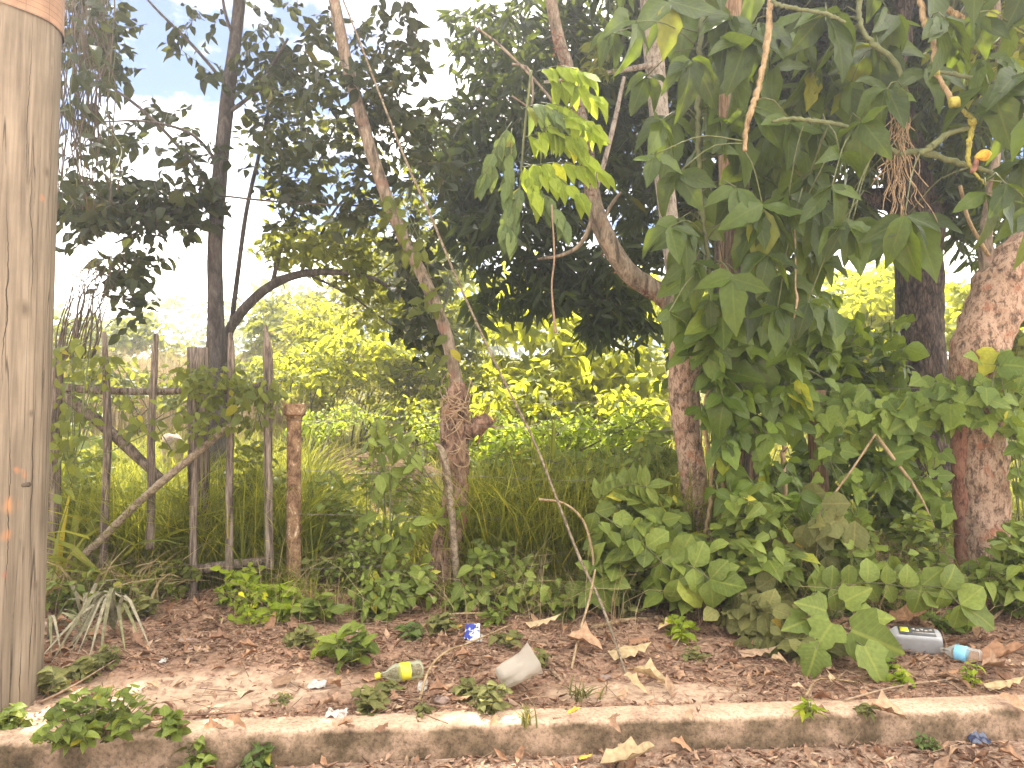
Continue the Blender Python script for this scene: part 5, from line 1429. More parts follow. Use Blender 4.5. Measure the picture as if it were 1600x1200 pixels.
thicket('tall leafy weeds standing behind the left pickets', [(120, 760, 50, 110, 5.8, .25, 44), (200, 820, 60, 70, 5.8, .25, 34), (120, 640, 40, 50, 5.9, .2, 18)], 'ovate', 'weed', .085, group='undergrowth behind the wires')
thicket('tall leafy weeds standing behind the right pickets', [(330, 790, 50, 90, 5.8, .25, 34), (400, 730, 40, 90, 5.8, .25, 34), (400, 850, 50, 40, 5.6, .2, 20)], 'ovate', 'olive', .075, group='undergrowth behind the wires')
thicket('loose twiggy weeds behind the wires next to the pipe post', [(510, 800, 40, 70, 5.7, .2, 24), (570, 850, 50, 60, 5.6, .2, 30), (530, 900, 60, 30, 5.4, .15, 24)], 'ovate', 'weed', .065, group='undergrowth behind the wires')
thicket('tall loose weeds behind the wires between the stump and the liana', [(790, 770, 50, 70, 5.8, .25, 36), (860, 760, 50, 70, 5.9, .25, 34), (820, 840, 60, 60, 5.6, .2, 36), (890, 830, 50, 60, 5.6, .2, 28)], 'ovate', 'olive', .075, group='undergrowth behind the wires')
thicket('tall loose weeds behind the wires left of the peeling bark', [(950, 770, 60, 60, 6.0, .25, 44), (1015, 720, 30, 60, 6.0, .25, 24), (1000, 780, 50, 50, 5.8, .2, 28)], 'ovate', 'weed', .095, group='undergrowth behind the wires')

thicket('bright tall weeds behind the lowest wires right of the split stick', [(770, 830, 40, 70, 5.5, .15, 36), (830, 800, 50, 70, 5.6, .15, 40), (900, 790, 40, 70, 5.6, .15, 32), (740, 760, 30, 50, 5.8, .2, 16)], 'ovate', 'weed', .06, group='undergrowth behind the wires')
thicket('feathery weeds climbing the wires left of the stump', [(590, 720, 34, 70, 5.5, .15, 30), (640, 760, 34, 60, 5.5, .15, 26), (560, 880, 50, 40, 5.3, .15, 30)], 'ovate', 'weed', .05, group='undergrowth behind the wires')

thicket('low leafy tangle between the utility pole and the gate', [(110, 930, 50, 30, 4.9, .2, 30), (220, 925, 50, 26, 5.0, .15, 24)], 'ovate', 'weed', .06)
thicket('low weedy tangle in front of the leaning gate pole', [(270, 900, 40, 26, 5.15, .1, 18)], 'ovate', 'olive', .06)

# ------------------------------------------------------------------ background bushes
gb = 'bushes in the field behind the fence'


def bgbush(label, blobs, kind, mat, leaf, cap=60, per=9, twig=.5, **kw):
    return bush('field_bush', label, 'bush', None, blobs, kind, MAT[mat], leaf, group=gb, cap=cap, per=per, twig=twig, stems=7, stem_r=.018, twig_r=.005, **kw)


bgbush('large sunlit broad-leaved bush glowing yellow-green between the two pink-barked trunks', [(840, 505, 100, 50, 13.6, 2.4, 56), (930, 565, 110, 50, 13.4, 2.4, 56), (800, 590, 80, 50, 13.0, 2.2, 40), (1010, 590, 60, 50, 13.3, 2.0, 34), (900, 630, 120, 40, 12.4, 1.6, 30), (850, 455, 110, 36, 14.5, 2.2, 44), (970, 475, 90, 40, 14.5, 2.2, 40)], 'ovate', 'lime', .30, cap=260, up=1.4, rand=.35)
bgbush('feathery sunlit bush seen just right of the arched tree', [(500, 510, 60, 40, 15, 1.0, 110), (470, 560, 60, 40, 15, 1.0, 80), (560, 560, 50, 50, 15, 1.0, 70)], 'ovate', 'field', .14, cap=60)
bgbush('olive bush behind the leaning shoot', [(640, 480, 60, 60, 13, .9, 110), (690, 420, 50, 50, 13, .9, 80), (600, 420, 50, 50, 13.5, .9, 70), (720, 540, 50, 50, 12.5, .9, 60)], 'ovate', 'olive', .15, cap=80)
bgbush('grey green scrub on the skyline behind the stick gate', [(120, 540, 70, 50, 19, 1.2, 120), (210, 520, 60, 30, 20, 1.2, 80), (300, 560, 60, 30, 20, 1.2, 60)], 'ovate', 'olive', .20, cap=20)
bgbush('tall scrub right of the slim tree', [(420, 520, 40, 50, 17, 1.2, 90), (390, 580, 40, 30, 17, 1.2, 50)], 'ovate', 'olive', .17, cap=30)
bgbush('low sunlit weeds on the slope behind the bare bank', [(560, 600, 90, 30, 13.5, 1.2, 120), (480, 620, 60, 25, 13, 1.0, 70), (650, 600, 50, 40, 12.5, 1.0, 70)], 'ovate', 'field', .10, cap=40)
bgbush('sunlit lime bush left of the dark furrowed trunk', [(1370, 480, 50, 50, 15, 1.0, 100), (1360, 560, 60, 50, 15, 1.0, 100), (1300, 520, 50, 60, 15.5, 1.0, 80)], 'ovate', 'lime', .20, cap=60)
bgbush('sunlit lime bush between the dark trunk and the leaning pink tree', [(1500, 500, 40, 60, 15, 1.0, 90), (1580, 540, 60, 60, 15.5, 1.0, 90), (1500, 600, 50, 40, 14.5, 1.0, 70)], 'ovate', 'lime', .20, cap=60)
bgbush('shaded sapling thicket before the lime bush right of centre', [(1290, 560, 60, 80, 8.0, .6, 70), (1350, 620, 60, 40, 8.0, .6, 44), (1230, 480, 50, 50, 8.2, .6, 40), (1390, 540, 20, 40, 8, .4, 10)], 'broad', 'climb', .17, cap=120)
bgbush('shaded leafy bush behind the peeling tree trunk', [(1110, 560, 60, 60, 8.2, .6, 60), (1190, 600, 60, 70, 7.6, .6, 60)], 'ovate', 'climb', .18, cap=70)

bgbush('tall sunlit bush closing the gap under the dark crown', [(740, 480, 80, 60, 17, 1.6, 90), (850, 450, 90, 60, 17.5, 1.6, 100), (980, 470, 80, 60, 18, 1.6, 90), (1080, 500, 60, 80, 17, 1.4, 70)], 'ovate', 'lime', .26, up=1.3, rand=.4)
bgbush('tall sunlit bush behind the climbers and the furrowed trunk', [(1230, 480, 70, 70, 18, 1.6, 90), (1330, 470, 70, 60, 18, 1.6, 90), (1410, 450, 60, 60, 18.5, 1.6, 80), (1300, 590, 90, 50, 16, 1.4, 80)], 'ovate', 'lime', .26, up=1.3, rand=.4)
bgbush('tall olive bush far behind the arched tree', [(560, 460, 70, 60, 21, 1.6, 110), (470, 490, 60, 40, 21, 1.6, 70), (640, 440, 60, 70, 20, 1.6, 90)], 'ovate', 'field', .22, up=1.3, rand=.4)
bgbush('sunlit brush filling the slope between the bank and the broad-leaved bush', [(720, 600, 60, 40, 12, 1.0, 60), (640, 640, 60, 30, 11.5, 1.0, 50), (780, 650, 60, 30, 11, .9, 50)], 'ovate', 'lime', .13, cap=60, up=1.2)

bgbush('bushy olive scrub standing close behind the stick gate', [(110, 570, 50, 40, 10, .7, 60), (190, 600, 60, 40, 10, .7, 60), (300, 620, 60, 30, 10, .7, 50), (400, 600, 50, 40, 10.5, .7, 50)], 'ovate', 'olive', .11, cap=80)
bgbush('yellow-green scrub rising on the slope right of the slim tree', [(460, 580, 60, 40, 11.5, .8, 70), (540, 550, 60, 50, 12, .8, 80), (620, 560, 50, 50, 12, .8, 70), (500, 500, 60, 40, 14, .9, 70)], 'ovate', 'lime', .13, cap=80, up=1.2)

bgbush('low sunlit saplings in front of the large broad-leaved bush', [(850, 620, 130, 36, 11.2, 1.0, 56), (975, 640, 80, 30, 11.0, .8, 34), (770, 650, 50, 24, 10.6, .7, 22)], 'ovate', 'lime', .16, cap=100, up=1.4, rand=.4)

bgbush('leafy green growth on the slope between the tall grass and the sunlit saplings', [(790, 690, 60, 36, 8.8, .6, 50), (890, 685, 80, 36, 8.8, .6, 60), (1000, 670, 50, 40, 8.9, .6, 44)], 'ovate', 'sprig', .11, cap=110, up=1.2, rand=.4)
bgbush('low green growth around the bare bank right of the pipe post', [(500, 665, 40, 20, 9.6, .4, 30), (680, 670, 40, 30, 8.8, .4, 34), (560, 650, 60, 16, 10.6, .5, 30)], 'ovate', 'sprig', .08, cap=60, up=1.2, rand=.4)

# distant wooded rise
mb = MB()
C = []
for k in range(2600):
    px = rng.uniform(-500, 2100); y = rng.uniform(48, 62)
    top = 470 + 22 * math.sin(px * .011) + 14 * math.sin(px * .037 + 1)
    C.append(W(px, rng.uniform(top, 640), y))
pos, ld, nr, sz, A, B = sprays(np.array(C), 9, 1.6, .62, .3, .9, .7, .8)
leaves_mb(mb, 'ovate', 1, pos, ld, nr, sz)
tag(mb.obj('far_woods', MAT['olive']), 'hazy wooded rise along the skyline beyond the field', 'woods', kind='stuff')

# ------------------------------------------------------------------ grasses
def blades(mb, P, H, bend, wid, az=None):
    n = len(P)
    az = rng.uniform(0, 6.283, n) if az is None else az
    lean = np.stack([np.cos(az), np.sin(az), np.zeros(n)], -1)
    side = np.stack([-np.sin(az), np.cos(az), np.zeros(n)], -1)
    roll = rng.uniform(-1.1, 1.1, n)[:, None]
    side = side * np.cos(roll) + np.array([0, 0, 1.0]) * np.sin(roll)
    us = np.array([0, .3, .6, .85, 1.0])
    V = np.zeros((n, 9, 3)); UV = np.zeros((n, 9, 2))
    for k, q in enumerate(us):
        c = P + lean * (H * bend * q ** 2)[:, None] + np.array([0, 0, 1.0]) * (H * (q - .45 * bend * q ** 2.4))[:, None]
        w = wid * (1 - q ** 1.6) * (.6 + 1.2 * q * (1 - q) + .4)
        if k < 4:
            V[:, 2 * k] = c - side * w[:, None]; V[:, 2 * k + 1] = c + side * w[:, None]
            UV[:, 2 * k] = (0, q); UV[:, 2 * k + 1] = (1, q)
        else:
            V[:, 8] = c; UV[:, 8] = (.5, 1)
    o = (np.arange(n) * 9)[:, None, None]
    Q = np.array([[0, 1, 3, 2], [2, 3, 5, 4], [4, 5, 7, 6]])[None] + o
    T = np.array([[6, 7, 8]])[None] + o
    mb.add(V.reshape(-1, 3), Q.reshape(-1, 4), T.reshape(-1, 3), UV.reshape(-1, 2))


def grass(name, label, n, xr, yr, h, bend, wid, mat, clump=.5, hold=None):
    x = rng.uniform(*xr, n * 3); y = rng.uniform(*yr, n * 3)
    keep = (vnoise(x * 1.3, y * 1.3, 77) + .5 > clump * rng.random(n * 3))
    if hold is not None:
        keep &= hold(x, y)
    x, y = x[keep][:n], y[keep][:n]; n = len(x)
    P = np.stack([x, y, gz(x, y) - .01], -1)
    H = rng.uniform(*h, n)
    H = np.where((np.abs(x / y + .185) < .075) & (y > 5) & (y < 10), H * .38, H)   # trodden gap leading to the bank
    m = MB(); blades(m, P, H, rng.uniform(*bend, n), rng.uniform(*wid, n))
    return tag(m.obj(name, MAT[mat]), label, 'grass', kind='stuff')


def off_bank(x, y):
    return (((x + 1.75) / 1.05) ** 2 + ((y - 8.95) / .85) ** 2 > 1) | (rng.random(len(x)) < .05)


def off_path(x, y):
    return ~((np.abs(x + 2.0 - (y - 5) * .1) < .28) & (y < 5.35))


grass('gate_grass', 'tall tangled grass behind the stick gate', 7500, (-4.6, -1.6), (5.5, 8.6), (.35, 1.25), (.2, .9), (.004, .010), 'grass')
grass('fence_grass', 'grass in the gap behind the wires', 5200, (-1.9, 1.3), (5.75, 8.4), (.18, .75), (.3, 1.0), (.003, .007), 'grass', hold=off_bank)
grass('field_grass', 'sunlit grass covering the field', 42000, (-14, 14), (8.2, 24), (.20, .60), (.3, .9), (.005, .011), 'field', hold=off_bank)
grass('far_grass', 'pale grass on the far rise', 16000, (-34, 34), (24, 48), (.4, .9), (.3, .8), (.016, .034), 'field')
grass('dry_reeds', 'dry straw coloured reeds beyond the stick gate', 5200, (-9, -4.8), (13, 18), (.9, 2.1), (.1, .4), (.006, .012), 'straw', clump=.6)
grass('shade_grass', 'shaded grass under the trees at right', 5000, (1.2, 7), (6.2, 10), (.15, .5), (.3, .9), (.004, .008), 'grass')
grass('verge_grass', 'thin grass and stems along the fence line', 2800, (-3.2, 4.2), (4.9, 5.7), (.12, .45), (.3, 1.1), (.002, .005), 'grass', hold=off_path)
grass('dry_stalks', 'dry tangled stalks along the fence foot', 1700, (-3.2, 4.4), (4.6, 5.9), (.2, .75), (.2, 1.4), (.0011, .0024), 'straw', clump=.9, hold=off_path)


def low_gap(x, y):
    return ~((x > -1.45) & (x < -.55)) | (rng.random(len(x)) < .22)


grass('wire_grass', 'tall grass growing up through the wires and pickets', 5200, (-3.3, 1.6), (5.3, 6.0), (.35, 1.25), (.15, .9), (.003, .007), 'grass', hold=low_gap)


grass('tall_grass', 'tall bright grass among the wires between the stump and the peeling tree', 2600, (-.5, 1.35), (5.3, 5.9), (.45, 1.3), (.1, .8), (.003, .007), 'grass', clump=.7)


def tuft(label, px, py, n, h_px, mat, wid_px=3, az=None, bend=(.3, 1.1), name='grass_tuft', group='grass tufts', spread=.05):
    p = np.array(foot(px, py)); y = p[1]
    t = thing(name, label, 'grass tuft', tuple(p), group)
    for k in range(n):
        m = MB()
        P = p + np.array([[rng.normal(0, spread), rng.normal(0, spread), -.01]])
        blades(m, P, np.array([px_m(h_px, y) * rng.uniform(.6, 1.1)]), np.array([rng.uniform(*bend)]), np.array([px_m(wid_px, y) * rng.uniform(.7, 1.2)]), None if az is None else np.array([az + rng.normal(0, .5)]))
        m.obj('blade', MAT[mat], t)
    return t


tuft('long arching grass blades bending right in front of the gate', 185, 925, 24, 215, 'grass', 6.5, az=.15, bend=(.7, 1.25))
tuft('tangle of dry straw stalks between the utility pole and the gate', 110, 955, 34, 130, 'straw', 2.6, bend=(.2, 1.3), spread=.16)
tuft('dry straw stalks leaning over the withered straps', 215, 945, 26, 120, 'straw', 2.4, az=-.4, bend=(.3, 1.3), spread=.12)
tuft('green blades arching left from the gate foot toward the utility pole', 165, 940, 14, 170, 'grass', 6, az=3.2, bend=(.6, 1.25))
tuft('upright grass tuft behind the utility pole', 95, 940, 16, 200, 'grass', 6, az=1.2, bend=(.1, .6))
tuft('arching grass tuft between the pickets', 320, 880, 10, 140, 'grass', 7, bend=(.4, 1.2))
tuft('broad grass blades standing behind the liana', 860, 880, 14, 260, 'grass', 6.5, bend=(.05, .5))
tuft('grass blades right behind the compound weeds left of the peeling tree', 1010, 850, 12, 170, 'grass', 6.5, bend=(.2, .8))
tuft('small grass tuft growing at the kerb face', 822, 1170, 22, 45, 'dusty', 1.6, bend=(.3, 1.0), spread=.02)
tuft('little fine weed tuft on the verge behind the kerb', 905, 1092, 26, 42, 'dusty', 1.6, bend=(.4, 1.2), spread=.03)
# ------------------------------------------------------------------ small weeds, each where it grows
def weed(label, px, py, w_px, h_px, n, kind, mat, leaf_px, group='small weeds on the verge', cap=60, name='weed', per=5, cat='weed', lift=.5):
    p = np.array(foot(px, py)); y = p[1]
    t = thing(name, label, cat, tuple(p), group)
    m = MB(); pos, d, nr, sz = [], [], [], []
    for k in range(n):
        a_ = rng.uniform(0, 6.283); rr = px_m(w_px, y) * .5 * math.sqrt(rng.random()); h = px_m(h_px, y) * rng.uniform(.5, 1.0) * (1 - .4 * rr / max(px_m(w_px, y) * .5, 1e-3))
        e = p + np.array([math.cos(a_) * rr, math.sin(a_) * rr, h])
        b = p + np.array([math.cos(a_) * rr * .25, math.sin(a_) * rr * .25, -.01])
        tube(m, [b, (b + e) / 2 + rng.normal(0, .01, 3), e], [.003, .0025, .0018], sides=5, step=.05)
        for q in range(per):
            u_ = .18 + .82 * (q + 1) / per
            c = b + (e - b) * u_; aa = a_ + q * 2.4 + rng.normal(0, .4)
            pos.append(c); d.append([math.cos(aa), math.sin(aa), lift + rng.normal(0, .25) - .4]); nr.append([rng.normal(0, .3), rng.normal(-.25, .3), 1]); sz.append(px_m(leaf_px, y) * rng.uniform(.7, 1.2))
    m.obj('stems', MAT['stem'], t)['kind'] = 'stuff'
    put_leaves(t, kind, MAT[mat], pos, d, nr, np.array(sz), cap=cap, min_px=8)
    return t


weed('bushy mint-leaved weed growing over the kerb nearest the utility pole', 145, 1200, 185, 85, 46, 'broad', 'weed', 22, cap=180)
weed('upright weed at the kerb face right of the bushy kerb weed', 262, 1200, 44, 55, 8, 'broad', 'weed', 22)
weed('pair of leafy shoots at the kerb face', 308, 1208, 60, 60, 9, 'ovate', 'weed', 24)
weed('star-leaved kerb weed at the gutter edge', 395, 1206, 60, 62, 10, 'ovate', 'sprig_dull', 24)
weed('bright broad-leaved weed touching the pipe post foot', 440, 962, 70, 55, 10, 'ovate', 'sprig', 34)
weed('broad-leaved weed right of the pipe post', 498, 972, 70, 45, 9, 'ovate', 'weed', 34)
weed('tall broad-leaved weed in the middle of the verge', 552, 1040, 70, 75, 12, 'ovate', 'weed', 32)
weed('yellowing weed left of the tall verge weed', 515, 1025, 40, 40, 7, 'ovate', 'sprig', 22)
weed('dusty weed clump between the yellow-capped bottle and the kerb', 575, 1112, 60, 40, 14, 'broad', 'dusty', 20)
weed('dusty leafy weed below the middle of the yellow-capped bottle', 612, 1085, 40, 26, 8, 'broad', 'dusty', 18)
weed('ragged weed in front of the crumpled milky plastic', 765, 1112, 70, 50, 16, 'ovate', 'dusty', 20)
weed('small weed left of the crumpled milky plastic', 735, 1092, 45, 34, 9, 'broad', 'dusty', 18)
weed('tiny weed leaning on the kerb top', 660, 1118, 30, 22, 6, 'ovate', 'dusty', 14)
weed('bright small-leaved weed alone on the litter at centre right', 1058, 998, 70, 42, 14, 'ovate', 'sprig', 18)
weed('single bright sprout on the kerb face', 1268, 1150, 34, 30, 5, 'lance', 'sprig', 28)
weed('small dull sprout on the kerb face further right', 1355, 1148, 28, 24, 5, 'ovate', 'dusty', 16)
weed('yellowish sprout behind the kerb below the grey bottle', 1410, 1068, 26, 26, 4, 'broad', 'sprig', 18)
weed('thin seedling in front of the blue-labelled bottle', 1520, 1072, 24, 50, 6, 'ovate', 'sprig', 14)
weed('low weeds around the foot of the utility pole', 75, 1085, 70, 45, 12, 'broad', 'dusty', 22)
weed('sprawling weed at the kerb end left of the utility pole weeds', 20, 1135, 60, 30, 12, 'broad', 'weed', 20)
weed('feathery weed below the withered straps', 165, 1045, 60, 40, 16, 'ovate', 'dusty', 15)
weed('weed sprig behind the blue wrapper', 775, 975, 50, 36, 9, 'ovate', 'weed', 20)
weed('small weed right of the blue wrapper', 790, 1010, 50, 30, 9, 'broad', 'dusty', 18)
weed('leafy weed beside the dry cane foot', 870, 965, 60, 45, 10, 'broad', 'weed', 24)
weed('weed with soft leaves left of the yellow-capped bottle', 470, 1010, 50, 34, 9, 'broad', 'dusty', 20)
weed('fine weed in the gutter leaves at right', 1450, 1170, 40, 26, 8, 'ovate', 'sprig_dull', 12)
weed('weed at the far right end of the verge', 1590, 965, 50, 60, 10, 'ovate', 'weed', 24)
weed('small sprout among the litter left of the bright weed', 985, 965, 34, 26, 6, 'ovate', 'dusty', 16)
weed('dark lobed weed beside the yellow dead leaf', 1388, 1048, 30, 20, 3, 'broad', 'climb', 26)
weed('yellow flowering leaf sprig against the pipe post', 468, 925, 24, 26, 3, 'ovate', 'sprig', 22)


weed('low creeping weed left of the blue wrapper', 690, 985, 70, 34, 14, 'ovate', 'dusty', 18)
weed('leafy weed at the foot of the split stick', 735, 955, 60, 44, 12, 'ovate', 'weed', 22)
weed('straggling weed between the pipe post weeds and the stump', 590, 965, 80, 44, 16, 'ovate', 'weed', 20)
weed('yellow-green weed above the bottle with the yellow cap', 640, 1000, 50, 36, 9, 'ovate', 'sprig_dull', 18)
weed('low dusty weed right of the long pale flat dead leaf', 1085, 1030, 40, 22, 8, 'ovate', 'dusty', 14)
weed('low weed by the short thick brown stick', 838, 1040, 46, 28, 9, 'broad', 'dusty', 16)
weed('weed tangle left of the bright gate-foot thicket', 360, 945, 50, 40, 14, 'ovate', 'weed', 16)
weed('grey-green weed among the withered straps', 215, 965, 60, 44, 14, 'ovate', 'dusty', 18)
weed('low weed between the pole foot and the trodden earth', 130, 1060, 50, 30, 10, 'broad', 'dusty', 20)
weed('dull low weed under the drooping tip frond', 1480, 985, 60, 34, 10, 'broad', 'climb', 22)
weed('soft weed at the front of the round-leaved thicket', 950, 945, 60, 46, 12, 'broad', 'weed', 26)
weed('soft weed at the front of the bright pointed-leaved thicket', 1120, 945, 60, 50, 12, 'ovate', 'weed', 26)
weed('small weed on the verge below the square post thicket', 1345, 965, 40, 30, 8, 'ovate', 'sprig_dull', 18)
weed('tiny seedlings behind the kerb left of the white foam', 440, 1100, 40, 16, 8, 'ovate', 'dusty', 10)

# sprawling front-right plant with paired round leaves on arching stalks
def frond(label, p0, p1, y0, y1, n, leaf_px, mat='weed', sag=0.0, grp='round-leaved fronds at front right', kind='round'):
    a_, b_ = W(*p0, y0), W(*p1, y1)
    mid = (a_ + b_) / 2 + np.array([0, 0, .05 - sag])
    c = spline([a_, mid, b_], n + 1)
    t = thing('leafy_frond', label, 'plant', tuple(a_), grp)
    m = MB(); tube(m, c, [.004] * (n + 1), sides=6, step=.03); m.obj('stalk', MAT['stem'], t)
    ax = unit(b_ - a_); up = np.array([0, -.35, .94]); sd = unit(np.cross(ax, np.array([0, 1.0, 0.0])))
    pos, d, nr, sz = [], [], [], []
    for i in range(n + 1):
        for sg in (-1, 1):
            pos.append(c[i]); d.append(sd * sg * .9 + ax * .35 + rng.normal(0, .12, 3)); nr.append(np.array([0, -1, .35]) + rng.normal(0, .18, 3)); sz.append(px_m(leaf_px, y0) * rng.uniform(.8, 1.12))
    pos.append(c[-1]); d.append(ax); nr.append(np.array([0, -.7, .6])); sz.append(px_m(leaf_px * 1.3, y0))
    put_leaves(t, kind, MAT[mat], pos, d, nr, np.array(sz), rows=5)
    return t


frond('arching frond of paired round leaves above the grey bottle', (1270, 925), (1445, 922), 4.7, 4.5, 6, 36)
frond('drooping tip frond hanging over the grey bottle', (1440, 915), (1500, 945), 4.5, 4.4, 2, 44)
frond('low frond of round dusty leaves left of the lobed leaves', (1150, 950), (1240, 990), 4.6, 4.3, 4, 36, 'dusty')
frond('frond of round leaves lying over the thicket at centre right', (930, 800), (1060, 905), 5.0, 4.7, 5, 40)
frond('frond of round mottled leaves at the thicket front', (1030, 880), (1110, 905), 4.8, 4.6, 3, 44)
frond('hanging feathered frond on the middle wire left of the peeling tree', (935, 780), (1010, 760), 5.1, 5.0, 9, 32, 'weed', kind='leaflet')
t = thing('lobed_plant', 'large pale lobed leaves sprawling onto the litter left of the grey bottle', 'plant', foot(1300, 1010))
pos, d, nr, sz = [], [], [], []
for (px, py, L, ang, y) in ((1330, 985, 84, -.5, 4.12), (1300, 975, 60, -2.2, 4.15), (1350, 1010, 70, -1.3, 4.0), (1290, 955, 52, 2.6, 4.25), (1320, 940, 46, .8, 4.3), (1260, 970, 46, -2.8, 4.25), (1345, 968, 50, .2, 4.2), (1275, 1015, 52, -1.9, 4.0)):
    pos.append(W(px, py, y)); d.append([math.cos(ang), -.25, math.sin(ang) * .7]); nr.append(np.array([0, -.75, .8]) + rng.normal(0, .15, 3)); sz.append(px_m(L, y))
put_leaves(t, 'lobed', MAT['weed'], pos, d, nr, np.array(sz))
m = MB()
for q in pos:
    tube(m, [np.array(foot(1290, 1000)), (np.array(foot(1290, 1000)) + q) / 2 + [0, 0, .04], q], .004, sides=5, step=.05)
m.obj('stalks', MAT['stem'], t)['kind'] = 'stuff'

# withered strap-leaved plants beside the pole
def withered(label, px, py, n, L, dirs, y_off=0.0):
    p = np.array(foot(px, py)); t = thing('withered_plant', label, 'dead plant', tuple(p), 'withered plants beside the utility pole')
    for k in range(n):
        az = rng.uniform(*dirs); l_ = px_m(L, p[1]) * rng.uniform(.65, 1.1)
        rise = rng.uniform(.25, .55) * l_
        pts = [p, p + np.array([math.cos(az) * l_ * .25, math.sin(az) * l_ * .25, rise]), p + np.array([math.cos(az) * l_ * .55, math.sin(az) * l_ * .55, rise * .7]), p + np.array([math.cos(az) * l_, math.sin(az) * l_, 0])]
        pts[-1][2] = float(gz(pts[-1][0], pts[-1][1])) + .015
        c = spline(pts, 9); w = .011 * rng.uniform(.6, 1.3)
        tg = unit(np.gradient(c, axis=0)); sd = unit(np.cross(tg, [0, 0, 1.0]) + 1e-4); upv = np.cross(sd, tg)
        prof = np.array([.6, 1, 1.1, 1.1, 1.0, .9, .7, .45, .1])[:, None] * w
        V = np.stack([c - sd * prof + upv * prof * .5, c, c + sd * prof + upv * prof * .5], 1).reshape(-1, 3)
        Q = [(3 * i + j, 3 * i + j + 1, 3 * i + 4 + j, 3 * i + 3 + j) for i in range(8) for j in range(2)]
        MB().add(V, Q, None, np.tile([[0, 0], [.5, .5], [1, 1]], (9, 1))).obj('leaf', MAT['grey_dead'], t)


withered('withered grey strap leaves drooping in a clump below the gate', 178, 985, 15, 120, (-2.6, -.4))
withered('dead grey strap leaves sprawling at the utility pole foot', 75, 1000, 10, 110, (-1.9, .6))
withered('flattened dry strap leaves lying between the pole and the gate', 130, 975, 8, 120, (-.5, 3.4))

# ------------------------------------------------------------------ rubbish
def loft(mb, c, ax, upv, secs, sides=28):
    """rounded-box sections along ax: (u, half_w, half_h, squareness)"""
    ax = unit(ax); sd = unit(np.cross(ax, upv)); upv = np.cross(sd, ax)
    th = np.linspace(0, 2 * math.pi, sides, endpoint=False); V, UV = [], []
    for (u_, hw, hh, e) in secs:
        cs, sn = np.cos(th), np.sin(th)
        x = np.sign(cs) * np.abs(cs) ** e * hw; z = np.sign(sn) * np.abs(sn) ** e * hh
        V.append(c + ax * u_ + x[:, None] * sd + z[:, None] * upv); UV.append(np.stack([th / 6.283, np.full(sides, u_)], -1))
    V = np.concatenate(V); n = len(secs)
    Q = [(k * sides + j, k * sides + (j + 1) % sides, (k + 1) * sides + (j + 1) % sides, (k + 1) * sides + j) for k in range(n - 1) for j in range(sides)]
    T = []
    V = np.concatenate([V, [c + ax * secs[0][0]], [c + ax * secs[-1][0]]])
    for j in range(sides):
        T += [(n * sides, (j + 1) % sides, j), (n * sides + 1, (n - 1) * sides + j, (n - 1) * sides + (j + 1) % sides)]
    mb.add(V, Q, T, np.concatenate(UV + [np.zeros((2, 2))]))


# yellow-capped bottle
p0, p1 = np.array(foot(588, 1072)), np.array(foot(660, 1058))
ax = unit(p1 - p0); Lb = np.linalg.norm(p1 - p0); rb = px_m(15, p0[1])
c = p0 + np.array([0, 0, rb * .9])
t = thing('plastic_bottle', 'clear drink bottle with a yellow label and yellow cap', 'bottle', tuple(p0), 'empty bottles on the verge')
mb = MB(); loft(mb, c, ax, np.array([0, 0, 1.0]), [(.015, .013, .013, 1), (.035, .014, .014, 1), (.05, .018, .017, 1), (Lb * .35, rb * .85, rb * .8, 1), (Lb * .45, rb, rb * .9, 1), (Lb * .52, rb * .93, rb * .85, 1), (Lb * .70, rb * .93, rb * .82, 1), (Lb * .74, rb * 1.02, rb * .92, .95), (Lb * .82, rb * .94, rb * .8, .9), (Lb * .88, rb * 1.02, rb * .9, .9), (Lb * .96, rb * .95, rb * .85, 1), (Lb, rb * .6, rb * .55, 1)])
mb.obj('body', MAT['clear_green'], t)
mb = MB(); loft(mb, c, ax, np.array([0, 0, 1.0]), [(-.008, .014, .014, 1), (-.006, .0165, .0165, 1), (.018, .0165, .0165, 1), (.019, .014, .014, 1)]); mb.obj('cap', MAT['yellow_plastic'], t)
mb = MB(); loft(mb, c, ax, np.array([0, 0, 1.0]), [(Lb * .50, rb * .96, rb * .88, 1), (Lb * .505, rb * 1.0, rb * .92, 1), (Lb * .60, rb * .97, rb * .89, .96), (Lb * .71, rb * .99, rb * .9, 1), (Lb * .715, rb * .95, rb * .88, 1)]); mb.obj('label_sleeve', MAT['yellow_plastic'], t)

# grey motor oil bottle lying flat
p0, p1 = np.array(foot(1376, 1012)), np.array(foot(1471, 1020))
ax = unit(p1 - p0); Lb = np.linalg.norm(p1 - p0); hw, hh = .062, px_m(15, p0[1])
c = p0 + np.array([0, 0, hh])
t = thing('oil_bottle', 'grey square-sided oil bottle with a dark printed label lying on its side', 'bottle', tuple(p0), 'empty bottles on the verge')
mb = MB(); loft(mb, c, ax, np.array([0, -.25, 1.0]), [(-.02, .016, .016, 1), (.02, .018, .018, 1), (.03, .03, .025, .8), (.06, hw * .8, hh * .8, .5), (.085, hw, hh, .38), (.10, hw * .97, hh * .96, .38), (.115, hw, hh, .38), (.13, hw * .97, hh * .96, .38), (.15, hw, hh, .35), (Lb * .9, hw, hh, .35), (Lb * .97, hw * .97, hh * .96, .4), (Lb, hw * .85, hh * .82, .5)], sides=36)
mb.obj('body', MAT['grey_plastic'], t)
sdv = unit(np.cross(ax, np.array([0, -.25, 1.0]))); upv = np.cross(sdv, ax)
Rm = Matrix((ax, sdv, upv)).transposed()


class _R:
    def to_matrix(self): return Rm


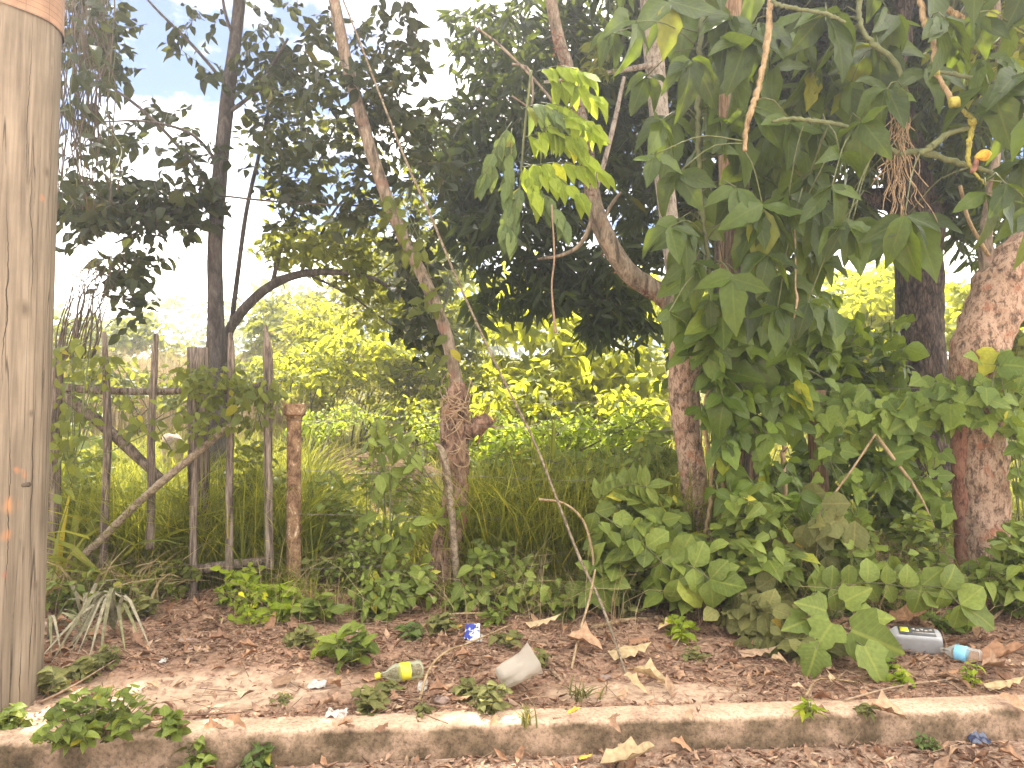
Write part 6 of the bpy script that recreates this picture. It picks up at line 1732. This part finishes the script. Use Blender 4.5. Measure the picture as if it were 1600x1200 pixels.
lm = lambda u_, v_, hx, hy, mat, nm, z=.0012: (lambda m_: (box(m_, c + ax * u_ + sdv * v_ + upv * (hh + z), (hx, hy, .0008), _R()), m_.obj(nm, MAT[mat], t, smooth=False)))(MB())
lm(Lb * .60, 0, Lb * .30, hw * .78, 'label_dark', 'label_panel')
lm(Lb * .40, -.005, .022, hw * .42, 'yellow_plastic', 'label_mark', .0032)
for k in range(5):
    lm(Lb * (.55 + k * .07), -.018 + .01 * (k % 2), .008, .009, 'white_scrap', 'label_letter', .0032)
lm(Lb * .72, .022, .06, .004, 'white_scrap', 'label_letter', .0032)

# small clear bottle with a pale blue label
p0, p1 = np.array(foot(1470, 1028)), np.array(foot(1534, 1042))
ax = unit(p1 - p0); Lb = np.linalg.norm(p1 - p0); rb = px_m(12, p0[1]); c = p0 + np.array([0, 0, rb])
t = thing('plastic_bottle', 'small ribbed clear water bottle with a light blue label beside the oil bottle', 'bottle', tuple(p0), 'empty bottles on the verge')
secs = [(0, .012, .012, 1), (.022, .013, .013, 1), (.03, .015, .015, 1), (.065, rb * .9, rb * .9, 1), (.075, rb, rb, 1), (.145, rb, rb, 1)]
u_ = .15
while u_ < Lb - .012:
    secs += [(u_, rb * .93, rb * .93, 1), (u_ + .008, rb * 1.02, rb * 1.0, 1)]; u_ += .016
secs += [(Lb, rb * .8, rb * .8, 1)]
mb = MB(); loft(mb, c, ax, np.array([0, 0, 1.0]), secs); mb.obj('body', MAT['clear'], t)
mb = MB(); loft(mb, c, ax, np.array([0, 0, 1.0]), [(.078, rb * 1.0, rb * 1.0, 1), (.079, rb * 1.03, rb * 1.03, 1), (.135, rb * 1.03, rb * 1.03, 1), (.136, rb * 1.0, rb * 1.0, 1)]); mb.obj('label_sleeve', MAT['light_blue'], t)


def crumple(name, label, cat, px, py, w_px, h_px, mat, n=12, amp=.3, tilt=.5, group=None, seed=0):
    p = np.array(foot(px, py)); y = p[1]; w, h = px_m(w_px, y), px_m(h_px, y) * 1.25
    u_ = np.linspace(-.5, .5, n); X, Yy = np.meshgrid(u_, u_, indexing='ij')
    Z = amp * (vnoise(X * 5 + seed, Yy * 5, seed) + .6 * vnoise(X * 11, Yy * 11 + seed, seed + 1)) * min(w, h)
    e = 1 + .18 * vnoise(np.arctan2(Yy, X) * 2, X * 0 + seed, seed + 2)
    A = np.stack([X * w * e, Yy * h * math.cos(tilt) * e + Z * .3, (Yy + .5) * h * math.sin(tilt) + Z + .012], -1)
    V = A.reshape(-1, 3) + p
    i = np.arange(n - 1)[:, None] * n + np.arange(n - 1)[None, :]
    Q = np.stack([i, i + n, i + n + 1, i + 1], -1).reshape(-1, 4)
    lo = V[:, 2] - gz(V[:, 0], V[:, 1])
    V[:, 2] += max(0, .004 - lo.min())
    V2 = V + np.array([0, .0025, -.002])
    m = MB(); m.add(V, Q); m.add(V2, Q[:, ::-1])
    o = m.obj(name, MAT[mat])
    return tag(o, label, cat, group)


p = np.array(foot(812, 1085)); t = thing('plastic_cup', 'crumpled milky plastic tub lying open behind the kerb', 'plastic tub', tuple(p))
mb = MB()
th = np.linspace(0, 2 * math.pi, 32, endpoint=False); V = []
axc = unit(np.array([.75, .25, .35])); sd = unit(np.cross(axc, [0, 0, 1.0])); uv_ = np.cross(sd, axc)
cc = p + np.array([-.10, 0, .075])
for k, u_ in enumerate(np.linspace(0, 1, 9)):
    r0 = (.062 + .030 * u_)
    r_ = r0 * (1 + .55 * vnoise(th * 1.3, th * 0 + u_ * 3.1, 61) + .3 * vnoise(th * 3.7, th * 0 + u_ * 5, 62))
    V.append(cc + axc * (u_ * .20) + (np.cos(th) * r_)[:, None] * sd + (np.sin(th) * r_ * .8)[:, None] * uv_)
V = np.concatenate(V); Q = [(k * 32 + j, k * 32 + (j + 1) % 32, (k + 1) * 32 + (j + 1) % 32, (k + 1) * 32 + j) for k in range(8) for j in range(32)]
T = [(288, (j + 1) % 32, j) for j in range(32)]
mb.add(np.concatenate([V, [cc]]), Q, T); mb.obj('wall', MAT['milky'], t)
crumple('snack_wrapper', 'crumpled blue and white wrapper lying on twigs below the split stick', 'wrapper', 738, 998, 22, 30, 'blue_plastic', tilt=.35, seed=4, amp=.4)
crumple('paper_scrap', 'white paper corner tucked under the blue wrapper', 'paper scrap', 742, 1003, 24, 14, 'white_scrap', tilt=.4, seed=5)
crumple('foam_scrap', 'broken white foam scrap on the verge just behind the kerb', 'foam scrap', 526, 1120, 32, 14, 'white_scrap', tilt=.2, seed=7, amp=.5)
crumple('paper_scrap', 'torn white paper scrap left of the yellow-capped bottle', 'paper scrap', 496, 1076, 26, 12, 'white_scrap', tilt=.35, seed=9)
crumple('foil_scrap', 'small white scrap below the bottom end of the yellow-capped bottle', 'paper scrap', 660, 1080, 14, 14, 'white_scrap', tilt=.6, seed=11)
crumple('paper_scrap', 'pinkish white scrap on the trodden earth near the withered straps', 'paper scrap', 290, 1005, 24, 9, 'stone', tilt=.2, seed=13)
crumple('red_scrap', 'small red wrapper scrap at the foot of the pickets', 'wrapper', 420, 898, 16, 14, 'red_scrap', tilt=.6, seed=15)
crumple('navy_wrapper', 'dark navy plastic scrap among the gutter leaves at right', 'plastic scrap', 1527, 1160, 28, 22, 'navy', tilt=.5, seed=17, amp=.5)
crumple('paper_scrap', 'small pale scrap on the earth near the red scrap', 'paper scrap', 255, 1038, 10, 9, 'white_scrap', tilt=.3, seed=19)


def stone(label, px, py, r_px, mat='stone', lumps=.5):
    p = np.array(foot(px, py)); r_ = px_m(r_px, p[1]); m = MB()
    n, s = 9, 14; V = []
    for i in range(1, n):
        a_ = math.pi * i / n
        for j in range(s):
            b = 2 * math.pi * j / s
            q = np.array([math.sin(a_) * math.cos(b) * 1.2, math.sin(a_) * math.sin(b), math.cos(a_) * .75])
            V.append(p + q * r_ * (1 + lumps * float(vnoise(q[0] * 1.7 + px, q[1] * 1.7 + q[2] * 2.3, 31))) + [0, 0, r_ * .4])
    Q = [(i * s + j, i * s + (j + 1) % s, (i + 1) * s + (j + 1) % s, (i + 1) * s + j) for i in range(n - 2) for j in range(s)]
    T = [(len(V), j, (j + 1) % s) for j in range(s)] + [(len(V) + 1, (n - 2) * s + (j + 1) % s, (n - 2) * s + j) for j in range(s)]
    V += [p + [0, 0, r_ * 1.15], p + [0, 0, -r_ * .3]]
    m.add(V, Q, T); return tag(m.obj('stone', MAT[mat]), label, 'stone', 'stones on the verge')


stone('pale stone below the yellow-capped bottle beside an orange dead leaf', 690, 1098, 9)
stone('round pinkish pebble left of the liana tip', 946, 1062, 7)
stone('pinkish pebble just right of the liana tip', 1030, 1060, 6)
stone('small orange pebble on the trodden earth', 297, 1017, 5)
stone('pale chip of stone lying near the utility pole', 156, 1078, 4)
stone('pale lump of rock at the utility pole foot', 62, 985, 12)
stone('whitish broken rock half under the lobed leaves', 1282, 1040, 9)
p = W(270, 690, 7.2)
stn = stone('pale pinkish boulder in the grass behind the gate pickets', 272, 712, 16) if False else None
mb = MB()
for _ in range(1):
    V = []; n, s = 10, 16
    for i in range(1, n):
        a_ = math.pi * i / n
        for j in range(s):
            b = 2 * math.pi * j / s; q = np.array([math.sin(a_) * math.cos(b) * 1.3, math.sin(a_) * math.sin(b), math.cos(a_)])
            V.append(p + q * .085 * (1 + .5 * float(vnoise(q[0] * 2 + 3, q[1] * 2 + q[2] * 2, 33))))
    Q = [(i * s + j, i * s + (j + 1) % s, (i + 1) * s + (j + 1) % s, (i + 1) * s + j) for i in range(n - 2) for j in range(s)]
    mb.add(V, Q)
rk_g = float(gz(p[0], p[1]))
V0 = mb.V[0]; V0[:, 2] = np.where(V0[:, 2] < p[2], rk_g + (V0[:, 2] - V0[:, 2].min()) * (p[2] - rk_g) / (p[2] - V0[:, 2].min()), V0[:, 2])
tag(mb.obj('boulder', MAT['stone']), 'pale pinkish boulder in the grass behind the gate pickets', 'rock')

# conspicuous fallen leaves and husks
def fallen(label, px, py, L_px, ang, mat='pale_dead', var=0, wid=1.0, group='fallen dead leaves', lift=.012, kind='withered', tiltn=.25):
    p = np.array(foot(px, py)); s = px_m(L_px, p[1])
    d = np.array([math.cos(ang), math.sin(ang), 0.02]); a0 = p - d * s * .5
    nr = np.array([rng.normal(0, tiltn), -.25, 1.0])
    dd, nn, side = frame(d, nr)
    V, Q, T, UV = shape(kind, 8, var)
    P = a0 + s * (V[:, 0:1] * wid * side + V[:, 1:2] * dd + V[:, 2:3] * nn)
    gap = np.min(P[:, 2] - np.where(st(P[:, 0], P[:, 1])[1] < 0, 0.005, np.where(st(P[:, 0], P[:, 1])[1] < .19, .155, gz(P[:, 0], P[:, 1]))))
    P[:, 2] += max(0, lift - gap) if gap < lift else -(gap - lift)
    m = MB(); m.add(P, Q, T, UV)
    return tag(m.obj('dead_leaf', MAT[mat]), label, 'dead leaf', group)


fallen('large pale tan dead leaf lying flat where the liana ends', 985, 1030, 72, .1, var=2, wid=1.1)
fallen('large pale yellow dead leaf curled against the kerb foot', 985, 1203, 92, -.12, var=0, wid=.9)
fallen('long cream husk strip right of the liana tip', 1018, 1072, 60, -.5, var=3, wid=.7)
fallen('pale dead leaf folded by the kerb right of the liana tip', 992, 1085, 46, -1.0, var=1, wid=.7)
fallen('orange-brown curled dead leaf left of the pale flat leaf', 915, 1018, 60, -.4, 'dead', var=3, wid=1.2)
fallen('pale long dead leaf left of the dry cane foot', 850, 985, 60, .25, var=2, wid=.6)
fallen('broad tan dead leaf on the litter left of the tall verge weed', 447, 1072, 44, .3, 'dead', var=2, wid=1.4)
fallen('upright folded tan dead leaf left of the crumpled plastic', 722, 1060, 30, 1.0, 'dead', var=1, wid=1.0)
fallen('orange-tan dead leaf beside the pale stone', 688, 1088, 36, .4, 'dead', var=3, wid=1.2)
fallen('yellow dead leaf lying on the kerb top', 898, 1122, 24, .2, 'orange', var=0, wid=.9)
fallen('yellow leaf lying in the gutter at centre', 915, 1192, 24, .1, 'orange', var=2, wid=.8)
fallen('bright yellow leaf beside the blue wrapper', 716, 986, 18, .1, 'orange', var=0, wid=1.2)
fallen('tan dead leaf standing by the utility pole foot', 118, 1092, 32, 1.4, 'dead', var=2, wid=.8)
fallen('orange-brown dead leaf under the withered straps', 214, 1012, 32, -.6, 'dead', var=1, wid=1.1)
fallen('orange dead leaf on the trodden earth below the gate', 345, 1010, 36, .5, 'dead', var=3, wid=.9)
fallen('tan dead leaf on the earth beneath the gate bottom rail', 332, 985, 30, .6, 'dead', var=1, wid=.8)
fallen('long orange-tan dead leaf in the gutter at right', 1388, 1168, 66, -.25, 'dead', var=3, wid=.9)
fallen('long tan husk along the kerb at far right', 1570, 1082, 70, .05, 'pale_dead', var=2, wid=.6)
fallen('reddish long dead leaf at the far right of the verge', 1560, 1045, 90, -.1, 'dead', var=0, wid=.8)
fallen('curled tan husk right of the blue-labelled bottle', 1560, 1060, 60, .2, 'dead', var=3, wid=.7)
fallen('brown dead leaf behind the oil bottle', 1420, 975, 60, -.3, 'dead', var=0, wid=1.3)
fallen('tan curled dead leaf left of the mottled rock', 1225, 1052, 40, .1, 'pale_dead', var=1, wid=1.1)
fallen('pale dead leaf heap piece beneath the mottled rock', 1305, 1075, 40, .9, 'pale_dead', var=3, wid=1.1)
fallen('yellow standing dead leaf in front of the oil bottle', 1408, 1060, 26, 1.4, 'yellow_stem', var=0, wid=1.6)
fallen('orange dead leaf with a hole in front of the blue-labelled bottle', 1485, 1062, 30, .2, 'dead', var=2, wid=1.5)
fallen('curled tan leaf on the verge right of the bright weed', 1185, 1030, 60, -.2, 'dead', var=2, wid=.9)
fallen('torn pale leaf bottom right corner of the gutter', 1590, 1150, 50, -1.0, 'dead', var=1, wid=.9)
for k in range(110):
    px = rng.uniform(60, 1590); py = rng.uniform(950, 1112) - (px - 800) * .02 if k < 78 else rng.uniform(1165, 1198)
    fallen('ordinary curled brown dead leaf lying loose in the roadside litter', px, py, rng.uniform(16, 42), rng.uniform(0, 6.28), 'dead', var=int(rng.integers(0, 4)), wid=rng.uniform(.6, 1.3), group='ordinary dead leaves in the litter', tiltn=.5)

# dead sticks on the verge
def twig_on_ground(label, pts, r_px=1.6, up=.015, mat='dry_twig'):
    P = []
    for q in pts:
        p = np.array(foot(q[0], q[1])); P.append(p + [0, 0, up + (q[2] if len(q) > 2 else 0)])
    m = MB(); tube(m, P, px_m(r_px, P[0][1]) * np.linspace(1, .6, len(P)), sides=6, step=.03, lump=.15, seed=5)
    return tag(m.obj('dead_stick', MAT[mat]), label, 'stick', 'dead sticks on the verge')


twig_on_ground('long tan stick arching over the litter from the blue wrapper to the kerb', [(655, 1100), (672, 1060, .04), (700, 1036, .05), (730, 1022, .04), (800, 985, .02)], 2.4, mat='tan_stem')
twig_on_ground('long thin tan stick lying above the blue wrapper', [(640, 1005), (680, 978, .03), (740, 970, .03), (830, 968)], 2.2, mat='tan_stem')
twig_on_ground('thin stick lying along the verge behind the kerb top', [(580, 1118), (620, 1104, .02), (700, 1112), (790, 1114)], 1.6)
twig_on_ground('pale stick slanting up to the verge weeds at far right', [(1538, 982), (1570, 960, .03), (1598, 938, .06)], 3, mat='tan_stem')
twig_on_ground('pale curved stick lying on the litter behind the kerb right of centre', [(1258, 1095), (1275, 1075, .02), (1300, 1073, .02), (1345, 1072)], 2, mat='tan_stem')
twig_on_ground('dark stick lying right of the liana tip', [(1000, 1075), (1050, 1062, .02), (1105, 1048)], 2)
twig_on_ground('brown log-like branch lying behind the bright weed', [(925, 985), (985, 972), (1045, 972)], 4.5, mat='tan_stem')
twig_on_ground('short thick brown stick left of the liana', [(860, 1050), (880, 1072)], 3.5)
twig_on_ground('thin stick crossing the kerb face', [(658, 1118), (672, 1140, .03), (700, 1172)], 1.3)
twig_on_ground('long thin stick along the kerb below the grey bottle', [(1320, 1100), (1400, 1085, .02), (1500, 1064)], 1.8)
twig_on_ground('broken stick upright among the lobed leaves', [(1262, 955), (1275, 935, .12), (1290, 915, .24)], 3)
twig_on_ground('tan stick below the gate on bare earth', [(240, 1005), (270, 985, .02), (300, 970)], 1.6)
twig_on_ground('thin stick on the pale earth near the pole', [(60, 1105), (110, 1085, .02), (180, 1045, .03)], 2)
twig_on_ground('flat wooden chip on the trodden earth', [(138, 1087), (165, 1087)], 3, mat='tan_stem')
twig_on_ground('second flat wooden chip right beside the first', [(184, 1088), (212, 1091)], 3, mat='tan_stem')
twig_on_ground('dry stalk running along the kerb back edge at left', [(222, 1122), (300, 1127, .01), (390, 1118)], 1.5)

# ------------------------------------------------------------------ uncountable litter
def crumbs(name, label, n, srange, trange, size, mat='crumbs', road=False, dens=.3):
    s = rng.uniform(*srange, n); t_ = rng.uniform(*trange, n)
    keep = vnoise(s * 2.1, t_ * 2.1, 51) + .5 + .4 * rng.random(n) > dens
    x, y = xy(s, t_)
    for (cx, cy_, rx, ry) in BARE:
        inside = ((x - cx) / rx) ** 2 + ((y - cy_) / ry) ** 2 < 1.1
        keep &= ~inside | (rng.random(n) < .16)
    x, y, s, t_ = x[keep], y[keep], s[keep], t_[keep]; n = len(x)
    z = road_z(x, y, s, t_) if road else np.where(t_ < .2, np.maximum(gz(x, y), .148), gz(x, y))
    P = np.stack([x, y, z + rng.uniform(.002, .016, n)], -1)
    d = rng.normal(size=(n, 3)); d[:, 2] *= .22
    nr = rng.normal(0, .35, (n, 3)); nr[:, 2] += 1
    m = MB(); leaves_mb(m, 'withered', 2, P, d, nr, rng.uniform(*size, n) * np.exp(rng.normal(0, .3, n)), wid=.9)
    return tag(m.obj(name, MAT[mat]), label, 'leaf litter', kind='stuff')


crumbs('verge_litter', 'crumbled dead leaf litter covering the verge', 42000, (-4.2, 6.2), (.2, 2.5), (.014, .050), dens=.40)
crumbs('verge_leaves', 'loose brown leaf litter over the verge', 5200, (-4.2, 6.2), (.22, 2.5), (.035, .085), 'dead', dens=.45)
crumbs('gutter_litter', 'dead leaf litter heaped along the gutter', 12000, (-3.5, 5), (-.75, .0), (.015, .06), road=True, dens=.2)
crumbs('gutter_leaves', 'larger dead leaf litter in the gutter', 800, (-3.5, 5), (-.75, -.01), (.05, .10), 'dead', road=True, dens=.2)
crumbs('kerb_crumbs', 'leaf crumbs spilling over the back edge of the kerb', 1100, (-3.5, 5), (.15, .21), (.01, .03), dens=.5)
n = 7000
s = rng.uniform(-4, 6, n); t_ = rng.uniform(.22, 2.5, n); x, y = xy(s, t_)
keep = np.ones(n, bool)
for (cx, cy_, rx, ry) in BARE:
    keep &= (((x - cx) / rx) ** 2 + ((y - cy_) / ry) ** 2 > 1.0) | (rng.random(n) < .2)
x, y = x[keep], y[keep]; n = len(x)
A = np.stack([x, y, gz(x, y) + rng.uniform(.004, .03, n)], -1); d = rng.normal(size=(n, 3)); d[:, 2] *= .12
m = MB(); sticks(m, A, A + unit(d) * rng.uniform(.05, .26, n)[:, None], rng.uniform(.0009, .003, n))
tag(m.obj('twig_litter', MAT['dry_twig']), 'fine dead twig litter scattered over the verge', 'twig litter', kind='stuff')
n = 700
s = rng.uniform(-3.5, 5, n); t_ = rng.uniform(-.7, -.02, n); x, y = xy(s, t_)
A = np.stack([x, y, road_z(x, y, s, t_) + rng.uniform(.004, .03, n)], -1); d = rng.normal(size=(n, 3)); d[:, 2] *= .1
m = MB(); sticks(m, A, A + unit(d) * rng.uniform(.05, .2, n)[:, None], rng.uniform(.0008, .002, n))
tag(m.obj('gutter_twig_litter', MAT['dry_twig']), 'fine dead twig litter in the gutter', 'twig litter', kind='stuff')
# dead brush on the bare bank
n = 1600
x = rng.normal(-1.75, .55, n); y = rng.normal(9.0, .35, n)
A = np.stack([x, y, gz(x, y)], -1); d = rng.normal(size=(n, 3)); d[:, 2] = np.abs(d[:, 2]) * .5; d[:, 1] -= .6
m = MB(); sticks(m, A, A + unit(d) * rng.uniform(.06, .3, n)[:, None], rng.uniform(.001, .003, n))
tag(m.obj('bank_debris', MAT['dry_twig']), 'dead roots and brush debris on the bare earth bank', 'debris', kind='stuff')
print('leaf objects', N_OBJ[0], 'objects', len(bpy.data.objects), 'tris', sum(len(o.data.loops) - 2 * len(o.data.polygons) for o in bpy.data.objects if o.type == 'MESH'))

# ------------------------------------------------------------------ haze box added to imitate a lens flare veil
hz = new_mat('flare_veil_haze')
hm, HN, HL, hout = hz
hv = HN('ShaderNodeVolumePrincipled')
hv.inputs['Color'].default_value = (.92, .94, 1.0, 1)
hv.inputs['Density'].default_value = .0046
hv.inputs['Anisotropy'].default_value = .6
HL(hv.outputs[0], hout.inputs['Volume'])
mb = MB(); box(mb, (0, 100, 3.9), (520, 620, 5.7))
ho = mb.obj('haze', hm, smooth=False)
ho['kind'] = 'stuff'; ho['label'] = 'thin haze added in imitation of a lens flare veil'; ho['category'] = 'haze'
